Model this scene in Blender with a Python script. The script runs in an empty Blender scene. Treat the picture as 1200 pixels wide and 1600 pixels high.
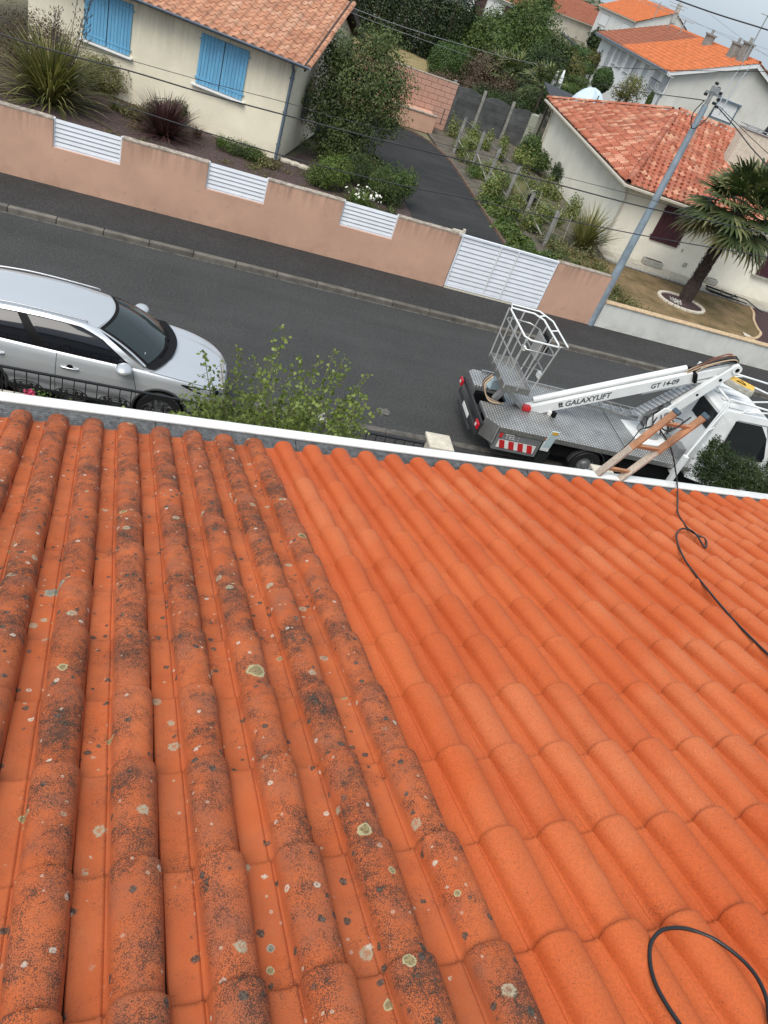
import bpy, math, random
import numpy as np
from mathutils import Vector, Matrix

# ---------------------------------------------------------------- camera, world, sun
R_ = math.radians
sc = bpy.context.scene
H = 7.5                                    # eye height above the street
FPX, CX, CY = 1155.0, 600.0, 800.0         # focal length and centre in photograph pixels
def nrm(v): v = np.array(v, float); return v / np.linalg.norm(v)
_dn = nrm([18 - CX, 2205 - CY, FPX])
_g = np.array([3567 - CX, 1066 - CY, FPX]); _g = nrm(_g - _g.dot(_dn) * _dn)
_up = -_dn; _y = np.cross(_up, _g)
_a = R_(5.4)
RW = np.array([[math.cos(_a), -math.sin(_a), 0], [math.sin(_a), math.cos(_a), 0], [0, 0, 1]]) @ np.stack([_g, _y, _up])
# world: X along the street, Y across it, Z up; the eye stands at (0, 0, H)
def ray(px, py):
    v = np.array([px - CX, py - CY, FPX]); return RW @ (v / np.linalg.norm(v))
def at(px, py, z=0.0):
    r = ray(px, py); return Vector(tuple(r * (-(H - z) / r[2]))) + Vector((0, 0, H))
def on_y(px, py, y):
    r = ray(px, py); return Vector(tuple(r * (y / r[1]))) + Vector((0, 0, H))
def on_x(px, py, x):
    r = ray(px, py); return Vector(tuple(r * (x / r[0]))) + Vector((0, 0, H))
def on_d(px, py, d):
    r = ray(px, py); return Vector(tuple(r * (d / math.hypot(r[0], r[1])))) + Vector((0, 0, H))
def pix(P):
    v = RW.T @ (np.array(P, float) - np.array([0, 0, H])); return CX + FPX * v[0] / v[2], CY + FPX * v[1] / v[2], v[2]

cam_d = bpy.data.cameras.new('camera'); cam = bpy.data.objects.new('camera', cam_d); sc.collection.objects.link(cam)
m = Matrix(((RW[0][0], -RW[0][1], -RW[0][2], 0), (RW[1][0], -RW[1][1], -RW[1][2], 0), (RW[2][0], -RW[2][1], -RW[2][2], H), (0, 0, 0, 1)))
cam.matrix_world = m
cam_d.sensor_fit = 'VERTICAL'; cam_d.sensor_height = 36; cam_d.lens = FPX / 1600 * 36
cam_d.clip_start = 0.05; cam_d.clip_end = 3000
sc.camera = cam

world = bpy.data.worlds.new('World'); sc.world = world; world.use_nodes = True
wn = world.node_tree.nodes; wl = world.node_tree.links; wn.clear()
SUN_EL, SUN_AZ = R_(56), R_(220)
sky = wn.new('ShaderNodeTexSky'); sky.sky_type = 'NISHITA'; sky.sun_disc = False
sky.sun_elevation = SUN_EL; sky.sun_rotation = SUN_AZ; sky.dust_density = 3.0; sky.air_density = 1.0; sky.ozone_density = 1.0
hs = wn.new('ShaderNodeHueSaturation'); hs.inputs['Saturation'].default_value = 0.42; hs.inputs['Value'].default_value = 1.0
mx = wn.new('ShaderNodeMix'); mx.data_type = 'RGBA'; mx.inputs['Factor'].default_value = 0.55
mx.inputs['B'].default_value = (5.3, 6.3, 7.25, 1)
bg = wn.new('ShaderNodeBackground'); bg.inputs['Strength'].default_value = 0.080
wo = wn.new('ShaderNodeOutputWorld')
wl.new(sky.outputs[0], hs.inputs['Color']); wl.new(hs.outputs[0], mx.inputs['A']); wl.new(mx.outputs['Result'], bg.inputs['Color']); wl.new(bg.outputs[0], wo.inputs[0])
sun_d = bpy.data.lights.new('sun', 'SUN'); sun_d.energy = 1.5; sun_d.angle = R_(38); sun_d.color = (1.0, 0.95, 0.88)
sun = bpy.data.objects.new('sun', sun_d); sc.collection.objects.link(sun)
_sd = Vector((math.sin(SUN_AZ) * math.cos(SUN_EL), math.cos(SUN_AZ) * math.cos(SUN_EL), math.sin(SUN_EL)))
sun.rotation_euler = _sd.to_track_quat('Z', 'Y').to_euler()
sc.view_settings.view_transform = 'Standard'; sc.view_settings.look = 'None'; sc.view_settings.gamma = 1
sc.view_settings.exposure = 0.98
sc.view_settings.use_curve_mapping = False
sc.cycles.max_bounces = 6; sc.cycles.diffuse_bounces = 3; sc.cycles.transparent_max_bounces = 8

random.seed(7); rng = np.random.default_rng(7)
COL = sc.collection

# ---------------------------------------------------------------- materials
MATS = {}
def srgb(r, g, b):
    f = lambda c: (c / 255 / 12.92) if c / 255 <= 0.04045 else ((c / 255 + 0.055) / 1.055) ** 2.4
    return (f(r), f(g), f(b))
class NT:
    def __init__(s, name):
        s.m = bpy.data.materials.new(name); s.m.use_nodes = True; s.t = s.m.node_tree; s.n = s.t.nodes; s.l = s.t.links
        s.b = s.n['Principled BSDF']; MATS[name] = s.m; s._pos = None
    def link(s, a, b): s.l.new(a, b)
    def coord(s, kind='Position'):
        if kind == 'Position':
            if s._pos is None: s._pos = s.n.new('ShaderNodeNewGeometry').outputs['Position']
            return s._pos
        return s.n.new('ShaderNodeTexCoord').outputs[kind]
    def mapping(s, src, scale=(1, 1, 1), rot=(0, 0, 0), loc=(0, 0, 0)):
        q = s.n.new('ShaderNodeMapping'); s.link(src, q.inputs[0]); q.inputs['Scale'].default_value = scale
        q.inputs['Rotation'].default_value = rot; q.inputs['Location'].default_value = loc; return q.outputs[0]
    def noise(s, src, scale, detail=4, rough=0.55, dist=0):
        q = s.n.new('ShaderNodeTexNoise'); s.link(src, q.inputs['Vector']); q.inputs['Scale'].default_value = scale
        q.inputs['Detail'].default_value = detail; q.inputs['Roughness'].default_value = rough; q.inputs['Distortion'].default_value = dist
        return q.outputs['Fac']
    def voro(s, src, scale, feature='F1', out='Distance', rnd=1.0):
        q = s.n.new('ShaderNodeTexVoronoi'); s.link(src, q.inputs['Vector']); q.inputs['Scale'].default_value = scale
        q.feature = feature; q.inputs['Randomness'].default_value = rnd; return q.outputs[out]
    def ramp(s, src, stops):
        q = s.n.new('ShaderNodeValToRGB'); s.link(src, q.inputs[0]); e = q.color_ramp.elements
        while len(e) < len(stops): e.new(0.5)
        for i, (p, c) in enumerate(stops):
            e[i].position = p
            e[i].color = (c, c, c, 1) if isinstance(c, (int, float)) else (*c, 1)
        return q.outputs[0]
    def mix(s, f, a, b, mode='MIX'):
        q = s.n.new('ShaderNodeMix'); q.data_type = 'RGBA'; q.blend_type = mode
        for v, k in ((f, 'Factor'), (a, 'A'), (b, 'B')):
            if isinstance(v, bpy.types.NodeSocket): s.link(v, q.inputs[k])
            elif isinstance(v, (int, float)):
                if k == 'Factor': q.inputs[k].default_value = v
                else: q.inputs[k].default_value = (v, v, v, 1)
            else: q.inputs[k].default_value = (*v, 1)
        return q.outputs['Result']
    def math(s, op, a, b=None, c=None, clamp=False):
        q = s.n.new('ShaderNodeMath'); q.operation = op; q.use_clamp = clamp
        for i, v in enumerate((a, b, c)):
            if v is None: continue
            if isinstance(v, bpy.types.NodeSocket): s.link(v, q.inputs[i])
            else: q.inputs[i].default_value = v
        return q.outputs[0]
    def objrand(s): return s.n.new('ShaderNodeObjectInfo').outputs['Random']
    def island(s): return s.n.new('ShaderNodeNewGeometry').outputs['Random Per Island']
    def bump(s, h, strength=0.3, dist=0.01):
        q = s.n.new('ShaderNodeBump'); s.link(h, q.inputs['Height']); q.inputs['Strength'].default_value = strength
        q.inputs['Distance'].default_value = dist; s.link(q.outputs[0], s.b.inputs['Normal'])
    def base(s, v):
        if isinstance(v, bpy.types.NodeSocket): s.link(v, s.b.inputs['Base Color'])
        else: s.b.inputs['Base Color'].default_value = (*v, 1)
    def set(s, rough=0.7, metal=0.0, spec=0.5, **k):
        s.b.inputs['Roughness'].default_value = rough; s.b.inputs['Metallic'].default_value = metal
        s.b.inputs['Specular IOR Level'].default_value = spec
        for a, v in k.items(): s.b.inputs[a].default_value = v
def mat(name, col, rough=0.6, metal=0.0, var=0.12, scale=8.0, bump=0.0, bscale=40.0, bdist=0.004, spec=0.5, rnd=0.0, coord='Position', fine=0.0, **k):
    """plain surface with broad tone variation, optional fine grain and bump"""
    t = NT(name); p = t.coord(coord)
    n = t.noise(p, scale, 5)
    f = t.ramp(n, [(0.3, 1 - var), (0.7, 1 + var)])
    c = t.mix(1.0, col, f, 'MULTIPLY')
    if fine:
        c = t.mix(1.0, c, t.ramp(t.noise(p, bscale * 2, 2), [(0.35, 1 - fine), (0.65, 1 + fine)]), 'MULTIPLY')
    if rnd: c = t.mix(1.0, c, t.ramp(t.objrand(), [(0, 1 - rnd), (1, 1 + rnd)]), 'MULTIPLY')
    t.base(c); t.set(rough, metal, spec, **k)
    if bump: t.bump(t.noise(p, bscale, 4), bump, bdist)
    return t.m
def leafmat(name, cols, rough=0.55, trans=0.25):
    t = NT(name); n = len(cols)
    c = t.ramp(t.island(), [(i / max(1, n - 1), cc) for i, cc in enumerate(cols)])
    c = t.mix(1.0, c, t.ramp(t.noise(t.coord(), 0.9, 3), [(0.3, 0.65), (0.7, 1.3)]), 'MULTIPLY')
    t.base(c); t.set(rough, 0, 0.4)
    tr = t.n.new('ShaderNodeBsdfTranslucent'); t.link(t.mix(1.0, c, (1.2, 1.35, 0.6), 'MULTIPLY'), tr.inputs[0])
    ms = t.n.new('ShaderNodeMixShader'); ms.inputs[0].default_value = trans
    t.link(t.b.outputs[0], ms.inputs[1]); t.link(tr.outputs[0], ms.inputs[2])
    t.link(ms.outputs[0], t.n['Material Output'].inputs[0])
    return t.m

# ---------------------------------------------------------------- mesh helpers
class MB:
    def __init__(s): s.v = []; s.f = []; s.k = []; s.cur = 0
    def add(s, vs, fs, k=None):
        b = len(s.v); s.v.extend([tuple(v) for v in vs]); s.f.extend([tuple(b + i for i in f) for f in fs]); s.k.extend([s.cur if k is None else k] * len(fs)); return s
    def box(s, x0, y0, z0, x1, y1, z1, M=None, k=None):
        vs = [Vector((x, y, z)) for z in (z0, z1) for y in (y0, y1) for x in (x0, x1)]
        if M is not None: vs = [M @ v for v in vs]
        return s.add(vs, [(0, 2, 3, 1), (4, 5, 7, 6), (0, 1, 5, 4), (2, 6, 7, 3), (0, 4, 6, 2), (1, 3, 7, 5)], k)
    def bar(s, p, q, w, h, up=(0, 0, 1), k=None):
        p, q = Vector(p), Vector(q); d = (q - p); L = d.length; d.normalize(); u = Vector(up)
        x = d.cross(u)
        if x.length < 1e-4: x = d.cross(Vector((1, 0, 0)))
        x.normalize(); y = x.cross(d).normalized()
        vs = [c + x * sx * w / 2 + y * sy * h / 2 for c in (p, q) for sy in (-1, 1) for sx in (-1, 1)]
        return s.add(vs, [(0, 1, 3, 2), (4, 6, 7, 5), (0, 4, 5, 1), (2, 3, 7, 6), (0, 2, 6, 4), (1, 5, 7, 3)], k)
    def tube(s, pts, r, n=8, closed=False, k=None, caps=True):
        pts = [Vector(p) for p in pts]; N = len(pts); rs = r if isinstance(r, (list, tuple)) else [r] * N
        rings = []; prev = None
        for i, p in enumerate(pts):
            a = pts[(i - 1) % N] if (closed or i > 0) else pts[i]; b = pts[(i + 1) % N] if (closed or i < N - 1) else pts[i]
            d = (b - a).normalized()
            if prev is None:
                x = d.cross(Vector((0, 0, 1)))
                if x.length < 1e-3: x = d.cross(Vector((1, 0, 0)))
            else: x = prev - d * prev.dot(d)
            x.normalize(); prev = x; y = d.cross(x)
            rings.append([p + (x * math.cos(t) + y * math.sin(t)) * rs[i] for t in [2 * math.pi * j / n for j in range(n)]])
        vs = [v for rg in rings for v in rg]; fs = []
        for i in range(N if closed else N - 1):
            a = i * n; b = ((i + 1) % N) * n
            for j in range(n): fs.append((a + j, a + (j + 1) % n, b + (j + 1) % n, b + j))
        if caps and not closed: fs.append(tuple(range(n))[::-1]); fs.append(tuple((N - 1) * n + j for j in range(n)))
        return s.add(vs, fs, k)
    def cyl(s, p, q, r, n=16, r2=None, k=None): return s.tube([p, q], [r, r if r2 is None else r2], n, k=k)
    def prism(s, poly, z0, z1, M=None, k=None):
        """poly: 2D points, extruded along z (then M)"""
        n = len(poly); vs = [Vector((x, y, z)) for z in (z0, z1) for x, y in poly]
        if M is not None: vs = [M @ v for v in vs]
        return s.add(vs, [tuple(range(n))[::-1], tuple(range(n, 2 * n))] + [(i, (i + 1) % n, n + (i + 1) % n, n + i) for i in range(n)], k)
    def grid(s, fn, nu, nv, k=None, flip=False):
        vs = [fn(i / nu, j / nv) for j in range(nv + 1) for i in range(nu + 1)]; fs = []
        for j in range(nv):
            for i in range(nu):
                a = j * (nu + 1) + i; q = (a, a + 1, a + nu + 2, a + nu + 1); fs.append(q[::-1] if flip else q)
        return s.add(vs, fs, k)
    def lathe(s, prof, n=24, M=None, k=None):
        """prof: (r, z) list about z"""
        vs = [Vector((r * math.cos(2 * math.pi * j / n), r * math.sin(2 * math.pi * j / n), z)) for r, z in prof for j in range(n)]
        if M is not None: vs = [M @ v for v in vs]
        fs = [(i * n + j, i * n + (j + 1) % n, (i + 1) * n + (j + 1) % n, (i + 1) * n + j) for i in range(len(prof) - 1) for j in range(n)]
        return s.add(vs, fs, k)
    def mesh(s, name, mats, smooth=False):
        me = bpy.data.meshes.new(name); me.from_pydata(s.v, [], s.f)
        for mm in (mats if isinstance(mats, (list, tuple)) else [mats]): me.materials.append(MATS[mm] if isinstance(mm, str) else mm)
        if any(s.k): me.polygons.foreach_set('material_index', s.k)
        if smooth is True: me.polygons.foreach_set('use_smooth', [True] * len(s.f))
        me.update()
        if isinstance(smooth, float): me.polygons.foreach_set('use_smooth', [True] * len(s.f)); me.set_sharp_from_angle(angle=R_(smooth))
        return me
    def build(s, name, mats, parent=None, smooth=False, bevel=0, loc=None, rot=None, segs=2):
        return put(name, s.mesh(name, mats, smooth), parent, bevel, loc, rot, segs)
def put(name, me, parent=None, bevel=0, loc=None, rot=None, segs=2):
    o = bpy.data.objects.new(name, me); COL.objects.link(o)
    if parent is not None: o.parent = parent
    if loc is not None: o.location = loc
    if rot is not None: o.rotation_euler = rot if not isinstance(rot, (int, float)) else (0, 0, rot)
    if bevel:
        b = o.modifiers.new('bevel', 'BEVEL'); b.width = bevel; b.segments = segs; b.limit_method = 'ANGLE'; b.angle_limit = R_(40)
    return o
def tag(o, label=None, cat=None, group=None, kind=None):
    if label: o['label'] = label
    if cat: o['category'] = cat
    if group: o['group'] = group
    if kind: o['kind'] = kind
    return o
def thing(name, label, cat, loc=(0, 0, 0), rot=0, group=None):
    o = bpy.data.objects.new(name, None); COL.objects.link(o); o.location = loc; o.rotation_euler = (0, 0, rot); o.empty_display_size = 0.1
    return tag(o, label, cat, group)
def arr_mesh(name, V, F, mat_, smooth=False):
    """fast mesh from numpy: V (n,3), F (m,4) or (m,3)"""
    me = bpy.data.meshes.new(name); nv = len(V); nf, k = F.shape
    me.vertices.add(nv); me.vertices.foreach_set('co', V.astype(np.float32).ravel())
    me.loops.add(nf * k); me.loops.foreach_set('vertex_index', F.astype(np.int32).ravel())
    me.polygons.add(nf); me.polygons.foreach_set('loop_start', np.arange(0, nf * k, k, dtype=np.int32)); me.polygons.foreach_set('loop_total', np.full(nf, k, dtype=np.int32))
    if smooth: me.polygons.foreach_set('use_smooth', np.ones(nf, dtype=bool))
    me.materials.append(MATS[mat_]); me.update(calc_edges=True); return me
def spline(pts, n=8, closed=False):
    P = [Vector(p) for p in pts]; N = len(P); out = []
    for i in range(N if closed else N - 1):
        p0 = P[(i - 1) % N] if closed or i > 0 else P[0] * 2 - P[1]; p1 = P[i]; p2 = P[(i + 1) % N]
        p3 = P[(i + 2) % N] if closed or i < N - 2 else P[-1] * 2 - P[-2]
        for j in range(n):
            t = j / n; out.append(0.5 * ((2 * p1) + (p2 - p0) * t + (2 * p0 - 5 * p1 + 4 * p2 - p3) * t * t + (3 * p1 - p0 - 3 * p2 + p3) * t ** 3))
    if not closed: out.append(P[-1])
    return out
def rotz(a): return Matrix.Rotation(a, 4, 'Z')

# ---- foliage: many small diamond leaves spread through lumpy crowns
def leaf_cloud(blobs, n, size, aspect=0.55, seed=0, shell=0.55, up=0.3, box=False, lump=0.25, jit=0.5):
    g = np.random.default_rng(seed); B = np.array([[*b[0], *b[1]] for b in blobs], float)
    w = (B[:, 3] * B[:, 4] * B[:, 5]) ** (2 / 3); idx = g.choice(len(B), n, p=w / w.sum()); b = B[idx]
    d = g.normal(size=(n, 3)); d /= np.linalg.norm(d, axis=1)[:, None]
    if box:
        mxv = np.abs(d).max(axis=1)[:, None]; dd = d / (mxv ** 0.75)
    else: dd = d
    ph = g.uniform(0, 6.28, 6)
    lm = 1 + lump * (np.sin(d[:, 0] * 5 + ph[0] + idx) * np.sin(d[:, 1] * 6 + ph[1]) + 0.6 * np.sin(d[:, 2] * 9 + ph[2] + idx * 2) * np.sin(d[:, 0] * 11 + ph[3]))
    r = (1 - shell * g.random(n) ** 1.6) * lm
    c = b[:, :3] + dd * b[:, 3:] * r[:, None]
    nor = d * 0.8 + g.normal(size=(n, 3)) * jit + np.array([0, 0, up]); nor /= np.linalg.norm(nor, axis=1)[:, None]
    t = g.normal(size=(n, 3)); t -= (t * nor).sum(1)[:, None] * nor; t /= np.linalg.norm(t, axis=1)[:, None]
    u = np.cross(nor, t); s = size * g.uniform(0.6, 1.35, n)[:, None]
    V = np.stack([c - t * s * 0.5, c + u * s * aspect * 0.5 + nor * s * 0.08, c + t * s * 0.5, c - u * s * aspect * 0.5 + nor * s * 0.08], 1).reshape(-1, 3)
    return V, np.arange(n * 4).reshape(n, 4)
def crown(name, blobs, n, size, mat_, parent=None, **k):
    V, F = leaf_cloud(blobs, n, size, **k)
    V = V[:]; V[:, 2] = np.maximum(V[:, 2], 0.0)
    return put(name, arr_mesh(name, V, F, mat_), parent)
def blades(n, length, width, seed, spread=1.0, droop=0.6, base_r=0.12, segs=6, stiff=0.0):
    """sword leaves arching from one base: strips of quads"""
    g = np.random.default_rng(seed); V = []; F = []
    for i in range(n):
        az = g.uniform(0, 6.283); L = length * g.uniform(0.6, 1.1); el = R_(88) - abs(g.normal()) * spread * 0.55
        el = max(el, R_(8)); w = width * g.uniform(0.7, 1.2); p = np.array([math.cos(az), math.sin(az), 0]) * base_r * g.random()
        side = np.array([-math.sin(az), math.cos(az), 0]); b0 = len(V); dr = droop * g.uniform(0.3, 1.3)
        for j in range(segs + 1):
            t = j / segs; e = el - dr * (t ** 1.7) * 1.6; ww = w * (1 - t ** 2.2) * (0.6 + 0.4 * min(1, t * 4)) + 0.001
            V.append(p - side * ww / 2); V.append(p + side * ww / 2)
            p = p + np.array([math.cos(az) * math.cos(e), math.sin(az) * math.cos(e), math.sin(e)]) * L / segs
            if p[2] < 0.01: p[2] = 0.01
        for j in range(segs): a = b0 + j * 2; F.append((a, a + 1, a + 3, a + 2))
    return np.array(V), np.array(F)
def shrub(label, cat, loc, blobs, n, size, mat_, name='shrub', stems=5, stem_mat='bark', group=None, sr=0.02, **k):
    t = thing(name, label, cat, loc, 0, group)
    crown('foliage', blobs, n, size, mat_, t, **k)
    if stems:
        mb = MB(); g = random.Random(hash(label) % 1000 if False else int(loc[0] * 37 + loc[1] * 11))
        for i in range(stems):
            b = blobs[i % len(blobs)]; c = Vector(b[0]) + Vector((g.uniform(-.4, .4) * b[1][0], g.uniform(-.4, .4) * b[1][1], g.uniform(-.2, .5) * b[1][2]))
            mid = Vector((c.x * 0.4 + g.uniform(-.1, .1), c.y * 0.4 + g.uniform(-.1, .1), c.z * 0.5))
            mb.tube(spline([(c.x * 0.08, c.y * 0.08, -0.02), mid, c], 3), [sr * (1 - 0.7 * q / 6) for q in range(7)], 5)
        mb.build('stem', stem_mat, t, smooth=True)
    return t

# ---------------------------------------------------------------- the materials of the place
def asphalt(name, col, patch=0.18, speck=0.5, dust=None, streak=None):
    t = NT(name); p = t.coord()
    c = t.mix(1.0, col, t.ramp(t.noise(p, 0.55, 6, 0.6), [(0.32, 1 - patch), (0.68, 1 + patch)]), 'MULTIPLY')
    c = t.mix(1.0, c, t.ramp(t.noise(p, 55, 3, 0.7), [(0.3, 1 - speck), (0.5, 1.0), (0.72, 1 + speck * 1.6)]), 'MULTIPLY')
    c = t.mix(1.0, c, t.ramp(t.noise(p, 17, 4, 0.8), [(0.30, 0.74), (0.5, 1.0), (0.70, 1.34)]), 'MULTIPLY')
    c = t.mix(1.0, c, t.ramp(t.noise(t.mapping(p, (.12, 1.1, 1)), 1.3, 4), [(0.35, .93), (0.65, 1.08)]), 'MULTIPLY')
    sp = t.ramp(t.voro(p, 38), [(0.0, 1.0), (0.13, 1.0), (0.2, 0.0)])
    gate = t.ramp(t.noise(p, 21, 1), [(0.5, 0.0), (0.6, 1.0)])
    c = t.mix(t.math('MULTIPLY', t.math('MULTIPLY', sp, gate), 0.35), c, (0.30, 0.28, 0.25))
    if dust:
        c = t.mix(t.ramp(t.noise(t.mapping(p, (0.25, 1.6, 1)), 1.0, 5), [(0.5, 0.0), (0.75, 0.5)]), c, dust)
    t.base(c); t.set(0.9, 0, 0.25); t.bump(t.noise(p, 90, 3), 0.5, 0.004); return t.m
asphalt('road_asphalt', (0.046, 0.046, 0.045), 0.10, 0.95)
asphalt('pavement_asphalt', (0.037, 0.036, 0.0355), 0.14, 0.55)
asphalt('drive_asphalt', (0.028, 0.028, 0.029), 0.25, 0.6, dust=(0.05, 0.05, 0.05))
mat('kerb_stone', (0.12, 0.108, 0.092), 0.9, var=0.35, scale=3.5, bump=0.5, bscale=45, rnd=0.15, fine=0.25)
mat('kerb_dirt', (0.09, 0.082, 0.07), 0.95, var=0.45, scale=6, bump=0.5, bscale=45, rnd=0.2, fine=0.35)
mat('soil', (0.10, 0.085, 0.065), 0.95, var=0.4, scale=2.5, bump=0.8, bscale=25, bdist=0.02, fine=0.3)
mat('mulch', (0.075, 0.048, 0.044), 0.95, var=0.5, scale=14, bump=1.0, bscale=60, bdist=0.02, fine=0.5)
mat('mulch_red', (0.060, 0.030, 0.032), 0.95, var=0.4, scale=20, bump=1.0, bscale=60, bdist=0.02, fine=0.5)
mat('gravel_white', (0.62, 0.60, 0.55), 0.9, var=0.3, scale=40, bump=1, bscale=90, bdist=0.02)
mat('far_ground', (0.13, 0.12, 0.07), 0.95, var=0.35, scale=0.35)
mat('yard_ground', (0.10, 0.10, 0.07), 0.95, var=0.4, scale=2.0, bump=0.6, bscale=30)
def dry_lawn(name, a, b):
    t = NT(name); p = t.coord()
    c = t.mix(t.ramp(t.noise(p, 1.1, 6, 0.65), [(0.38, 0.0), (0.62, 1.0)]), a, b)
    c = t.mix(1.0, c, t.ramp(t.noise(t.mapping(p, (1.3, 0.8, 1)), 38, 4, 0.7), [(0.3, 0.45), (0.7, 1.5)]), 'MULTIPLY')
    t.base(c); t.set(0.95, 0, 0.2); t.bump(t.noise(p, 70, 3), 1.0, 0.02); return t.m
dry_lawn('lawn_dry', (0.27, 0.185, 0.10), (0.13, 0.098, 0.045))
dry_lawn('lawn_far', (0.34, 0.26, 0.14), (0.24, 0.20, 0.09))
def render_wall(name, col, dirt, zt, zb=None, streak=0.5, amt=0.5, low=0.35):
    """rendered masonry: broad tone, rain streaks running down from the top edge at height zt, splash dirt at the foot"""
    t = NT(name); p = t.coord()
    c = t.mix(1.0, col, t.ramp(t.noise(p, 0.9, 6, 0.6), [(0.3, 0.90), (0.7, 1.08)]), 'MULTIPLY')
    c = t.mix(1.0, c, t.ramp(t.noise(p, 60, 3), [(0.3, 0.93), (0.7, 1.06)]), 'MULTIPLY')
    z = t.n.new('ShaderNodeSeparateXYZ'); t.link(p, z.inputs[0]); Z = z.outputs['Z']
    st = t.noise(t.mapping(p, (7, 7, 0.5)), 1.0, 5, 0.65)
    top = t.math('SUBTRACT', 1.0, t.math('DIVIDE', t.math('SUBTRACT', zt, Z), streak), clamp=True)
    k = t.math('MULTIPLY', top, t.ramp(st, [(0.40, 0.0), (0.66, 1.0)]))
    c = t.mix(t.math('MULTIPLY', k, amt), c, dirt)
    if low:
        lo = t.math('SUBTRACT', 1.0, t.math('DIVIDE', Z, 0.55), clamp=True)
        c = t.mix(t.math('MULTIPLY', t.math('MULTIPLY', lo, t.ramp(t.noise(p, 3.2, 5, 0.6), [(0.4, 0.0), (0.65, 1.0)])), low), c, dirt)
    sc_ = t.ramp(t.noise(t.mapping(p, (1, 1, 1), loc=(3, 7, 1)), 5.5, 3, 0.5), [(0.66, 0.0), (0.74, 1.0)])
    c = t.mix(t.math('MULTIPLY', sc_, 0.16), c, dirt)
    t.base(c); t.set(0.88, 0, 0.25); t.bump(t.noise(p, 110, 4, 0.6), 0.35, 0.005); return t.m
render_wall('pink_render', (0.56, 0.345, 0.25), (0.16, 0.10, 0.07), 1.6, amt=0.6, low=0.3)
render_wall('block_render', (0.48, 0.285, 0.22), (0.18, 0.11, 0.08), 2.4, amt=0.5)
render_wall('cream_render', (0.78, 0.72, 0.565), (0.34, 0.31, 0.24), 3.2, streak=1.6, amt=0.45, low=0.25)
render_wall('ivory_render', (0.81, 0.775, 0.665), (0.36, 0.34, 0.28), 2.7, streak=1.2, amt=0.2, low=0.25)
render_wall('white_wall', (0.62, 0.62, 0.58), (0.24, 0.24, 0.20), 0.9, streak=0.5, amt=0.3, low=0.4)
render_wall('grey_render', (0.47, 0.46, 0.42), (0.32, 0.31, 0.27), 7.0, streak=4.0, amt=0.5, low=0)
render_wall('white_render', (0.66, 0.66, 0.64), (0.4, 0.4, 0.38), 5.5, streak=3.0, amt=0.25, low=0)
render_wall('far_render', (0.55, 0.51, 0.43), (0.35, 0.33, 0.28), 5.5, streak=3.0, amt=0.3, low=0)
mat('coping_rough', (0.32, 0.27, 0.22), 0.95, var=0.5, scale=9, bump=0.8, bscale=60, bdist=0.008, fine=0.4)
mat('coping_tan', (0.50, 0.36, 0.22), 0.9, var=0.25, scale=9, bump=0.5, bscale=60, fine=0.2)
mat('pvc_white', (0.72, 0.75, 0.80), 0.38, var=0.05, scale=4, spec=0.5, rnd=0.03)
mat('gap_grey', (0.10, 0.11, 0.12), 0.8)  # dark grey for the plates behind the shutters and the cabinet joints
def gutter_paint():
    t = NT('gutter_white'); p = t.coord(); c = t.mix(1.0, (0.76, 0.76, 0.74), t.ramp(t.noise(p, 8, 6, .7), [(.3, .86), (.7, 1.04)]), 'MULTIPLY')
    k = t.math('MULTIPLY', t.ramp(t.voro(p, 55), [(.10, 1.0), (.16, 0.0)]), t.ramp(t.noise(p, 7, 4), [(.45, 0.0), (.6, 1.0)]))
    c = t.mix(t.math('MULTIPLY', k, .85), c, (.06, .05, .04)); c = t.mix(t.ramp(t.noise(t.mapping(p, (2, 14, 14)), 3, 5, .7), [(.56, 0), (.8, .4)]), c, (.30, .28, .22)); t.base(c); t.set(.45, 0, .4)
gutter_paint()
mat('concrete', (0.24, 0.235, 0.215), 0.92, var=0.3, scale=3, bump=0.6, bscale=50, fine=0.25)
mat('concrete_dark', (0.075, 0.078, 0.08), 0.92, var=0.35, scale=2.2, bump=0.7, bscale=40, fine=0.25, rnd=0.12)
mat('cream_concrete', (0.55, 0.50, 0.41), 0.85, var=0.15, scale=9, bump=0.5, bscale=45, fine=0.12)
mat('paving', (0.40, 0.37, 0.31), 0.9, var=0.2, scale=5, bump=0.4, bscale=50, fine=0.15, rnd=0.1)
mat('planter_stone', (0.34, 0.33, 0.29), 0.9, var=0.3, scale=12, bump=0.6, bscale=60, fine=0.2)
mat('metal_black', (0.012, 0.012, 0.013), 0.45, spec=0.4)
mat('grey_metal', (0.22, 0.26, 0.31), 0.5, 0.3, var=0.12, scale=6)
mat('pole_paint', (0.27, 0.33, 0.38), 0.5, 0.25, var=0.2, scale=3.5, fine=0.06)
mat('zinc_blue', (0.13, 0.17, 0.22), 0.5, 0.2, var=0.1)
mat('galvanised', (0.42, 0.43, 0.43), 0.42, 0.75, var=0.18, scale=16)
mat('aluminium', (0.46, 0.455, 0.44), 0.35, 0.85, var=0.2, scale=14)
mat('rubber', (0.014, 0.014, 0.015), 0.55, var=0.3, scale=25)
mat('cable_black', (0.010, 0.011, 0.013), 0.42, var=0.2, scale=60)
mat('wire_dark', (0.02, 0.02, 0.022), 0.6)
mat('bark', (0.09, 0.065, 0.045), 0.95, var=0.4, scale=18, bump=0.8, bscale=50, bdist=0.01)
mat('stem_green', (0.12, 0.13, 0.05), 0.8, var=0.3)
mat('wood_dark', (0.055, 0.04, 0.032), 0.85, var=0.3, scale=6)
mat('slate_roof', (0.035, 0.037, 0.042), 0.7, var=0.3, scale=2)
mat('white_paint', (0.74, 0.75, 0.75), 0.4, var=0.05)
mat('shutter_white', (0.70, 0.71, 0.71), 0.5, var=0.06)
mat('maroon', (0.055, 0.014, 0.022), 0.5, var=0.1)
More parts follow.
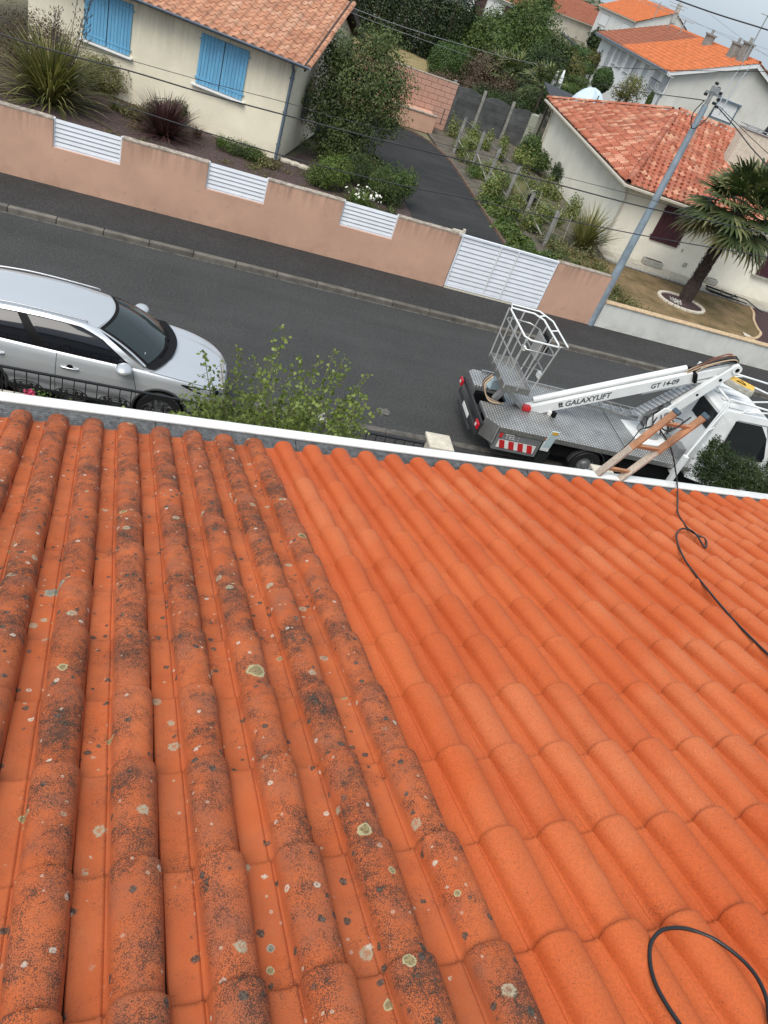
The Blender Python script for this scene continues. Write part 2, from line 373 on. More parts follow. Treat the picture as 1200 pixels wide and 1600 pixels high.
mat('glass_dark', (0.012, 0.015, 0.018), 0.06, spec=0.6)
mat('window_glass', (0.05, 0.06, 0.07), 0.1, spec=0.6)
def blue_shutter():
    t = NT('shutter_blue'); p = t.coord()
    c = t.mix(1.0, (0.15, 0.40, 0.62), t.ramp(t.noise(t.mapping(p, (8, 8, 1.2)), 1.5, 5), [(0.3, 0.85), (0.7, 1.12)]), 'MULTIPLY')
    c = t.mix(t.ramp(t.noise(p, 9, 5, 0.7), [(0.62, 0.0), (0.75, 0.35)]), c, (0.35, 0.48, 0.58))
    t.base(c); t.set(0.55, 0, 0.4); return t.m
blue_shutter()

def clean_tile():
    t = NT('tile_clean'); p = t.coord()
    c = t.mix(t.ramp(t.noise(p, 2.2, 5, 0.6), [(0.3, 0.0), (0.7, 1.0)]), (0.465, 0.086, 0.019), (0.505, 0.112, 0.030))
    c = t.mix(1.0, c, t.ramp(t.objrand(), [(0.0, (0.95, 0.93, 0.92)), (0.5, (1.0, 0.99, 0.98)), (0.86, (1.03, 1.06, 1.08)), (1.0, (1.05, 1.16, 1.28))]), 'MULTIPLY')
    c = t.mix(1.0, c, t.ramp(t.noise(p, 130, 3, .8), [(.34, .84), (.5, 1.0), (.68, 1.14)]), 'MULTIPLY')
    # worn paler bloom on some crests
    at_ = t.n.new('ShaderNodeAttribute'); at_.attribute_name = 'crest'; cr = at_.outputs['Fac']
    wz = t.ramp(t.noise(p, 1.1, 3), [(0.50, 0.0), (0.62, 1.0)])
    gr = t.ramp(t.noise(p, 170, 3, 0.7), [(0.35, 0.0), (0.62, 1.0)])
    c = t.mix(t.math('MULTIPLY', t.math('MULTIPLY', t.math('MULTIPLY', wz, cr), gr), 0.24), c, (0.66, 0.31, 0.16))
    sp = t.ramp(t.voro(p, 62), [(0.0, 1.0), (0.085, 1.0), (0.13, 0.0)])
    gate = t.ramp(t.noise(p, 9, 3), [(0.38, 0.0), (0.55, 1.0)])
    c = t.mix(t.math('MULTIPLY', t.math('MULTIPLY', sp, gate), 0.8), c, (0.10, 0.035, 0.018))
    fs = t.math('GREATER_THAN', t.math('MULTIPLY', t.math('SUBTRACT', t.noise(p, 6, 6, .7), .42, clamp=True), 1.5), t.voro(p, 210))
    c = t.mix(t.math('MULTIPLY', fs, 0.62), c, (0.16, 0.045, 0.02))
    t.base(c); t.set(0.72, 0, 0.35); t.bump(t.noise(p, 260, 3), 0.25, 0.002); return t.m
clean_tile()
LICHEN = [((400, 1052), 0.036, 0), ((569, 1300), 0.024, 0), ((85, 912), 0.036, 1), ((97, 1047), 0.019, 0), ((365, 918), 0.02, 2), ((471, 842), 0.022, 2),
          ((637, 1510), 0.016, 0), ((610, 1368), 0.011, 0), ((713, 1400), 0.010, 0), ((104, 905), 0.017, 0), ((192, 805), 0.016, 0), ((135, 773), 0.011, 0),
          ((440, 1016), 0.011, 0), ((541, 1077), 0.011, 0), ((429, 1458), 0.012, 1), ((428, 1493), 0.011, 0), ((612, 1553), 0.013, 0), ((173, 1142), 0.010, 0), ((38, 1262), 0.013, 0),
          ((20, 905), 0.018, 1), ((18, 850), 0.014, 2)]
def dirty_tile(h, tilt, az):
    """weathered clay: black algae specks crowding on the crests, dark patches, pale lichen rosettes"""
    t = NT('tile_dirty'); p = t.coord()
    at_ = t.n.new('ShaderNodeAttribute'); at_.attribute_name = 'crest'; cr = at_.outputs['Fac']
    c = t.mix(t.ramp(t.noise(p, 5, 5, 0.6), [(0.3, 0.0), (0.7, 1.0)]), (0.415, 0.093, 0.029), (0.48, 0.128, 0.046))
    c = t.mix(1.0, c, t.ramp(t.objrand(), [(0, 0.9), (1, 1.08)]), 'MULTIPLY')
    # dusty mauve film in clouds on the crests
    film = t.math('MULTIPLY', t.ramp(t.noise(p, 9, 5, 0.65), [(0.42, 0.0), (0.68, 1.0)]), t.math('ADD', 0.08, t.math('MULTIPLY', cr, 0.46)))
    c = t.mix(film, c, (0.20, 0.092, 0.062))
    # fine grit of dark specks: round grains whose size follows a cloudy density, thickest on the crests
    d1 = t.noise(p, 4.2, 8, 0.68); d2 = t.noise(p, 17, 6, 0.65)
    dens = t.math('ADD', t.math('ADD', t.math('MULTIPLY', d1, 0.95), t.math('MULTIPLY', d2, 0.45)), t.math('MULTIPLY', cr, 0.20))
    sz = t.math('MULTIPLY', t.math('SUBTRACT', dens, 0.65), 2.2, clamp=True)
    k = t.math('ADD', 0.4, t.math('MULTIPLY', t.math('SUBTRACT', t.math('MULTIPLY', sz, t.math('ADD', 0.35, t.noise(p, 70, 3, .7))), t.voro(p, 290)), 3.2), clamp=True)
    c = t.mix(t.math('MULTIPLY', k, 0.85), c, t.mix(d2, (0.020, 0.014, 0.012), (0.085, 0.05, 0.036)))
    # ragged black-grey clumps of growth
    n2 = t.noise(p, 33, 9, 0.80, 0.4); k2 = t.math('MULTIPLY', t.math('SUBTRACT', t.math('ADD', n2, t.math('MULTIPLY', dens, 0.45)), 0.995), 24.0, clamp=True)
    n3 = t.noise(p, 150, 3, .7)
    c = t.mix(t.math('MULTIPLY', k2, 0.92), c, t.mix(t.ramp(n3, [(.42, 0), (.6, 1)]), (0.024, 0.019, 0.015), (0.095, 0.080, 0.060)))
    # separate dark rosettes, also down in the pans
    v = t.voro(p, 15.0); edge = t.math('ADD', v, t.math('MULTIPLY', t.math('SUBTRACT', t.noise(p, 75, 5, 0.75), 0.4), 0.30))
    kb = t.ramp(edge, [(0.17, 1.0), (0.21, 0.0)]); gate = t.ramp(t.voro(p, 15.0, out='Color'), [(0.28, 0.0), (0.33, 1.0)])
    c = t.mix(t.math('MULTIPLY', t.math('MULTIPLY', kb, gate), 0.88), c, t.mix(t.ramp(n3, [(.4, 0), (.65, 1)]), (0.032, 0.029, 0.025), (0.12, 0.112, 0.09)))
    # pale and whitish crusts, ragged
    for (scl, r0, off, col, gt) in ((7.6, .13, (4.3, 1.7, 2.2), (0.36, 0.32, 0.22), .50), (14.0, .12, (1.1, 5.2, 3.3), (0.52, 0.47, 0.38), .55), (26.0, .13, (7.1, 2.2, 0.3), (0.44, 0.31, 0.22), .62)):
        q = t.mapping(p, loc=off); v2 = t.voro(q, scl); e2 = t.math('ADD', v2, t.math('MULTIPLY', t.math('SUBTRACT', t.noise(p, 95, 5, 0.8), 0.45), 0.26))
        kr = t.ramp(e2, [(r0, 1.0), (r0 + .03, 0.0)]); gg = t.ramp(t.voro(q, scl, out='Color'), [(gt, 0.0), (gt + .04, 1.0)])
        ring = t.ramp(e2, [(r0 - .09, 0.35), (r0 - .02, 1.0)])
        c = t.mix(t.math('MULTIPLY', t.math('MULTIPLY', kr, gg), t.math('MULTIPLY', ring, t.ramp(n3, [(0.33, 0.35), (0.55, 1.0)]))), c, col)
    # the larger lichens, each at its own place on the roof
    for (pp, r, kind) in LICHEN:
        P = roof_point(*pp)
        d0 = t.n.new('ShaderNodeVectorMath'); d0.operation = 'SUBTRACT'; t.link(p, d0.inputs[0]); d0.inputs[1].default_value = P
        d1_ = t.n.new('ShaderNodeVectorMath'); d1_.operation = 'CROSS_PRODUCT'; t.link(d0.outputs[0], d1_.inputs[0]); d1_.inputs[1].default_value = Mr.to_3x3() @ Vector((0, 0, 1))
        d = t.n.new('ShaderNodeVectorMath'); d.operation = 'LENGTH'; t.link(d1_.outputs[0], d.inputs[0])
        q = t.math('DIVIDE', t.math('ADD', d.outputs['Value'], t.math('MULTIPLY', t.math('SUBTRACT', t.noise(p, 28, 4, 0.65), 0.5), r * 1.5)), r)
        grain = t.ramp(t.noise(p, 190, 3, 0.7), [(0.36, 0.0), (0.55, 1.0)])
        if kind == 0: body, rim, rg = (0.24, 0.19, 0.095), (0.42, 0.37, 0.21), True
        elif kind == 1: body, rim, rg = (0.20, 0.195, 0.155), (0.30, 0.29, 0.22), True
        else: body, rim, rg = (0.12, 0.105, 0.05), (0.40, 0.36, 0.2), True
        ins = t.ramp(q, [(0.92, 1.0), (1.0, 0.0)]); rimk = t.ramp(q, [(0.66, 0.0), (0.78, 1.0)])
        lc = t.mix(rimk, t.mix(grain, tuple(q * .45 for q in body), tuple(q * 1.25 for q in body)), t.mix(grain, tuple(q * .75 for q in rim), rim))
        c = t.mix(t.math('MULTIPLY', ins, 0.95), c, lc)
    t.base(c); t.set(0.85, 0, 0.2)
    t.bump(t.math('ADD', t.noise(p, 190, 4, 0.7), t.math('MULTIPLY', k2, 0.6)), 0.45, 0.003); return t.m

# foliage greens (real leaf colours)
leafmat('leaf_dark', [(0.020, 0.038, 0.012), (0.035, 0.060, 0.016), (0.055, 0.085, 0.022)])
leafmat('leaf_mid', [(0.041, 0.077, 0.018), (0.071, 0.118, 0.026), (0.118, 0.159, 0.041)])
leafmat('leaf_laurel', [(0.035, 0.059, 0.019), (0.071, 0.100, 0.031), (0.106, 0.142, 0.042), (0.142, 0.165, 0.059)])
leafmat('leaf_light', [(0.06, 0.10, 0.02), (0.10, 0.15, 0.03), (0.16, 0.20, 0.05)])
leafmat('leaf_birch', [(0.07, 0.105, 0.018), (0.125, 0.175, 0.03), (0.19, 0.24, 0.05), (0.28, 0.32, 0.11)], trans=0.35)
leafmat('leaf_olive', [(0.083, 0.094, 0.029), (0.142, 0.142, 0.047), (0.201, 0.177, 0.059)])
leafmat('leaf_brown', [(0.05, 0.03, 0.02), (0.09, 0.055, 0.035), (0.12, 0.085, 0.05)], trans=0.1)
leafmat('leaf_hedge', [(0.012, 0.024, 0.008), (0.022, 0.040, 0.012), (0.035, 0.058, 0.016)], trans=0.12)
leafmat('leaf_cypress', [(0.029, 0.065, 0.014), (0.053, 0.100, 0.021), (0.077, 0.130, 0.029)], trans=0.15)
leafmat('leaf_burgundy', [(0.035, 0.016, 0.018), (0.08, 0.030, 0.035), (0.15, 0.075, 0.065)], trans=0.12)
leafmat('leaf_flax', [(0.055, 0.070, 0.018), (0.12, 0.13, 0.035), (0.20, 0.19, 0.07), (0.30, 0.26, 0.12)], trans=0.2)
leafmat('leaf_palm', [(0.035, 0.055, 0.018), (0.06, 0.085, 0.028), (0.11, 0.13, 0.045), (0.17, 0.17, 0.07)], trans=0.15)
leafmat('leaf_palm_old', [(0.07, 0.075, 0.03), (0.14, 0.13, 0.05), (0.20, 0.17, 0.08)], trans=0.2)
leafmat('leaf_veg', [(0.059, 0.100, 0.024), (0.118, 0.177, 0.041), (0.236, 0.260, 0.083), (0.307, 0.283, 0.106)], trans=0.25)
leafmat('grass_tuft', [(0.08, 0.10, 0.03), (0.14, 0.15, 0.05), (0.25, 0.21, 0.10)], trans=0.2)
mat('petal_white', (0.8, 0.78, 0.70), 0.6); mat('petal_pink', (0.55, 0.05, 0.12), 0.6)

# ---------------------------------------------------------------- ground, street, pavements
def sheet(name, pts, z, m_, kind='structure', label=None):
    mb = MB(); mb.add([(x, y, z) for x, y in pts], [tuple(range(len(pts)))]); return tag(mb.build(name, m_), kind=kind)
sheet('ground', [(-700, -300), (900, -300), (900, 1200), (-700, 1200)], -0.03, 'far_ground')
KN, KF, WF = 11.62, 17.42, 19.33           # near kerb line, far kerb face, face of the far wall
sheet('road', [(-60, KN), (90, KN), (90, KF), (-60, KF)], 0.0, 'road_asphalt')
def slab(name, x0, y0, x1, y1, z, m_):
    mb = MB(); mb.box(x0, y0, -0.02, x1, y1, z); return tag(mb.build(name, m_), kind='structure')
slab('far_pavement', -60, KF + 0.17, 90, WF + 0.1, 0.10, 'pavement_asphalt')
slab('near_pavement', -60, 9.75, 90, KN - 0.13, 0.045, 'pavement_asphalt')
slab('front_yard', -30, -6, 60, 9.55, 0.03, 'yard_ground')
def kerb(name, y, z, w, m_, L=1.0, x0=-9, x1=30):
    root = tag(thing(name, None, None), kind='structure'); mb = MB(); g = random.Random(3)
    variants = []
    for q in range(4):
        mb = MB(); d = [g.uniform(-.008, .008) for _ in range(4)]
        mb.box(0.006, d[0], -0.1, L - 0.006, w + d[1], z + d[2] * 0.5); variants.append(mb.mesh('kerbstone', m_))
    n = int((x1 - x0) / L)
    for i in range(n):
        put('kerbstone', variants[g.randrange(4)], root, 0.012, (x0 + i * L, y + g.uniform(-.006, .006), 0), (0, 0, g.uniform(-.004, .004)), 1)
    mb = MB(); mb.box(-60, y, -0.1, x0 - .01, y + w, z); mb.box(x0 + n * L + .01, y, -0.1, 90, y + w, z); tag(mb.build('kerb_run', m_, root))
    return root
kerb('far_kerb', KF, 0.115, 0.16, 'kerb_stone')
kerb('near_kerb', KN - 0.125, 0.055, 0.12, 'kerb_dirt')
mb = MB()                                   # pale worn gutter strip and a patch of old repair on the road
def blotch(cx, cy, rx, ry, n, seed, z):
    g = random.Random(seed); return [(cx + math.cos(a) * rx * g.uniform(.35, 1.25), cy + math.sin(a) * ry * g.uniform(.35, 1.25), z) for a in [2 * math.pi * i / n for i in range(n)]]
mat('patch_pale', (0.105, 0.10, 0.09), 0.95, var=0.5, scale=12, fine=0.4)
c_ = at(598, 645); mb.add(blotch(c_.x, c_.y, 0.17, 0.20, 14, 5, 0.004), [tuple(range(14))])
tag(mb.build('road_patch', 'patch_pale'), kind='structure')
mb = MB(); mb.add([(-60, KN + 0.0, 0.004), (90, KN, 0.004), (90, KN + 0.10, 0.004), (-60, KN + 0.10, 0.004)], [(0, 1, 2, 3)])
mb.add([(-60, KF - 0.07, 0.004), (90, KF - 0.07, 0.004), (90, KF, 0.004), (-60, KF, 0.004)], [(0, 1, 2, 3)])
mat('gutter_line', (0.10, 0.094, 0.084), 0.95, var=0.5, scale=7, fine=0.4); tag(mb.build('road_edge_strip', 'gutter_line'), kind='structure')

# ---------------------------------------------------------------- our house: the tiled roof we stand on
PITCH = R_(18); AZ = R_(5.4 + 0.3); RH = 1.61; TW = 0.1315 * RH; TL = 0.2197 * RH; DE = 3.085 * RH
Mr = Matrix.Translation((0, 0, H)) @ rotz(AZ) @ Matrix.Rotation(-PITCH, 4, 'X') @ Matrix.Translation((0, 0, -RH))   # crest plane
def roof_point(px, py, e=0.0):
    r = Vector(tuple(ray(px, py))); N = (Mr.to_3x3() @ Vector((0, 0, 1))); o = Mr @ Vector((0, 0, e)); C0 = Vector((0, 0, H))
    return C0 + r * ((o - C0).dot(N) / r.dot(N))
dirty_tile(RH, PITCH, AZ)
house = thing('house', 'orange tiled roof and house we look down from, white gutter along its edge', 'house', (0, 0, 0), AZ)
def L2(P): return rotz(-AZ) @ P
ey = (rotz(-AZ) @ (Mr @ Vector((0, DE, 0)))).y; ez = (Mr @ Vector((0, DE, 0))).z
roofM = rotz(-AZ) @ Mr
mb = MB(); mb.box(-7, -1.2, -0.11, 12, DE - 0.10, -0.075)
roof = mb.build('roof', 'wood_dark', house); roof.matrix_local = roofM
PROF = [(-.1475, -.006), (-.1445, -.001), (-.135, 0), (-.11, -.0015), (-.086, 0), (-.0795, .0055), (-.0745, .0055), (-.0700, .0005), (-.0665, .0015), (-.0630, .010)] + \
       [(-math.copysign(abs(math.cos(R_(a))) ** .9, math.cos(R_(a))) * 0.0625, 0.010 + math.sin(R_(a)) ** .85 * 0.056) for a in (14, 28, 42, 56, 70, 84, 96, 110, 124, 138, 152, 166)] + [(.0630, .008), (.0650, -.001), (.0668, -.008)]
def tile_mesh(name, m_, seed):
    g = random.Random(seed); ts = [-0.400, -0.345, -0.25, -0.12, -0.05, -0.012, -0.003, 0.0]; V = []; F = []; cr = []
    for t in ts:
        s = 1.035 - 0.13 * (1 - max(0, (t + 0.36) / 0.36)) ** 1.3
        lift = 0.019 * (t + 0.4) / 0.4 + (0.0 if t < -0.012 else (-0.0012 if t < 0 else -0.0045))
        for (x, z) in PROF:
            xx = x * s if x > -0.066 else x
            V.append((xx + g.uniform(-.0006, .0006), t, z * (0.93 + 0.07 * (t + .4) / .4) + lift + 0.004)); cr.append(max(0.0, min(1.0, (z - 0.006) / 0.03)) if x > -.066 else (0.28 if z < .002 else .4))
    n = len(PROF)
    for i in range(len(ts) - 1):
        for j in range(n - 1): a = i * n + j; F.append((a, a + 1, a + n + 1, a + n))
    b = (len(ts) - 1) * n                                    # nose: short face turned down, with the clay's thickness
    for j in range(n): V.append((V[b + j][0], 0.0, V[b + j][2] - 0.021)); cr.append(0.0)
    for j in range(n - 1): F.append((b + j, b + j + 1, b + n + j + 1, b + n + j))
    me = bpy.data.meshes.new(name); me.from_pydata(V, [], F); me.materials.append(MATS[m_]); me.polygons.foreach_set('use_smooth', [True] * len(F))
    A = me.attributes.new('crest', 'FLOAT', 'POINT'); A.data.foreach_set('value', cr); me.update()
    me.set_sharp_from_angle(angle=R_(50)); return me
tm_c = [tile_mesh('roof_tile', 'tile_clean', i) for i in range(3)]; tm_d = [tile_mesh('roof_tile', 'tile_dirty', 10 + i) for i in range(3)]
cand = []
for k in range(-16, 44):
    for j in range(0, 15):
        x = (-0.02 + 0.1315 * (k - 2)) * RH; d = DE - j * TL
        cs = [pix(Mr @ Vector((x + dx, d - dy, 0))) for dx in (-.14, .07) for dy in (0, TL)]
        vis = any(c[2] > 0.05 and -12 < c[0] < 1212 and c[1] < 1612 for c in cs)
        size = 1 / max(0.2, cs[0][2]) if vis else 0
        cand.append((vis, size, k, j, x, d))
vis = sorted([c for c in cand if c[0]], key=lambda c: -c[1]); NT_VIS = len(vis); pick = set((c[2], c[3]) for c in vis[:300])
g = random.Random(11); rest = []
for (v_, s_, k, j, x, d) in cand:
    dirty = k <= 7
    loc = Vector((x + g.uniform(-.0015, .0015), d + g.uniform(-.004, .004), -0.060 + g.uniform(-.001, .001))); rz = g.uniform(-.006, .006)
    me = (tm_d if dirty else tm_c)[g.randrange(3)]
    if (k, j) in pick: put('roof_tile', me, roof, loc=loc, rot=rz)
    elif d > -1.0: rest.append((loc, rz, dirty))
for dirty, nm in ((False, 'roof_tiles'), (True, 'weathered_roof_tiles')):
    base = (tm_d if dirty else tm_c)[0]; n0 = len(base.vertices); co = np.empty(n0 * 3); base.vertices.foreach_get('co', co); co = co.reshape(-1, 3)
    fs = np.array([tuple(p.vertices) for p in base.polygons]); crv = np.array([q.value for q in base.attributes['crest'].data])
    L = [r for r in rest if r[2] == dirty]
    if not L: continue
    V = np.concatenate([co @ np.array(Matrix.Rotation(r[1], 3, 'Z').transposed()) + np.array(r[0]) for r in L]); F = np.concatenate([fs + i * n0 for i in range(len(L))])
    me = arr_mesh(nm, V, F, 'tile_dirty' if dirty else 'tile_clean', True); A = me.attributes.new('crest', 'FLOAT', 'POINT'); A.data.foreach_set('value', np.tile(crv, len(L)))
    tag(put(nm, me, roof), kind='stuff')
# walls and the far slope of our own house
mb = MB(); mb.box(-6.6, -7.5, 0, 11.6, ey - 0.55, ez - 0.12); mb.build('wall', 'ivory_render', house)
top = roofM @ Vector((0, -1.15, 0)); mb = MB()
mb.add([(-7, top.y - 0.05, top.z - .02), (12, top.y - 0.05, top.z - .02), (12, -8.0, top.z - .02 - (8 + top.y) * 0.32), (-7, -8.0, top.z - .02 - (8 + top.y) * 0.32)], [(3, 2, 1, 0)])
mb.build('rear_roof_slope', 'tile_clean', house)
mb = MB(); mb.box(-6.9, ey - 0.62, ez - 0.16, 11.9, ey - 0.02, ez - 0.13); mb.box(-6.9, ey - 0.13, ez - 0.20, 11.9, ey - 0.11, ez - 0.08); mb.build('soffit', 'white_paint', house)
# gutter: white PVC with a leaf guard laid in it
zl = ez - 0.045
GX = (rotz(-AZ) @ at(600, 698, zl)).x
yo = L2(at(600, 691.5, zl)).y; yi = L2(at(600, 702.0, zl)).y
gut = thing('gutter', None, None); gut.parent = house; del_ = None
mb = MB(); prof = [(yi, zl - 0.02), (yi, zl - 0.002), (yi + 0.004, zl), (yo - 0.012, zl + 0.002), (yo - 0.002, zl - 0.002), (yo, zl - 0.012), (yo - 0.002, zl - 0.05), (yo - 0.015, zl - 0.10), (yo - 0.05, zl - 0.125), (ey - 0.05, zl - 0.125), (ey - 0.09, zl - 0.10), (ey - 0.10, zl - 0.04)]
mb.grid(lambda u, v: (-6.9 + 18.8 * u, *prof[round(v * (len(prof) - 1))]), 1, len(prof) - 1, flip=True)
o = mb.build('gutter_trough', 'gutter_white', gut, smooth=30.0); sol = o.modifiers.new('thickness', 'SOLIDIFY'); sol.thickness = 0.003
def guard_mat():
    t = NT('leaf_guard'); p = t.coord()
    c = t.mix(t.ramp(t.noise(p, 26, 5, 0.7), [(0.35, 0.0), (0.65, 1.0)]), (0.05, 0.053, 0.056), (0.14, 0.145, 0.15))
    k = t.ramp(t.voro(p, 42), [(0.12, 1.0), (0.2, 0.0)]); c = t.mix(t.math('MULTIPLY', k, t.ramp(t.noise(p, 6, 3), [(0.48, 0), (0.58, 1)])), c, (0.02, 0.018, 0.015))
    t.base(c); t.set(0.6, 0.2, 0.4); return t.m
guard_mat(); mat('debris', (0.035, 0.028, 0.018), 0.9, var=0.5, scale=30)
gy0, gy1 = ey - 0.10, yi - 0.001
mb = MB(); nv = 44
mb.grid(lambda u, v: (0.003 + (1.0 - 0.006) * u, gy0 + (gy1 - gy0) * v, zl - 0.024 - 0.012 * math.sin(v * 3.14) + 0.005 * (round(v * nv) % 4 in (0, 1))), 1, nv)
gm = mb.mesh('gutter_guard', 'leaf_guard')
x0_ = L2(roof_point(465, 690)).x
for i in range(-7, 10): put('gutter_guard', gm, gut, loc=(x0_ + i * 1.0, 0, random.uniform(-.002, .002)))
V, F = leaf_cloud([((2.2, (gy0 + gy1) / 2 + .02, zl - 0.012), (4.6, 0.045, 0.004))], 420, 0.017, seed=5, shell=1.0, box=True, up=2)
V = np.column_stack([V[:, 0], np.clip(V[:, 1], gy0, gy1), np.clip(V[:, 2], zl - 0.03, zl)]); tag(put('dead_leaves', arr_mesh('dead_leaves', V, F, 'debris'), gut), kind='stuff')
mb = MB()
for pxs in ((108, 632), (330, 661), (690, 700), (845, 729)):
    P = L2(at(pxs[0], pxs[1], zl)); mb.cyl((P.x, (yi + yo) / 2, zl), (P.x, (yi + yo) / 2, zl + 0.004), 0.008, 8)
mb.build('gutter_screw', 'galvanised', gut)
gut.matrix_basis = Matrix.Translation((GX, yo, 0)) @ rotz(R_(-0.75)) @ Matrix.Translation((-GX, -yo, 0))

# ---------------------------------------------------------------- frames: build in world coordinates under a placed thing
def WMx(o):
    M = Matrix.Translation(o.location) @ rotz(o.rotation_euler.z)
    return (WMx(o.parent) @ M) if o.parent else M
def bw(mb, name, mats, parent, **k):
    inv = WMx(parent).inverted(); mb.v = [tuple(inv @ Vector(v)) for v in mb.v]; return mb.build(name, mats, parent, **k)
def on_frame(px, py, o, y=0.0):
    """where the sight line of a photograph pixel meets the plane y = const of a thing's own frame"""
    inv = WMx(o).inverted(); c = inv @ Vector((0, 0, H)); r = inv.to_3x3() @ Vector(tuple(ray(px, py))); return c + r * ((y - c.y) / r.y)

# ---------------------------------------------------------------- pink street wall with louvre insets, gate
ZT = 1.60; NOT = [(-3.47, -1.97), (0.03, 1.49), (3.45, 4.93)]; ZN = 0.99
GX0, GX1 = on_y(693, 447, WF).x, on_y(840, 480, WF).x
wall = thing('street_wall', 'long pink rendered garden wall with three white louvred insets', 'wall', (-4, WF + 0.1, 0))
out = [(-16, 0), (-16, ZT)]
for a, b in NOT: out += [(a, ZT), (a, ZN), (b, ZN), (b, ZT)]
out += [(GX0 - 0.02, ZT), (GX0 - 0.02, 0)]
mb = MB(); MY = Matrix(((1, 0, 0, 0), (0, 0, 1, 0), (0, 1, 0, 0), (0, 0, 0, 1)))
mb.prism(out, WF, WF + 0.20, MY); bw(mb, 'wall_face', 'pink_render', wall)
xs = [-16] + [q for a, b in NOT for q in (a, b)] + [GX0 - 0.02]
for i in range(0, len(xs), 2):
    mb = MB(); n = max(2, int((xs[i + 1] - xs[i]) * 6)); g = random.Random(i)
    hh = [ZT + 0.004 + 0.016 + g.uniform(-.006, .006) for _ in range(n + 1)]
    for q in range(n):
        x0 = xs[i] - .004 + (xs[i + 1] - xs[i] + .008) * q / n; x1 = xs[i] - .004 + (xs[i + 1] - xs[i] + .008) * (q + 1) / n
        b = len(mb.v); y0, y1 = WF - 0.006, WF + 0.206
        mb.add([(x0, y0, ZT - .012), (x1, y0, ZT - .012), (x1, y1, ZT - .012), (x0, y1, ZT - .012), (x0, y0, hh[q]), (x1, y0, hh[q + 1]), (x1, y1, hh[q + 1]), (x0, y1, hh[q])], [(0, 1, 5, 4), (4, 5, 6, 7), (2, 3, 7, 6), (0, 4, 7, 3), (1, 2, 6, 5)])
    bw(mb, 'coping', 'coping_rough', wall)
def louvre(x0, x1, parent, n, z0, z1, y, name='slat'):
    h = (z1 - z0) / n; mb = MB()
    mb.prism([(0.0, 0.006), (0.022, 0.0), (0.034, 0.0), (0.030, h - 0.014), (0.012, h - 0.010), (-0.004, 0.016)], 0, x1 - x0, Matrix(((0, 0, 1, 0), (1, 0, 0, 0), (0, 1, 0, 0), (0, 0, 0, 1))))
    me = mb.mesh(name, 'pvc_white'); inv = WMx(parent).inverted()
    for i in range(n): put(name, me, parent, 0, inv @ Vector((x0, y, z0 + i * h)))
for a, b in NOT:
    p = thing('louvre_panel', None, None); p.parent = wall; p.location = (a + 4, -0.1 + 0.06, ZN)
    louvre(a + 0.03, b - 0.03, p, 6, ZN + 0.03, ZT + 0.02, WF + 0.06)
    mb = MB()
    for q in (a, b - 0.035): mb.box(q + .002, WF + 0.045, ZN + .002, q + 0.033, WF + 0.11, ZT + 0.03)
    mb.box(a + .036, WF + 0.05, ZN + 0.002, b - .037, WF + 0.1, ZN + 0.028); mb.box(a + .036, WF + 0.10, ZN + 0.03, b - .037, WF + 0.11, ZT)
    bw(mb, 'panel_frame', 'pvc_white', p)
gate = thing('gate', 'white slatted driveway gate between pink walls', 'gate', (GX0, WF + 0.1, 0.1))
GZ0, GZ1 = 0.16, 1.60
louvre(GX0 + 0.05, GX1 - 0.03, gate, 11, GZ0 + 0.03, GZ1 - 0.03, WF + 0.02)
mb = MB()
for q in (GX0 + .005, GX1 - 0.035): mb.box(q, WF, GZ0, q + 0.04, WF + 0.06, GZ1)
mb.box(GX0 + .046, WF - .002, GZ0 - 0.01, GX1 - .036, WF + 0.06, GZ0 + 0.025); mb.box(GX0 - 0.1, WF - 0.005, GZ1 - 0.03, GX1 + 0.02, WF + 0.065, GZ1 + 0.025)
mb.box(GX0 + .05, WF + .052, GZ0 + .03, GX1 - .036, WF + 0.058, GZ1 - .03)
bw(mb, 'gate_frame', 'pvc_white', gate, bevel=0.004)
W_ = GX1 - GX0; 
for q in (0.40, 0.58):
    mb = MB(); mb.box(GX0 + W_ * q - 0.015, WF - 0.012, GZ0, GX0 + W_ * q + 0.015, WF + 0.008, GZ1 - 0.03); bw(mb, 'upright', 'white_paint', gate)
mb = MB(); mb.box(GX0 - 0.30, WF + 0.03, GZ1 + 0.03, GX0 + 0.05, WF + 0.10, GZ1 + 0.09); mb.box(GX0 - .02, WF + 0.04, GZ1 + .09, GX0 + 0.05, WF + .10, GZ1 + .15); bw(mb, 'guide_roller', 'cream_concrete', gate, bevel=.004)
slab('gate_sill', GX0 + 0.01, WF - 0.03, GX1 - 0.01, WF + 0.16, 0.125, 'cream_concrete')
wend = thing('wall_pier', 'short pink wall end between white gate and street light pole', 'wall', (10.6, WF + 0.1, 0))
EX1 = on_y(928, 508, WF).x - 0.02
mb = MB(); mb.box(GX1 + .02, WF, 0, EX1, WF + 0.2, ZT); mb.box(GX1 - .03, WF + .07, 0, GX1 + .018, WF + .19, ZT - .01); bw(mb, 'wall_face', 'pink_render', wend)
mb = MB(); mb.box(GX1 + .015, WF - .006, ZT + .001, EX1 + .005, WF + .206, ZT + 0.022); bw(mb, 'coping', 'coping_rough', wend)
mb = MB()
for q in (.35, 1.35): mb.tube([(GX0 - .06, WF + .1, q), (GX0 + .01, WF + .1, q)], .012, 6)
bw(mb, 'hinge', 'metal_black', gate)
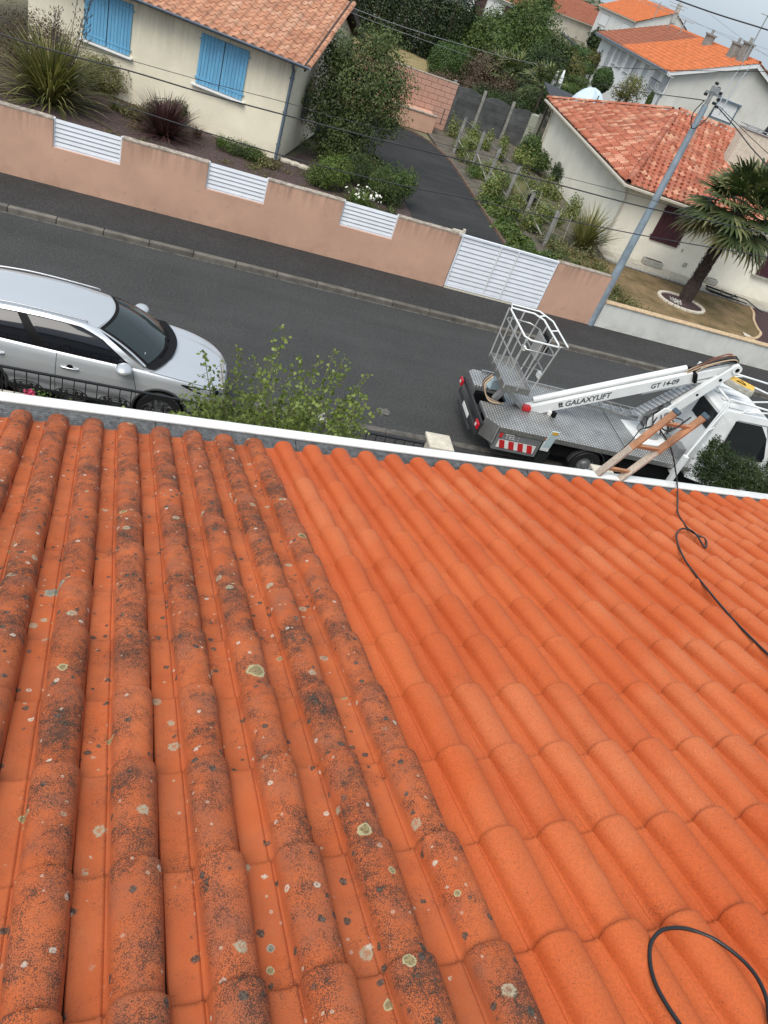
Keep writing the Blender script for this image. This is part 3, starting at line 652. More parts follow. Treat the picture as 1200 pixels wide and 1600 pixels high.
# white low wall with tan coping, to the right
lw = thing('low_wall', 'low off-white garden wall with tan coping in front of the brown lawn', 'wall', (20, WF, 0))
a0 = EX1 + 0.03; mb = MB(); mb.box(a0, WF + 0.02, 0, 60, WF + 0.20, 0.84); bw(mb, 'wall_face', 'white_wall', lw)
L = 0.5; me = MB().box(0.003, 0, 0, L - 0.003, 0.27, 0.035).mesh('coping_stone', 'coping_tan')
for i in range(60): put('coping_stone', me, lw, 0.004, (a0 + i * L - 20, 0.0 - .015 + random.uniform(-.003, .003), 0.842), segs=1)

# ---------------------------------------------------------------- street light / line pole
pole = thing('utility_pole', 'tall blue-grey metal pole carrying the overhead wires beside the pink wall end', 'pole', tuple(at(921, 506, 0.1)))
PB = Vector(pole.location); PT = Vector((PB.x, PB.y, 6.25))
mb = MB(); mb.tube([PB, PB + Vector((0, 0, 3)), PT], [0.125, 0.105, 0.075], 10); bw(mb, 'post', 'pole_paint', pole, smooth=40.0)
mb = MB(); mb.tube([PT + Vector((0, 0, -.02)), PT + Vector((0, 0, .45))], .055, 8); mb.bar(PT + Vector((-.18, 0, .28)), PT + Vector((.28, 0, .28)), .05, .06); mb.bar(PT + Vector((-.1, -.05, .38)), PT + Vector((.12, -.05, .38)), .09, .12)
bw(mb, 'bracket', 'galvanised', pole)
mb = MB()
for dx, dz in ((-.2, .22), (.22, .1), (.30, .2), (.12, .42), (.26, .34), (-.02, .5), (.36, .05)):
    mb.box(PT.x + dx * .8 - .035, PT.y - .06, PT.z + dz - .03, PT.x + dx * .8 + .035, PT.y + .02, PT.z + dz + .035)
bw(mb, 'clamp', 'metal_black', pole, bevel=.01)
mb = MB(); mb.tube(spline([PT + Vector((-.12, -.05, .1)), PT + Vector((-.28, -.12, -.25)), PT + Vector((-.1, -.13, -.55)), PT + Vector((.12, -.12, -.3)), PT + Vector((.2, -.08, .05))], 6), .014, 6)
bw(mb, 'cable_loop', 'wire_dark', pole, smooth=True)

# ---------------------------------------------------------------- tiled roofs of the neighbours
def pal_tile(name, cols, rough=0.85, lich=0.0):
    t = NT(name); p = t.coord()
    v = t.math('FRACT', t.math('ADD', t.math('MULTIPLY', t.objrand(), 7.31), t.math('MULTIPLY', t.island(), 5.13)))
    c = t.ramp(v, [(i / max(1, len(cols) - 1), cc) for i, cc in enumerate(cols)])
    c = t.mix(1.0, c, t.ramp(t.noise(p, 3.5, 5, 0.65), [(0.3, 0.75), (0.7, 1.2)]), 'MULTIPLY')
    c = t.mix(1.0, c, t.ramp(t.noise(p, 30, 4, 0.7), [(0.3, 0.8), (0.7, 1.15)]), 'MULTIPLY')
    if lich: c = t.mix(t.math('MULTIPLY', t.ramp(t.noise(p, 1.2, 5, 0.7), [(0.5, 0), (0.7, 1)]), lich), c, (0.16, 0.12, 0.09))
    t.base(c); t.set(rough, 0, 0.25); t.bump(t.noise(p, 60, 3), 0.3, 0.005); return t.m
pal_tile('tile_salmon', [(0.44, 0.215, 0.13), (0.49, 0.255, 0.16), (0.41, 0.19, 0.115), (0.52, 0.30, 0.20)], lich=0.25)
pal_tile('tile_mixed', [(0.30, 0.085, 0.05), (0.42, 0.14, 0.085), (0.36, 0.11, 0.065), (0.48, 0.19, 0.12), (0.40, 0.13, 0.08), (0.60, 0.33, 0.22), (0.33, 0.10, 0.06)], lich=0.35)
pal_tile('tile_orange', [(0.52, 0.155, 0.06), (0.56, 0.175, 0.07)], lich=0.15)
pal_tile('tile_brown', [(0.28, 0.10, 0.06), (0.32, 0.12, 0.075)], lich=0.3)
def small_tile(w, L, h, seed, m_):
    """double-curved clay tile: pan and roll, nose turned down"""
    g = random.Random(seed); pr = [(0, .35), (.12, .04), (.25, 0.0), (.38, .06), (.48, .35), (.58, .8), (.70, 1.0), (.84, .88), (.94, .55), (1.03, .2)]; mb = MB(); vs = []
    for (t, dz) in ((0, 0.0), (L * 1.06, -0.35 * h)):
        sc_ = 1.0 if t == 0 else 0.95
        for x, z in pr: vs.append(((x - .5) * w * sc_, t, z * h + dz + 0.30 * h + g.uniform(-.001, .001)))
    vs += [(v[0], 0.004, min(v[2] - .12 * h, 0.0)) for v in vs[:len(pr)]]; n = len(pr)
    mb.add(vs, [(i, i + 1, n + i + 1, n + i) for i in range(n - 1)] + [(i + 1, i, 2 * n + i, 2 * n + i + 1) for i in range(n - 1)])
    me = mb.mesh('roof_tile', m_); me.polygons.foreach_set('use_smooth', [True] * len(me.polygons)); me.set_sharp_from_angle(angle=R_(45)); return me
def inpoly(x, y, P):
    c = False
    for i in range(len(P)):
        (x1, y1), (x2, y2) = P[i], P[i - 1]
        if (y1 > y) != (y2 > y) and x < (x2 - x1) * (y - y1) / (y2 - y1) + x1: c = not c
    return c
def tile_slope(roof_o, parentW, M, poly, w, L, h, m_, quota, stag=0.0, seed=0, jit=0.004):
    """tiles on the plane M (x along the eave, y up the slope, z out) inside poly; the quota largest in view are objects"""
    g = random.Random(seed); me = [small_tile(w, L, h, i, m_) for i in range(3)]
    xs = [p[0] for p in poly]; ys = [p[1] for p in poly]; L_ = []
    W = parentW @ M
    for j in range(int((max(ys) - min(ys)) / L) + 1):
        for i in range(int((max(xs) - min(xs)) / w) + 2):
            x = min(xs) + (i + (stag if j % 2 else 0)) * w; y = min(ys) + j * L
            if not inpoly(x, y + L * .5, poly): continue
            q = pix(W @ Vector((x, y + L / 2, 0))); s = 1 / q[2] if (q[2] > .1 and -15 < q[0] < 1215 and -15 < q[1] < 1615) else 0
            L_.append((s, x + g.uniform(-jit, jit), y + g.uniform(-jit * 2, jit * 2), g.uniform(0, jit), g.uniform(-.012, .012)))
    L_.sort(key=lambda c: -c[0]); A = [c for c in L_[:quota] if c[0] > 0]; B = [c for c in L_ if c not in set(A)]
    for c in A:
        o = put('roof_tile', me[g.randrange(3)], roof_o); o.matrix_local = M @ Matrix.Translation((c[1], c[2], c[3])) @ rotz(c[4])
    if B:
        b = me[0]; n0 = len(b.vertices); co = np.empty(n0 * 3); b.vertices.foreach_get('co', co); co = co.reshape(-1, 3); fs = np.array([tuple(p.vertices) for p in b.polygons])
        V = np.concatenate([co + np.array(c[1:4]) for c in B]); V = (np.array(M.to_3x3()) @ V.T).T + np.array(M.translation)
        tag(put('roof_tiles', arr_mesh('roof_tiles', V, np.concatenate([fs + k * n0 for k in range(len(B))]), m_, True), roof_o), kind='stuff')
def ridge_tiles(parent, p, q, r, L, m_, name='ridge_tile'):
    """half-round cover tiles lapped along a line, in the parent's frame"""
    p, q = Vector(p), Vector(q); d = q - p; n = max(1, int(d.length / L)); d.normalize(); s = d.cross(Vector((0, 0, 1))).normalized(); u = s.cross(d)
    mb = MB(); vs = []
    for t, rr in ((0, r * 1.08), (L * 1.1, r * 0.9)):
        for k in range(7): a = math.pi * k / 6; vs.append(Vector((math.cos(a) * rr, t, math.sin(a) * rr * .85)))
    vs += [Vector((v.x * .88, v.y, v.z * .86)) for v in vs[:7]]
    mb.add(vs, [(i + 1, i, 7 + i, 8 + i) for i in range(6)] + [(i, i + 1, 14 + i + 1, 14 + i) for i in range(6)]); me = mb.mesh(name, m_, smooth=45.0)
    B = Matrix((s, d, u)).transposed().to_4x4()
    for i in range(n):
        o = put(name, me, parent); o.matrix_local = Matrix.Translation(p + d * (i * L)) @ B @ Matrix.Rotation(random.uniform(-.02, .02), 4, 'Y')
def slope_frame(p0, p1, up):
    """plane frame: origin p0, x along p0->p1, y up the slope through point up"""
    p0, p1, up = Vector(p0), Vector(p1), Vector(up); x = (p1 - p0).normalized(); n = x.cross(up - p0).normalized(); y = n.cross(x)
    M = Matrix((x, y, n)).transposed().to_4x4(); M.translation = p0; return M

# ---------------------------------------------------------------- house across the street, blue shutters
c0 = at(433, 251, 0.06); lh = thing('house', 'cream house across the street with light blue shutters', 'house', tuple(c0), R_(-18))
LW = WMx(lh); EZ = 3.02
HX = on_frame(44, 12, lh).x; mb = MB(); mb.box(HX, 0, 0, 0, 8.6, EZ + 0.02); mb.add([(0, 0, EZ + .02), (0, 8.6, EZ + .02), (0, 4.3, EZ + .02 + 4.3 * .33)], [(0, 1, 2)]); mb.build('wall', 'cream_render', lh)
roof2 = thing('roof', None, None); roof2.parent = lh
rz = lambda y: EZ + 0.10 + (y + 0.42) * 0.33
mb = MB(); mb.add([(-13.4, -.42, rz(-.42) - .06), (.38, -.42, rz(-.42) - .06), (.38, 4.3, rz(4.3) - .06), (-13.4, 4.3, rz(4.3) - .06), (.38, 9.0, rz(-.4) - .06), (-13.4, 9.0, rz(-.4) - .06)], [(0, 1, 2, 3), (3, 2, 4, 5)])
mb.box(-13.4, -.42, rz(-.42) - .16, .38, -.39, rz(-.42) - .07)
mb.build('roof_deck', 'wood_dark', roof2)
Ms = slope_frame((-13.4, -.50, rz(-.50) - .05), (.38, -.50, rz(-.50) - .05), (-13.4, 4.3, rz(4.3) - .05))
sl = math.hypot(4.8, 4.8 * .33); tile_slope(roof2, LW, Ms, [(0, 0), (13.85, 0), (13.85, sl), (0, sl)], 0.30, 0.355, 0.075, 'tile_salmon', 290, seed=2)
mb = MB(); mb.bar((.36, -.48, rz(-.48) - .10), (.36, 4.3, rz(4.3) - .10), .05, .22); mb.bar((.36, 9.0, rz(-.4) - .10), (.36, 4.34, rz(4.3) - .10), .05, .22); mb.build('verge_board', 'wood_dark', roof2)
mb = MB()                                    # zinc gutter and downpipe
gp = [(-.62 + .06 * math.cos(a) * 1.1, rz(-.5) - .02 + .06 * math.sin(a)) for a in [math.pi + math.pi * k / 8 for k in range(9)]]
mb.grid(lambda u, v: (-13.4 + 13.95 * u, *gp[round(v * 8)]), 1, 8); mb.grid(lambda u, v: (-13.4 + 13.95 * u, gp[8 - round(v * 8)][0] * 1.0, gp[8 - round(v * 8)][1] - .004), 1, 8)
mb.build('gutter', 'zinc_blue', lh, smooth=True)
mb = MB(); mb.tube([(.0, -.60, rz(-.5) - .07), (.0, -.52, rz(-.5) - .18), (-.06, -.07, EZ - .28), (-.06, -.07, 0.05)], .052, 10); 
for z in (.5, 1.5, 2.5): mb.box(-.13, -.13, z, .01, -.005, z + .03)
mb.build('downpipe', 'zinc_blue', lh, smooth=50.0)
def shutter_pair(parent, x0, x1, z0, z1, m_, sill='white_paint', y=0.0, planks=7, name='shutter', sills=True, leaf_out=-0.05):
    xm = (x0 + x1) / 2
    for (a, b, hs) in ((x0, xm - .012, -1), (xm + .012, x1, 1)):
        s = thing(name, None, None); s.parent = parent; s.location = (a, y + leaf_out, z0); w = (b - a) / planks
        me = MB().box(0.004, 0, 0, w - 0.004, .028, z1 - z0).mesh('plank', m_)
        for i in range(planks): put('plank', me, s, 0.004, (i * w, 0, 0), segs=1)
        mb = MB(); mb.box(.01, .029, .01, b - a - .01, .034, z1 - z0 - .01)
        for zz in (.14, z1 - z0 - .19): mb.box(.01, -.012, zz, b - a - .01, -.002, zz + .06)
        mb.build('ledge', m_, s)
        mb = MB()
        for zz in (.15, z1 - z0 - .18):
            xx = 0 if hs < 0 else b - a; mb.box(xx - .05, -.016, zz, xx + .05, .03, zz + .035)
        mb.build('hinge', m_, s)
    mb = MB(); mb.box(x0 + .02, y - .012, z0, x1 - .02, y - .004, z1); mb.build('window_recess', 'gap_grey', parent)
    if sills: mb = MB(); mb.box(x0 - .12, y - .13, z0 - .085, x1 + .12, y - .002, z0 - .03); mb.build('window_sill', sill, parent, bevel=.008)
for (pa, pb, pc) in (((305, 133), (377, 160), (318, 52)), ((130, 68), (202, 92), (209, 9))):
    A, B, C_ = on_frame(*pa, lh), on_frame(*pb, lh), on_frame(*pc, lh)
    zb = 1.36 if pa[0] > 200 else 1.36; shutter_pair(lh, A.x, B.x, zb, zb + 1.42, 'shutter_blue')
mb = MB(); mb.box(.02, 2.0, 1.0, .05, 2.9, 2.0); mb.build('side_window', 'window_glass', lh)

# ---------------------------------------------------------------- garden and driveway behind the pink wall
def flat(name, pix_pts, z, m_, pts=None, label=None):
    P = [at(*p, z) for p in pix_pts] if pts is None else [Vector((*p, z)) for p in pts]
    mb = MB(); mb.add(P, [tuple(range(len(P)))]); 
    o = mb.build(name, m_)
    if o.data.polygons[0].normal.z < 0: o.data.flip_normals()
    return tag(o, kind='structure')
flat('garden_bed', None, 0.052, 'mulch', pts=[(-16, WF + .2), (6.75, WF + .2), (6.75, 26), (5.5, 33), (2.4, 27.0), (-16, 33)])
flat('driveway', None, 0.060, 'drive_asphalt', pts=[(6.75, WF + .2), (10.15, WF + .2), (10.1, 30), (10.05, 33.5), (9.8, 35.5), (9.1, 37.0), (8.0, 37.6), (2.0, 37.9), (2.0, 31), (6.3, 31), (6.75, 26)])
flat('vegetable_bed', None, 0.048, 'soil', pts=[(10.1, WF + .2), (15.0, WF + .2), (15.4, 42), (9.6, 42), (10.1, 30)])
mat('edging_brown', (0.15, 0.095, 0.065), 0.9, var=0.4, scale=6)
ed = tag(thing('driveway_edge', None, None), kind='structure')
path = spline([(10.2, WF + .3, .06), (10.18, 24, .06), (10.15, 30, .06), (10.05, 33.8, .06), (9.6, 35.9, .06), (8.8, 37.2, .06), (7.2, 37.75, .06), (3, 37.9, .06)], 5)
n_ = 0
for a, b in zip(path[:-1], path[1:]):
    k = max(1, int((b - a).length / 0.5))
    for q in range(k):
        p, r = a.lerp(b, (q + .02) / k), a.lerp(b, (q + .97) / k); mb = MB(); mb.bar(p, r, .055, .13); mb.build('edging_block', 'edging_brown', ed); n_ += 1
# pink block wall and the lower pink wall in front
BY = 39.6; q1, q2, q3 = on_y(605, 90, BY), on_y(717, 133, BY), on_y(697, 188, BY)
bwall = thing('block_wall', 'tall pink blockwork wall at the end of the driveway', 'wall', (9, BY, 0)); x1 = q2.x; zt = q2.z
bx, bh = 0.52, 0.235; nz = int(zt / bh) + 1; me = MB().box(0.010, 0, 0.010, bx - .010, .2, bh - .010).mesh('block', 'block_render'); meh = MB().box(0.010, 0, 0.010, bx / 2 - .010, .2, bh - .010).mesh('half_block', 'block_render')
for j in range(nz):
    z = zt - (j + 1) * bh
    if z < -.2: break
    x = x1
    if j % 2: x -= bx / 2; put('half_block', meh, bwall, .006, (x - 9, 0, z), segs=1)
    while x > 2.5: x -= bx; put('block', me, bwall, .006, (x - 9, random.uniform(-.002, .002), z), segs=1)
mb = MB(); mb.box(2.4, BY + .016, 0, x1, BY + .19, zt - .01); bw(mb, 'mortar_core', 'mortar' if 'mortar' in MATS else mat('mortar', (.22, .13, .10), .95, var=.3), bwall)
mb = MB(); mb.box(2.4, BY - .01, zt + .002, x1 + .02, BY + .22, zt + .035); bw(mb, 'coping', 'coping_rough', bwall)
mb = MB(); mb.box(x1 + .002, BY - .02, 0, x1 + .14, BY + .2, zt - .05); mb.box(x1 - .30, BY - .03, .3, x1 - .28, BY - .005, 1.0); bw(mb, 'end_post', 'concrete_dark', bwall)
lp = thing('low_block_wall', 'low pink wall running in front of the tall pink blockwork', 'wall', (7, 38.3, 0)); mb = MB(); mb.box(2.5, 38.2, 0, 10.0, 38.36, .78); bw(mb, 'wall_face', 'pink_render', lp)
mb = MB(); mb.box(2.5, 38.16, .783, 10.05, 38.40, .82); bw(mb, 'coping', 'coping_rough', lp)
flat('terrace', None, 0.72, 'pink_render', pts=[(2.5, 38.36), (10.0, 38.36), (10.0, BY), (2.5, BY)]); 
# precast concrete fence: posts with planks slotted between
fence = thing('concrete_fence', 'dark grey precast concrete plank fence behind the vegetable garden', 'fence', (13.5, 42.5, 0))
fx = [11.5, 13.15, 14.75, 16.3]; FY = lambda x: 42.6 - 0.15 * (x - 11.5)
for i, x in enumerate(fx):
    mb = MB(); mb.box(x - .07, FY(x) - .09, 0, x + .07, FY(x) + .05, 1.95 - .1 * (i == 3)); bw(mb, 'fence_post', 'concrete', fence, bevel=.01)
for i in range(3):
    for j in range(6):
        x0, x1_ = fx[i] + .075, fx[i + 1] - .075; y = FY((x0 + x1_) / 2); z0 = j * .30; arch = .13 if j == 5 else 0; mb = MB(); top_ = []
        for q in range(9): u = q / 8; top_.append((x0 + (x1_ - x0) * u, z0 + .292 + arch * math.sin(u * math.pi) - (0.12 if j == 5 else 0)))
        mb.prism([(x0, z0 + .004), (x1_, z0 + .004)] + top_[::-1], y - .02, y + .02, MY); bw(mb, 'concrete_plank', 'concrete_dark', fence, bevel=.006)
# grey-green garden cabinet beside the white house
cab_ = thing('garden_cabinet', 'pale green ribbed box standing against the fence by the ivory house', 'box', tuple(at(822, 235, 0)))
cx_, cy_ = cab_.location.x, cab_.location.y; mb = MB(); mb.box(cx_ - .42, cy_, 0, cx_ + .35, cy_ + .55, 1.72); bw(mb, 'body', 'leafless_green' if 'leafless_green' in MATS else mat('leafless_green', (0.34, 0.36, 0.29), .6, var=.08), cab_, bevel=.02)
for z in (.55, 1.12): mb = MB(); mb.box(cx_ - .43, cy_ - .006, z, cx_ + .355, cy_ + .2, z + .018); bw(mb, 'joint', 'gap_grey', cab_)

# concrete posts with rails and wire beside the driveway
pbase = [((708, 240), (731, 184)), ((737, 262), (757, 207)), ((758, 290), (781, 232)), ((789, 313), (808, 259)), ((814, 350), (834, 305)), ((849, 385), (874, 332)), ((803, 318), (826, 292))][:6]
PP = []
for i, (b, t_) in enumerate(pbase):
    B = at(*b, 0.03); T = on_y(*t_, B.y); hgt = min(1.75, max(1.2, T.z)); PP.append((B, hgt))
    p = thing('fence_post', ['concrete fence post farthest from the street, first by the driveway bend', 'second concrete post counted from the pink block wall', 'third concrete post counted from the pink block wall', 'fourth concrete post, leaning, counted from the pink block wall', 'fifth concrete post, beside the dark watering can', 'stout concrete post nearest the white gate, by the flax'][i], 'post', tuple(B), 0, 'concrete posts along the vegetable garden')
    mb = MB(); mb.box(-.055, -.055, 0, .055, .055, hgt); o = mb.build('post', 'concrete', p, bevel=.015); o.rotation_euler = (random.uniform(-.02, .02), random.uniform(-.03, .03), .1)
    mb = MB(); mb.box(-.058, -.058, hgt + .001, .058, .058, hgt + .02); mb.build('post_top', 'concrete_dark', p, bevel=.01)
wf = thing('wire_fence', 'sagging wires and thin pale rails strung between the concrete posts', 'fence', tuple(PP[2][0])); 
for f_ in (.25, .6, .92):
    mb = MB(); mb.tube([Vector((B.x, B.y - .06, B.z + h_ * f_)) for B, h_ in PP], .006, 5); bw(mb, 'wire', 'galvanised', wf)
for i in (0, 1, 2, 4):
    (A, h1), (B, h2) = PP[i], PP[i + 1] if i < 5 else PP[5]; mb = MB(); mb.bar(A + Vector((0, -.08, .62)), B + Vector((0, -.08, .16)), .03, .04); bw(mb, 'rail', 'planter_stone', wf)
for k, (px, py) in enumerate(((828, 345), (860, 372), (876, 385), (905, 372))):
    B = at(px, py, 0.03); mb = MB(); mb.tube([B, B + Vector((random.uniform(-.1, .1), 0, 1.15))], .014, 6); s = bw(mb, 'bamboo_cane', 'planter_stone', wf)

# ---------------------------------------------------------------- ivory house on the right
rh0 = Vector((15.25, 27.55, 0)); rh = thing('house', 'ivory house with mottled red hipped tile roof and maroon shutters', 'house', tuple(rh0), R_(-5.5))
RWm = WMx(rh); DW, DL, EZ2 = 22.0, 13.6, 2.52
mb = MB(); mb.box(0, 0, 0, DW, DL, EZ2 + .12); mb.build('wall', 'ivory_render', rh)
apx = RWm.inverted() @ Vector((19.5, 34.6, 4.72)); o_ = .42; ez2 = 2.66
E0, E1, E2 = Vector((-o_, DL + .4, ez2)), Vector((-o_, -o_, ez2)), Vector((DW + .4, -o_, ez2)); AP = apx; AR = Vector((DW - 4, apx.y, apx.z)); E3 = Vector((DW + .4, DL + .4, ez2))
roof3 = thing('roof', None, None); roof3.parent = rh
dz = Vector((0, 0, -.05)); mb = MB(); mb.add([E0 + dz, E1 + dz, E2 + dz, E3 + dz, AP + dz, AR + dz], [(0, 1, 4), (1, 2, 5, 4), (2, 3, 5), (3, 0, 4, 5)]); mb.build('roof_deck', 'wood_dark', roof3)
M1 = slope_frame(E1 + Vector((0, 0, -.02)), E2 + Vector((0, 0, -.02)), AP); i1 = M1.inverted(); pl = [(i1 @ q).xy[:] for q in (E1, E2, AR, AP)]; tile_slope(roof3, RWm, M1, pl, .255, .335, .075, 'tile_mixed', 160, stag=0.5, seed=4, jit=.012)
M2 = slope_frame(E0 + Vector((0, 0, -.02)), E1 + Vector((0, 0, -.02)), AP); i2 = M2.inverted(); pl = [(i2 @ q).xy[:] for q in (E0, E1, AP)]; tile_slope(roof3, RWm, M2, pl, .255, .335, .075, 'tile_mixed', 135, stag=0.5, seed=5, jit=.012)
ridge_tiles(roof3, E1 + Vector((.03, .03, .05)), AP + Vector((0, 0, .07)), .12, .36, 'tile_mixed', 'hip_tile')
ridge_tiles(roof3, AP + Vector((0, 0, .05)), AR + Vector((0, 0, .05)), .12, .40, 'tile_mixed')
ridge_tiles(roof3, E0 + Vector((0, 0, .05)), AP + Vector((0, 0, .05)), .12, .40, 'tile_mixed', 'rear_hip_tile')
mb = MB(); gz = ez2 - .04
mb.box(-o_ - .14, -o_ - .14, gz - .10, DW + .4, -o_ - .02, gz); mb.box(-o_ - .14, -o_ - .018, gz - .10, -o_ - .02, DL + .4, gz)
mb.build('gutter', 'gutter_ivory' if 'gutter_ivory' in MATS else mat('gutter_ivory', (0.52, 0.48, 0.40), .5, var=.08), rh, bevel=.02)
mb = MB(); mb.box(-o_ - .015, -o_ - .015, gz - .12, DW + .4, -.005, gz - .09); mb.box(-o_ - .015, 0, gz - .12, -.005, DL + .4, gz - .09); mb.build('soffit', 'gutter_ivory', rh)
mb = MB(); mb.tube([(-.30, -.25, gz - .12), (-.14, -.12, gz - .35), (-.06, -.06, gz - .5), (-.06, -.06, .05)], .045, 8); mb.build('downpipe', 'gutter_ivory', rh, smooth=50.0)
mb = MB(); mb.tube([(-.40, DL - .3, gz - .1), (-.12, DL - .4, gz - .4), (-.06, DL - .4, .05)], .045, 8); mb.build('downpipe', 'gutter_ivory', rh, smooth=50.0)
S1 = [on_frame(*p, rh) for p in ((1015, 370), (1053, 382))]; shutter_pair(rh, S1[0].x, S1[0].x + 1.25, 0.98, 2.35, 'maroon', planks=3, sills=False)
S2 = on_frame(1185, 420, rh); shutter_pair(rh, S2.x, S2.x + 1.25, 1.0, 2.3, 'maroon', planks=3, sills=True, sill='planter_stone')
mb = MB()
for p in ((1066, 391), (1172, 424)): q = on_frame(*p, rh); mb.box(q.x - .02, -.03, q.z - .06, q.x + .02, -.002, q.z + .06)
q = on_frame(1070, 414, rh); mb.box(q.x - .09, -.012, q.z - .09, q.x + .09, -.002, q.z + .09); mb.build('wall_vent', 'planter_stone', rh)
# chimney stack with its steel cowl
CH = RWm.inverted() @ Vector((20.75, 31.0, 0)); cz = 3.4
mb = MB(); mb.box(CH.x - .05, CH.y, 2.8, CH.x + 1.55, CH.y + .62, 5.22); mb.build('chimney', 'cream_concrete', rh, bevel=.01)
ch = thing('chimney_cowl', None, None); ch.parent = rh; ch.location = (CH.x + .75, CH.y + .3, 5.23)
mb = MB()
for z in (.03, .14): mb.tube([(-.82, -.34, z), (.82, -.34, z), (.82, .34, z), (-.82, .34, z)], .018, 4, closed=True)
for x in (-.82, -.3, .3, .82): mb.bar((x, -.34, 0), (x, -.34, .17), .03, .03)
mb.box(-.8, -.33, .0, .8, .33, .02); mb.build('guard_frame', 'galvanised', ch)
mb = MB(); mb.tube([(.2, 0, .05), (.38, 0, .78)], .095, 12); mb.build('flue', 'metal_black', ch, smooth=40.0)
# paved walk, planters, lawn, palm ring
mat('lattice_dark', (0.02, 0.022, 0.024), .7)  # plain near-black grey
walk = tag(thing('garden_path', None, None, (15.0, 26.6, 0), R_(-5.5)), kind='structure'); me = MB().box(.006, .006, 0, .494, .494, .075).mesh('paving_slab', 'paving')
for i in range(24):
    for j in range(2): put('paving_slab', me, walk, .006, (i * .5, .02 + j * .5 - 0.1, 0), segs=1)
meb = MB().box(.006, 0, 0, .214, .16, .10).mesh('edging_brick', 'planter_stone')
for i in range(44): put('edging_brick', meb, walk, .01, (i * .22, -.30 + random.uniform(-.01, .01), 0), segs=1)
P = [at(*p, 0.055) for p in ((945, 462), (905, 392), (950, 400), (1050, 441), (1150, 473), (1172, 480), (1178, 492), (1180, 505), (1188, 518), (1180, 528), (1168, 530))]
P2 = [Vector((11.9, WF + .25, .055)), Vector((13.2, 26.5, .055)), Vector((15.6, 26.1, .055))] + P[4:] + [Vector((18.9, WF + .25, .055))]
mb = MB(); mb.add(P2, [tuple(range(len(P2)))]); lawn = tag(mb.build('lawn', 'lawn_dry'), kind='structure')
if lawn.data.polygons[0].normal.z < 0: lawn.data.flip_normals()
flat('right_garden_bed', None, 0.050, 'mulch_red', pts=[(15.5, WF + .25), (40, WF + .25), (40, 27.2), (15.5, 27.3)])
flat('forecourt', None, 0.057, 'paving', pts=[(23.2, 23.5), (40, 23.5), (40, 28), (21.5, 27.3), (21.6, 26.0), (22.6, 25.8)])
edg = spline([at(*p, .06) for p in ((1172, 480), (1177, 490), (1177, 500), (1182, 512), (1188, 522), (1180, 529), (1166, 527))], 5)
et = tag(thing('lawn_edge', None, None), kind='structure')
mb = MB()
for a, b in zip(edg[:-1], edg[1:]): mb.bar(a, b, .10, .08)
mb.build('edging', 'coping_tan', et)
ring_c = (at(1023, 452, .05) + at(1085, 487, .05)) / 2; rr = (at(1023, 452, .05) - at(1085, 487, .05)).length / 2
pb = tag(thing('palm_bed', None, None, (17.15, 23.75, 0.05)), kind='structure'); BR = .92; BS = .78
mb = MB(); mb.add([(math.cos(a) * BR, math.sin(a) * BR * BS, .02) for a in [2 * math.pi * i / 24 for i in range(24)]], [tuple(range(24))]); mb.build('bed_mulch', 'mulch_red', pb)
for i in range(22):
    a = 2 * math.pi * i / 22; b = 2 * math.pi * (i + .93) / 22; mb = MB(); mb.bar((math.cos(a) * BR, math.sin(a) * BR * BS, .03), (math.cos(b) * BR, math.sin(b) * BR * BS, .03), .13, .09); mb.build('edging_stone', 'cream_concrete', pb, bevel=.015)
V, F = leaf_cloud([((-.28, -.12, .05), (.22, .20, .05))], 260, .07, seed=3, shell=1.0, box=True, jit=1); tag(put('pebbles', arr_mesh('pebbles', V, F, 'gravel_white'), pb), kind='stuff')
def planter(px, py, L_, label, plant=False):
    p = at(px, py, .08); t = thing('planter', label, 'planter', tuple(p), R_(-5.5), 'stone planters at the foot of the ivory house')
    mb = MB(); mb.prism([(-L_ / 2, -.14), (L_ / 2, -.14), (L_ / 2, .14), (-L_ / 2, .14)], 0, .23); mb.build('trough', 'planter_stone', t, bevel=.025)
    mb = MB(); mb.box(-L_ / 2 + .05, -.10, .231, L_ / 2 - .05, .10, .236); mb.build('soil', 'mulch', t)
    if plant: crown('foliage', [((.02, 0, .42), (.24, .22, .2))], 900, .05, 'leaf_dark', t, seed=2)
planter(1017, 415, .85, 'long weathered stone planter under the first maroon shutters')
planter(1108, 443, .5, 'small stone planter half hidden behind the palm trunk')
planter(1190, 466, .9, 'stone planter holding a round dark shrub at right edge', True)
drain = thing('glass_panes', 'dark glass panes and frames lying on the path beside the ivory house', 'panes', tuple(at(1150, 466, .14)), R_(-5.5))
mb = MB(); mb.box(-1.3, -.22, 0, .1, .32, .02); mb.build('pane', 'glass_dark', drain)
mb = MB()
for (a, b) in (((-1.5, -.1), (.3, -.42)), ((-1.3, .33), (.5, .1)), ((-.9, -.3), (-.5, .4)), ((.5, .15), (.75, -.9)), ((.1, .3), (-.5, -.3))): mb.bar((*a, .035), (*b, .035), .05, .03)
mb.build('frame', 'metal_black', drain)
flat('step_stone', ((1160, 518), (1172, 524), (1186, 536), (1168, 531)), 0.064, 'cream_concrete')

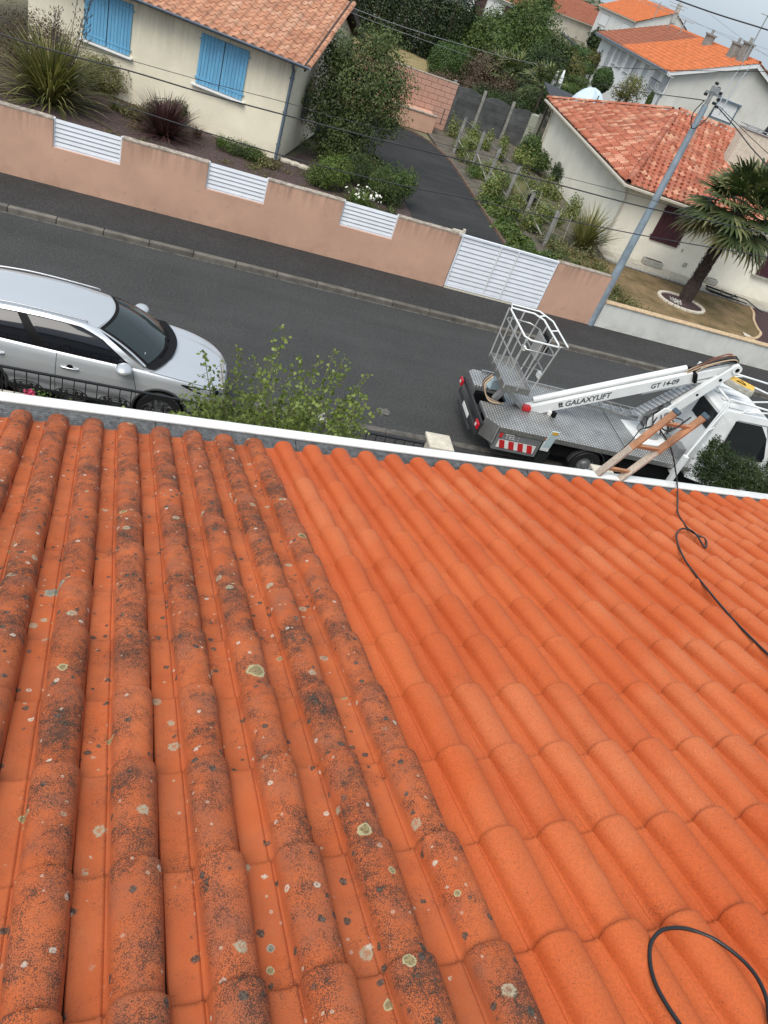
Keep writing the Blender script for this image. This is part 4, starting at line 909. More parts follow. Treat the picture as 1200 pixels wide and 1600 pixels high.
# ---------------------------------------------------------------- the palm
def palm(loc, th, name, label, nf, R, seed, mfr='leaf_palm', group=None, trunk_r=.16, seg=18):
    t = thing(name, label, 'palm', tuple(loc), 0, group); g = random.Random(seed)
    if th > 0:
        mb = MB(); n = 26; rs = []; pts = []
        for i in range(n + 1):
            u = i / n; pts.append((0.04 * math.sin(u * 2), 0, th * u)); rs.append((trunk_r * (1.25 - .5 * u if u < .25 else 1.0 + .25 * (u - .25))) * g.uniform(.9, 1.1))
        mb.tube(pts, rs, 12); mb.build('trunk', 'palm_bark' if 'palm_bark' in MATS else mat('palm_bark', (0.06, 0.042, 0.034), .95, var=.5, scale=14, bump=1, bscale=40, bdist=.03), t)
        V = []; F = []
        for i in range(1500):                      # old leaf bases and fibre standing off the trunk
            z = th * g.random() ** .9; a = g.uniform(0, 6.283); r = trunk_r * 1.02; w = g.uniform(.012, .04); L_ = g.uniform(.05, .14); b = len(V)
            d = Vector((math.cos(a), math.sin(a), 0)); s = Vector((-d.y, d.x, 0)); p = d * r + Vector((0, 0, z)); q = p + d * L_ * g.uniform(.15, .7) + Vector((0, 0, L_ * g.uniform(-.8, 1)))
            V += [p - s * w, p + s * w, q + s * w * .2, q - s * w * .2]; F.append((b, b + 1, b + 2, b + 3))
        tag(put('trunk_fibre', arr_mesh('trunk_fibre', np.array([tuple(v) for v in V]), np.array(F), 'palm_bark'), t), kind='stuff')
    top = Vector((0.04, 0, th))
    for k in range(nf):
        el = R_(80 - 108 * (k / nf) ** .9) + g.uniform(-.12, .12); az = k * 2.39996 + g.uniform(-.25, .25); old = k > nf * .80
        Lp = R * g.uniform(.48, .60); d = Vector((math.cos(az) * math.cos(el), math.sin(az) * math.cos(el), math.sin(el))); sag = Vector((0, 0, -.10 * Lp * (1 + 1.2 * math.cos(el))))
        hub = top + d * Lp + sag; fd = (d + Vector((0, 0, -.35))).normalized(); side = fd.cross(Vector((0, 0, 1)))
        side = side.normalized() if side.length > .1 else Vector((1, 0, 0)); nor = side.cross(fd).normalized(); V = []; F = []; Lf = R * g.uniform(.42, .52)
        for j in range(seg):                       # the fan: narrow folded fingers, drooping at their tips
            a = R_(-112 + 224 * j / (seg - 1)); dd = fd * math.cos(a) + side * math.sin(a); fl = Lf * (1 - .22 * abs(a) / 2) * g.uniform(.9, 1.05); ww = Lf * .062
            pr = nor * (0.05 * Lf); pw = dd.cross(nor).normalized(); b = len(V); dr = Vector((0, 0, -g.uniform(.08, .22) * Lf * (1.7 if old else 1)))
            p0 = hub; p1 = hub + dd * fl * .5 + dr * .12; p2 = hub + dd * fl * .82 + dr * .5; p3 = hub + dd * fl + dr * 1.15
            V += [p0, p1 - pw * ww, p1 + pr * .5, p1 + pw * ww, p2 - pw * ww * .6, p2 + pr * .3, p2 + pw * ww * .6, p3]
            F += [(b, b + 1, b + 2, b + 2), (b, b + 2, b + 3, b + 3), (b + 1, b + 4, b + 5, b + 2), (b + 2, b + 5, b + 6, b + 3), (b + 4, b + 7, b + 5, b + 5), (b + 5, b + 7, b + 6, b + 6)]
        mb = MB(); mb.v = [tuple(v) for v in V]; mb.f = [tuple(dict.fromkeys(f)) for f in F]; mb.k = [0] * len(mb.f)
        w0 = len(mb.v); mb.tube([top + d * .05, top + d * Lp * .55 + sag * .2, hub], [.014, .011, .008], 4); mb.build('frond', 'leaf_palm_old' if old else mfr, t)
    return t
palm((17.62, 24.3, .06), 3.35, 'palm_tree', 'palm with shaggy brown trunk and fan leaves on the brown lawn', 62, 2.1, 5, trunk_r=.21)

# ---------------------------------------------------------------- planting in the garden across the street
def tree(label, cat, loc, blobs, n, size, mat_, th, tr, name='tree', seed=1, group=None, **k):
    t = thing(name, label, cat, loc, 0, group); crown('crown', blobs, n, size, mat_, t, seed=seed, **k); mb = MB(); g = random.Random(seed)
    mb.tube(spline([(0, 0, -.05), (g.uniform(-.1, .1), .02, th * .5), (0, 0, th)], 3), [tr * (1 - .45 * i / 6) for i in range(7)], 8)
    for b in blobs:
        c = Vector(b[0]); mb.tube(spline([(0, 0, th * .7), Vector((c.x * .45, c.y * .45, th * .6 + c.z * .4)), c + Vector((0, 0, b[1][2] * .3))], 3), [tr * (.55 - .45 * i / 6) for i in range(7)], 6)
    mb.build('trunk', 'bark', t, smooth=True); return t
T0 = Vector((4.55, 28.5, .05))
tree('bushy laurel tree leaning over the driveway beside the cream house', 'tree', tuple(T0),
     [((0, 0, 2.6), (1.5, 1.3, 1.35)), ((-.85, .2, 3.2), (.85, .8, .8)), ((1.0, .3, 2.9), (.95, .8, .85)), ((-1.05, -.1, 1.8), (.8, .75, 1.0)), ((.3, .3, 3.9), (.85, .7, .65)), ((1.25, .1, 1.85), (.7, .6, .6)), ((0, -.3, 1.3), (1.25, .9, .9)), ((-.3, -.3, .7), (1.1, .9, .7)), ((.5, -.6, .5), (.9, .7, .5))],
     42000, .082, 'leaf_laurel', 2.0, .10, seed=11, lump=.3, shell=.75)
def garden_shrub(px, py, label, blobs, n, size, m_, seed, cat='shrub', name='shrub', z=.05, **k):
    p = at(px, py, z); return shrub(label, cat, tuple(p), blobs, n, size, m_, name, seed=seed, **k)
garden_shrub(455, 190, 'low brownish shrub in the corner of the cream house', [((.3, 0, .3), (.5, .4, .35))], 1500, .05, 'leaf_brown', 3)
garden_shrub(510, 295, 'bright green rounded shrub behind the wall, left of the white flowering one', [((0, 0, .55), (.6, .5, .55)), ((.35, .1, .75), (.4, .4, .4)), ((-.3, 0, .35), (.45, .4, .4))], 9000, .05, 'leaf_light', 4)
garden_shrub(555, 292, 'dense dark green shrub in the shade of the laurel', [((0, .3, .45), (.6, .6, .5))], 4500, .05, 'leaf_dark', 5)
garden_shrub(606, 318, 'leafy shrub with bare arching twigs spilling over the driveway edge', [((-.1, 0, .65), (.75, .6, .6)), ((.45, .1, .8), (.4, .4, .45)), ((-.4, -.1, .5), (.4, .4, .4))], 10000, .055, 'leaf_mid', 6, stems=9)
p = at(560, 318, .05); fl = thing('arum_lilies', 'white flowers on broad pale leaves just behind the louvred wall inset', 'flowers', tuple(p))
V, F = blades(60, .45, .07, 4, 1.2, .9, .35); tag(put('leaves', arr_mesh('leaves', V, F, 'leaf_light'), fl), kind='stuff')
V, F = leaf_cloud([((.2, 0, .35), (.75, .4, .18))], 42, .10, seed=6, shell=.5, aspect=.9); tag(put('petals', arr_mesh('petals', V, F, 'petal_white'), fl), kind='stuff')
p = at(455, 248, .05)
for i, (a, s) in enumerate(((446, 254), (460, 259), (474, 264))):
    q = at(a, s, .05); mb = MB(); g = random.Random(i); mb.prism([(math.cos(w) * .2 * g.uniform(.8, 1.2), math.sin(w) * .13 * g.uniform(.8, 1.2)) for w in [2 * math.pi * k / 7 for k in range(7)]], 0, .12)
    o = mb.build('garden_stone', 'cream_concrete', bevel=.03, loc=q); tag(o, ['pale stone touching the corner of the cream house', 'middle pale stone of the row beside the cream house corner', 'pale stone nearest the green shrub, end of its row'][i], 'stone', 'stones edging the bed by the house corner')
# sword-leaved plants
def flax(px, py, label, n, L_, w, m_, seed, name='flax_plant', z=.05, spread=1.0, droop=.6, loc=None):
    p = at(px, py, z) if loc is None else Vector(loc); t = thing(name, label, 'plant', tuple(p)); V, F = blades(n, L_, w, seed, spread, droop, .25); tag(put('leaf_blades', arr_mesh('leaf_blades', V, F, m_), t), kind='stuff'); return t
f1 = flax(0, 0, 'big striped green flax clump behind the wall at the left', 760, 2.25, .055, 'leaf_flax', 1, loc=tuple(at(78, 160, .05)), spread=1.25, droop=.8)
g_ = random.Random(4)
for k in range(9):                                 # tall dry flower stalks with pods
    x, y = g_.uniform(-.1, 1.0), g_.uniform(-.2, .4); hh = g_.uniform(2.2, 3.1); mb = MB(); pts = spline([(x * .3, y * .3, .3), (x * .7, y, hh * .5), (x, y + .1, hh)], 4); mb.tube(pts, [.014 - .001 * i for i in range(len(pts))], 5)
    for j in range(14):
        z = hh * (.62 + .38 * j / 14); a = j * 2.4; c = Vector((x * .95, y + .05, z)); e = c + Vector((math.cos(a) * .11, math.sin(a) * .11, .08)); mb.tube([c, e], .005, 4); mb.tube([e, e + Vector((math.cos(a) * .01, 0, .05))], [.016, .006], 5)
    mb.build('flower_stalk', 'wood_dark', f1)
flax(0, 0, 'dark burgundy spiky cordyline in the mulch in front of the cream house', 680, 1.3, .036, 'leaf_burgundy', 2, 'cordyline', loc=tuple(at(257, 212, .05)), spread=1.55, droop=.45)
flax(0, 0, 'flax with long arching leaves by the ivory house, behind the last concrete post', 330, 1.7, .045, 'leaf_flax', 3, loc=(14.1, 26.9, .05), spread=1.0, droop=.7)
garden_shrub(40, 118, 'brown feathery shrub left of the first window of the cream house', [((0, 0, .9), (1.3, .7, 1.0)), ((.8, .2, 1.0), (.7, .5, .7))], 11000, .06, 'leaf_brown', 8)
garden_shrub(162, 146, 'olive green rounded bush beneath the left pair of blue shutters', [((0, 0, .55), (.8, .6, .6))], 7000, .06, 'leaf_olive', 9)
garden_shrub(258, 190, 'dark green low plant behind the burgundy cordyline', [((0, 0, .3), (.65, .4, .35)), ((.3, .1, .45), (.35, .3, .3))], 3200, .07, 'leaf_dark', 10)
garden_shrub(214, 186, 'yellowing small leafy plant between olive bush and burgundy cordyline', [((0, 0, .2), (.6, .35, .2))], 1200, .07, 'leaf_olive', 12)
garden_shrub(372, 243, 'low green mound against the cream wall below the right shutters', [((0, 0, .22), (.75, .35, .26)), ((.5, -.1, .2), (.4, .3, .22))], 5500, .045, 'leaf_mid', 13)
garden_shrub(418, 262, 'wispy grass tuft near the corner downpipe of the cream house', [((0, 0, .15), (.4, .2, .18))], 700, .06, 'grass_tuft', 14, stems=0)
# vegetable garden
V, F = [], []; g2 = np.random.default_rng(5)
def patch(name, x0, y0, x1, y1, n, h, m_, seed, size=.09, label=None, cat='plants'):
    g = np.random.default_rng(seed); k = 40; C = [((g.uniform(x0, x1), g.uniform(y0, y1), h * g.uniform(.2, .6)), (g.uniform(.2, .45), g.uniform(.2, .45), h * g.uniform(.4, .8))) for _ in range(k)]
    V, F = leaf_cloud(C, n, size, seed=seed, shell=.9); V[:, 2] = np.abs(V[:, 2]) + .03; o = put(name, arr_mesh(name, V, F, m_)); tag(o, kind='stuff'); return o
patch('vegetable_plants', 10.5, 27, 15.0, 41.5, 26000, .8, 'leaf_veg', 1)
patch('weeds', 10.3, 20.2, 12.6, 34, 15000, .42, 'leaf_mid', 2, .075)
patch('dry_weeds', 11.8, 20.0, 14.2, 27, 8000, .45, 'grass_tuft', 3, .08)
patch('cabbage_leaves', 10.35, 21.0, 11.2, 29.5, 3600, .25, 'leaf_light', 4, .15)
V, F = blades(900, .55, .012, 9, .9, .8, 1.0); V[:, 0] = V[:, 0] * 1.3 + 12.6; V[:, 1] = V[:, 1] * 3.5 + 31; tag(put('tall_grass', arr_mesh('tall_grass', V, F, 'grass_tuft')), kind='stuff')
garden_shrub(820, 255, 'leafy shrub with yellow-edged leaves at the foot of the ivory house wall', [((0, 0, .7), (.55, .7, .7)), ((.2, -1.2, .5), (.5, .6, .5))], 6500, .10, 'leaf_mid', 15)
garden_shrub(872, 288, 'dark low shrub growing along the ivory house side wall', [((0, 0, .45), (.5, .9, .45))], 4500, .08, 'leaf_dark', 16)
p = at(905, 310, .05); pw = thing('red_stemmed_plant', 'tall thin reddish flower stems against the ivory side wall', 'plant', tuple(p))
mb = MB(); g_ = random.Random(8)
for k in range(12): x, y, hh = g_.uniform(-.4, .4), g_.uniform(-.3, .3), g_.uniform(1.0, 1.9); mb.tube(spline([(x * .4, y, 0), (x, y, hh * .6), (x * 1.2, y, hh)], 3), .010, 4)
mb.build('stem', 'bark', pw); crown('flower_heads', [((0, 0, 1.35), (.5, .35, .5))], 500, .07, 'leaf_burgundy', pw, seed=3)
wc = thing('watering_can', 'dark plastic bucket and can among the canes in the vegetable garden', 'can', tuple(at(826, 322, .05)))
mb = MB(); mb.lathe([(0.0, .01), (.16, .01), (.20, .42), (.215, .43), (.19, .43), (.15, .05), (0, .05)], 16); mb.build('bucket', 'rubber', wc, smooth=40.0)
mb = MB(); mb.tube(spline([(-.19, 0, .42), (-.12, 0, .62), (.12, 0, .62), (.19, 0, .42)], 5), .012, 6); mb.tube([(.15, .05, .15), (.42, .1, .45)], [.03, .02], 8); mb.build('handle', 'galvanised', wc)
bn = thing('tarpaulin_heap', 'dark tarpaulin heap between the laurel tree and the cream house side wall', 'tarpaulin', tuple(at(486, 205, .05)))
g = random.Random(2); mb = MB(); mb.grid(lambda u, v: (math.cos(u * 6.283) * .45 * math.sin(v * 1.57 + .02) * (1 + .2 * math.sin(u * 19 + v * 7)), math.sin(u * 6.283) * .35 * math.sin(v * 1.57 + .02), .55 * math.cos(v * 1.57) * (1 + .15 * math.sin(u * 25))), 28, 8); mb.build('sheet', 'tarp' if 'tarp' in MATS else mat('tarp', (0.03, 0.05, 0.055), .35, var=.3), bn, smooth=True)
mb = MB(); mb.tube(spline([(-.85, -.35, 0), (-.85, -.35, .75), (-.7, -.35, .78)], 4), .02, 6); mb.build('pipe', 'metal_black', bn)

g_ = random.Random(31)
for k, (px, py, lab) in enumerate(((180, 172, 'pale dry tuft beside the olive green bush'), (232, 182, 'yellow-green tuft left of the burgundy cordyline'), (306, 214, 'brown seed-headed tuft right of the burgundy cordyline'), (345, 228, 'small green tuft left of the low green mound'), (402, 250, 'small tuft at the right end of the low green mound'))):
    p = at(px, py, .05); t = thing('grass_tuft', lab, 'plant', tuple(p)); V, F = blades(110, .42, .018, 70 + k, 1.2, .8, .16); tag(put('leaf_blades', arr_mesh('leaf_blades', V, F, ['grass_tuft', 'leaf_light', 'leaf_brown', 'leaf_mid', 'grass_tuft'][k]), t), kind='stuff')
patch('ground_plants', -7.5, 24.5, 5.8, 27.2, 2600, .13, 'leaf_olive', 31, .06)
patch('fallen_leaves', -9, 20.5, 6.4, 26.5, 2600, .03, 'leaf_brown', 32, .05)
patch('driveway_leaves', 7.0, 20.0, 10.0, 27.5, 420, .012, 'grass_tuft', 33, .045)
patch('shade_plants', 3.2, 24.3, 6.6, 30.0, 7000, .35, 'leaf_mid', 34, .06)

# ---------------------------------------------------------------- beyond the gardens: lawn, hedge, trees, neighbouring houses
flat('rear_lawn', None, -0.01, 'lawn_far', pts=[(0, 41), (11.4, 41), (16, 58), (14.6, 61.5), (8.5, 68.5), (0, 74)])
flat('side_garden_ground', None, -0.015, 'soil', pts=[(11.6, 43), (40, 43), (48, 100), (16, 100)])
bush_n = [0]
def bg(label, cat, parts, mat_, n, size, seed, d0=None, name='tree', trunk=True, **k):
    """parts: (px, py, d, rx_px, rz_px); radii in photograph pixels at that distance"""
    cs = []
    for (px, py, d, rx, rz_) in parts:
        c = on_d(px, py, d); s = (c - Vector((0, 0, H))).length / FPX; cs.append((c, rx * s, rz_ * s))
    b = Vector((sum(c[0].x for c in cs) / len(cs), sum(c[0].y for c in cs) / len(cs), 0))
    blobs = [((c.x - b.x, c.y - b.y, c.z), (r, r * .8, r2)) for c, r, r2 in cs]
    t = thing(name, label, cat, tuple(b)); crown('crown' if name == 'tree' else 'foliage', blobs, n, size, mat_, t, seed=seed, **k)
    if trunk:
        mb = MB(); g = random.Random(seed)
        for bb in blobs[:5]:
            c = Vector(bb[0]); mb.tube(spline([(c.x * .15, c.y * .15, 0), (c.x * .5, c.y * .5, c.z * .5), c], 3), [.14, .12, .10, .08, .06, .05, .03], 6)
        mb.build('trunk', 'bark', t, smooth=True)
    return t
hd = thing('hedge', 'tall dark evergreen hedge behind the dry rear lawn', 'hedge', (9, 66, 0), math.atan2(-6.2, 9.5))
V, F = leaf_cloud([((-4.5 + i * 1.9, .6, 2.6), (1.5, 1.7, 2.7)) for i in range(7)], 52000, .17, seed=21, box=True, shell=.35, lump=.12); V[:, 2] = np.maximum(V[:, 2], 0)
put('foliage', arr_mesh('foliage', V, F, 'leaf_hedge'), hd)
mb = MB()
for i in range(7): mb.tube([(-4.5 + i * 1.9, .8, 0), (-4.4 + i * 1.9, .7, 4)], [.12, .05], 6)
mb.build('stem', 'bark', hd)
bg('bright green clipped cypress at the end of the dry lawn', 'bush', [(704, 96, 57, 31, 22), (700, 110, 57, 30, 18)], 'leaf_cypress', 14000, .10, 31, name='bush', lump=.12, shell=.3)
bg('tangle of bare brown twigs above the pink blockwork', 'bush', [(700, 130, 52, 30, 14), (745, 112, 55, 22, 26), (735, 140, 52, 25, 15)], 'leaf_brown', 9000, .10, 32, name='bush', shell=.9)
bg('green trees in a row next to the tall dark hedge', 'tree', [(690, 55, 66, 24, 30), (725, 52, 68, 30, 28), (715, 25, 72, 20, 14), (735, 75, 64, 28, 20)], 'leaf_mid', 22000, .17, 33, lump=.3, shell=.7)
bg('broad grey-green tree in the middle of the far gardens', 'tree', [(780, 62, 64, 38, 34), (765, 45, 66, 28, 22), (810, 45, 66, 26, 28), (790, 85, 62, 40, 26)], 'leaf_mid', 26000, .17, 34, lump=.35, shell=.75)
bg('tall loose tree with see-through top in front of the pale house', 'tree', [(838, 60, 62, 28, 40), (842, 25, 64, 22, 28), (820, 18, 66, 20, 18), (852, 92, 60, 30, 34), (850, 8, 64, 14, 16)], 'leaf_mid', 17000, .16, 35, lump=.4, shell=.95)
bg('dark evergreen mass below the loose tree', 'tree', [(845, 118, 56, 34, 34), (868, 95, 60, 22, 28), (862, 135, 54, 24, 22)], 'leaf_dark', 20000, .14, 36, lump=.3, shell=.6)
bg('brown and rust shrub at the foot of the spiky palms', 'bush', [(765, 118, 52, 24, 26), (785, 145, 50, 26, 22), (745, 142, 50, 18, 16)], 'leaf_brown', 8000, .11, 37, name='bush', shell=.9)
bg('dark shade plants directly behind the grey plank fence', 'bush', [(800, 165, 47, 34, 18), (835, 160, 48, 24, 22), (760, 150, 48, 26, 12)], 'leaf_dark', 9000, .10, 38, name='bush', shell=.6)
bg('yellowing olive tree by the garden terrace', 'tree', [(888, 118, 60, 20, 18), (880, 95, 64, 20, 20), (897, 108, 60, 14, 12)], 'leaf_olive', 8000, .13, 39, lump=.3)
for i, (px, py, d, R, lab) in enumerate(((800, 118, 52, 2.0, 'spiky fan palm with dark crown behind the grey plank fence'), (848, 128, 50, 1.7, 'second fan palm, nearer the ivory house'), (775, 100, 56, 1.5, 'small fan palm, left of the other two'))):
    c = on_d(px, py, d); palm((c.x, c.y, 0), max(1.0, c.z - .2), 'palm_tree', lab, 34, R, 40 + i, group='fan palms behind the plank fence', seg=12)
bg('dark green round tree in front of the long red roof', 'tree', [(937, 62, 88, 15, 11), (931, 68, 88, 12, 9), (944, 72, 86, 10, 8)], 'leaf_dark', 9000, .17, 45)
bg('clipped green hedge block below the round tree', 'hedge', [(905, 82, 80, 14, 8), (918, 88, 78, 14, 8)], 'leaf_cypress', 6000, .13, 46, name='hedge')
bg('grey-leaved shrub beside the white facade', 'bush', [(932, 94, 66, 14, 10)], 'leaf_olive', 3500, .11, 47, name='bush')
bg('bright clipped ball bush in front of the white facade', 'bush', [(942, 125, 52, 14, 15)], 'leaf_cypress', 6000, .09, 48, name='bush', lump=.06, shell=.3)
bg('wiry flowering shrub near the corner of the white facade', 'bush', [(988, 140, 46, 22, 16), (972, 148, 46, 18, 10), (992, 128, 47, 12, 10)], 'leaf_olive', 4200, .08, 49, name='bush', shell=1.0)
bg('low plants along the garden terrace wall', 'bush', [(905, 128, 56, 16, 8), (915, 105, 62, 16, 8), (925, 150, 50, 12, 8), (893, 140, 52, 16, 7)], 'leaf_mid', 6000, .10, 50, name='bush')
bg('small conical green shrub rising behind the hipped roof', 'bush', [(1014, 158, 45, 4, 12)], 'leaf_light', 1500, .07, 51, name='bush', lump=.05, shell=.4)

def gable_house(label, A, B, ze, depth, rise, wm, tm, wins=(), over=.35, tw=.42, name='house', extra=None, shut='shutter_white'):
    """a house given by its near eave line (two pixels at height ze); ridge parallel to that eave"""
    a, b = at(*A, ze), at(*B, ze); d = b - a; W = d.length; t = thing(name, label, 'house', (a.x, a.y, 0), math.atan2(d.y, d.x)); Wm = WMx(t)
    mb = MB(); mb.box(.3, over, 0, W - .3, depth + over, ze); hh = ze + rise * .97
    for x in (.3, W - .3): mb.add([(x, over, ze), (x, depth + over, ze), (x, depth / 2 + over, hh)], [(0, 1, 2)])
    mb.build('wall', wm, t)
    r = thing('roof', None, None); r.parent = t; ym = depth / 2 + over
    mb = MB(); mb.add([(0, -.0, ze - .03), (W, 0, ze - .03), (W, ym, ze + rise - .03), (0, ym, ze + rise - .03), (W, depth + 2 * over, ze - .03), (0, depth + 2 * over, ze - .03)], [(0, 1, 2, 3), (3, 2, 4, 5)])
    mb.build('roof_deck', tm, r)
    M = slope_frame((0, 0, ze), (W, 0, ze), (0, ym, ze + rise)); s = math.hypot(ym, rise); tile_slope(r, Wm, M, [(0, 0), (W, 0), (W, s), (0, s)], tw, .45, .09, tm, 0, seed=int(A[0]))
    ridge_tiles(r, (0, ym, ze + rise), (W, ym, ze + rise), .14, .8, tm)
    mb = MB(); mb.box(-.05, -.14, ze - .12, W + .05, -.02, ze); mb.build('gutter', 'gutter_ivory', t)
    for (x0, x1, z0, z1) in wins:
        wt = thing('window', None, None); wt.parent = t; wt.location = (x0 * W, over - .03, z0)
        w_ = (x1 - x0) * W; mb = MB(); mb.box(.03, -.02, .03, w_ - .03, .02, z1 - z0 - .03); mb.build('shutter', shut, wt)
        mb = MB(); mb.box(-.05, -.03, -.05, w_ + .05, .029, -.005); mb.box(-.04, -.012, .0, 0.028, .027, z1 - z0); mb.box(w_ - .028, -.012, 0, w_ + .04, .027, z1 - z0); mb.box(.03, -.012, z1 - z0 - .028, w_ - .03, .027, z1 - z0 + .04); mb.build('frame', 'planter_stone', wt)
    if extra: extra(t, W, ym)
    return t
def chim(t, x, y, z0, z1, w=.5, m_='grey_render', n='chimney'):
    mb = MB(); mb.box(x - w / 2, y - .3, z0, x + w / 2, y + .3, z1); mb.box(x - w / 2 - .06, y - .36, z1 + .002, x + w / 2 + .06, y + .36, z1 + .1); mb.tube([(x, y, z1 + .1), (x, y, z1 + .35)], .1, 8); mb.build(n, m_, t)
gable_house('long low house with brown-red roof beyond the dark round tree', (868, 18), (966, 56), 2.8, 11, 2.1, 'far_render', 'tile_brown', [(.72, .80, 1.0, 2.2), (.86, .92, 1.0, 2.2)])
gable_house('tall pale house with orange roof and white shutters on the skyline', (936, 8), (994, 34), 6.0, 11, 3.0, 'white_render', 'tile_orange', [(.12, .33, 3.6, 5.2), (.70, .90, 3.6, 5.2)], extra=lambda t, W, ym: chim(t, W - .3, ym, 7.6, 10.0, .5, 'grey_render'))
gable_house('pale house with red tiled roof at the top edge, left of the shed', (842, -5), (893, 20), 3.1, 9, 2.2, 'far_render', 'tile_brown', [(.2, .4, .9, 2.2)])
gable_house('brown roofed house just behind the left end of the white house', (984, 46), (1042, 70), 4.3, 9, 2.4, 'far_render', 'tile_brown', extra=lambda t, W, ym: chim(t, W * .45, ym - 2, 5.0, 7.2, .8, 'white_render'))
gable_house('orange roof showing at the right edge beyond the white gable', (1190, 122), (1230, 140), 5.0, 9, 2.4, 'far_render', 'tile_orange')
gable_house('white house with maroon doors at the end of the far asphalt drive', (735, -22), (850, 25), 3.0, 9, 2.2, 'white_render', 'tile_brown', [(.12, .26, .1, 2.5), (.50, .62, .1, 2.5)], shut='maroon')
flat('far_drive', ((672, -8), (684, 6), (712, 22), (740, 33), (800, 34), (870, 40), (880, 20), (740, -30)), 0.02, 'slate_roof')
wp = thing('gate_post', 'small white gate post standing by the far asphalt drive', 'post', tuple(at(702, 22, 0))); mb = MB(); mb.box(-.25, -.25, 0, .25, .25, 1.5); mb.build('shaft', 'white_paint', wp, bevel=.03); mb = MB(); mb.box(-.32, -.32, 1.505, .32, .32, 1.62); mb.build('cap', 'cream_concrete', wp, bevel=.03)
# dark timber shed with an arched white window
sp = on_d(882, 52, 92); sh = thing('shed', 'dark timber shed with arched white window behind the far gardens', 'shed', (sp.x, sp.y, 0), R_(-20)); 
mb = MB(); mb.box(0, 0, 0, 3.8, 3, 2.4); mb.build('wall', 'wood_dark', sh)
mb = MB(); mb.add([(-.2, -.3, 3.3), (4.3, -.3, 2.2), (4.3, 3.2, 2.2), (-.2, 3.2, 3.3), (-.2, -.3, 3.2), (4.3, -.3, 2.1), (4.3, 3.2, 2.1), (-.2, 3.2, 3.2)], [(0, 1, 2, 3), (7, 6, 5, 4), (0, 4, 5, 1), (1, 5, 6, 2)]); mb.build('roof', 'slate_roof', sh)
mb = MB(); arc = [(.9 + .42 * math.cos(a), 1.35 + .42 * math.sin(a)) for a in [math.pi * k / 10 for k in range(11)]]; pts = [(1.32, -.02, .75)] + [(x, -.02, z) for x, z in arc] + [(.48, -.02, .75)]; mb.tube(pts, .07, 6, closed=True); mb.bar((.9, -.02, .75), (.9, -.02, 1.75), .06, .04); mb.bar((.5, -.02, 1.2), (1.3, -.02, 1.2), .05, .04); mb.tube([(2.3, -.02, .1), (2.3, -.02, 1.0), (3.2, -.02, 1.0), (3.2, -.02, .1)], .07, 6); mb.build('window_frame', 'white_paint', sh)
# garden clutter behind the ivory house
dm = on_d(925, 150, 47); gz_ = thing('domed_cover', 'pale blue domed plastic cover behind the ivory house roof', 'cover', (dm.x, dm.y, 0)); rr_ = 1.5
mb = MB(); mb.grid(lambda u, v: (math.cos(u * 6.283) * rr_ * math.cos(v * 1.57), math.sin(u * 6.283) * rr_ * math.cos(v * 1.57), .6 + (dm.z + .35 - .6) * math.sin(v * 1.57) * (1 + .02 * math.sin(u * 30))), 28, 8); mb.build('cover_sheet', 'sheet_blue' if 'sheet_blue' in MATS else mat('sheet_blue', (0.50, 0.60, 0.66), .35, var=.1, scale=3), gz_, smooth=True)
mb = MB(); mb.tube([(0, -rr_ * .7, .2), (0, -rr_ * .55, dm.z + .2)], .03, 6); mb.build('pole', 'metal_black', gz_)
pg = on_d(885, 138, 46); pgt = thing('pergola', 'low dark-roofed garden shelter behind the ivory house roof', 'shelter', (pg.x, pg.y, 0), R_(-6))
mb = MB(); mb.add([(-.9, -1, pg.z - .5), (.9, -1, pg.z - .6), (.9, 1.4, pg.z - .3), (-.9, 1.4, pg.z - .2)], [(0, 1, 2, 3)]); o = mb.build('roof', 'slate_roof', pgt); o.modifiers.new('t', 'SOLIDIFY').thickness = .08
mb = MB()
for x in (-.8, .8):
    for y in (-.9, 1.3): mb = MB(); mb.box(x - .05, y - .05, 0, x + .05, y + .05, pg.z - .65); mb.build('post', 'wood_dark', pgt)
for i, (px, py) in enumerate(((868, 122), (878, 121))):
    c = on_d(px, py, 50); t = thing('folded_parasol', ['left of two white folded parasols in the far garden', 'right of two white folded parasols in the far garden'][i], 'parasol', (c.x, c.y, 0), 0, 'folded white parasols')
    mb = MB(); mb.lathe([(.02, c.z - .9), (.16, c.z - .7), (.14, c.z - .2), (.05, c.z + .35), (0.0, c.z + .4)], 10); mb.build('canopy', 'white_paint', t, smooth=True); mb = MB(); mb.tube([(0, 0, 0), (0, 0, c.z + .4)], .025, 6); mb.build('pole', 'galvanised', t)
tw_ = thing('terrace_wall', 'low pale stone terrace walls in the garden of the white house', 'wall', tuple(at(915, 118, 0))); mb = MB()
for (a, b) in (((900, 118), (938, 112)), ((905, 104), (938, 106)), ((885, 128), (928, 134))):
    A, B = on_d(*a, 58), on_d(*b, 56); mb.bar((A.x, A.y, .5), (B.x, B.y, .5), .5, 1.2)
bw(mb, 'wall', 'planter_stone', tw_)

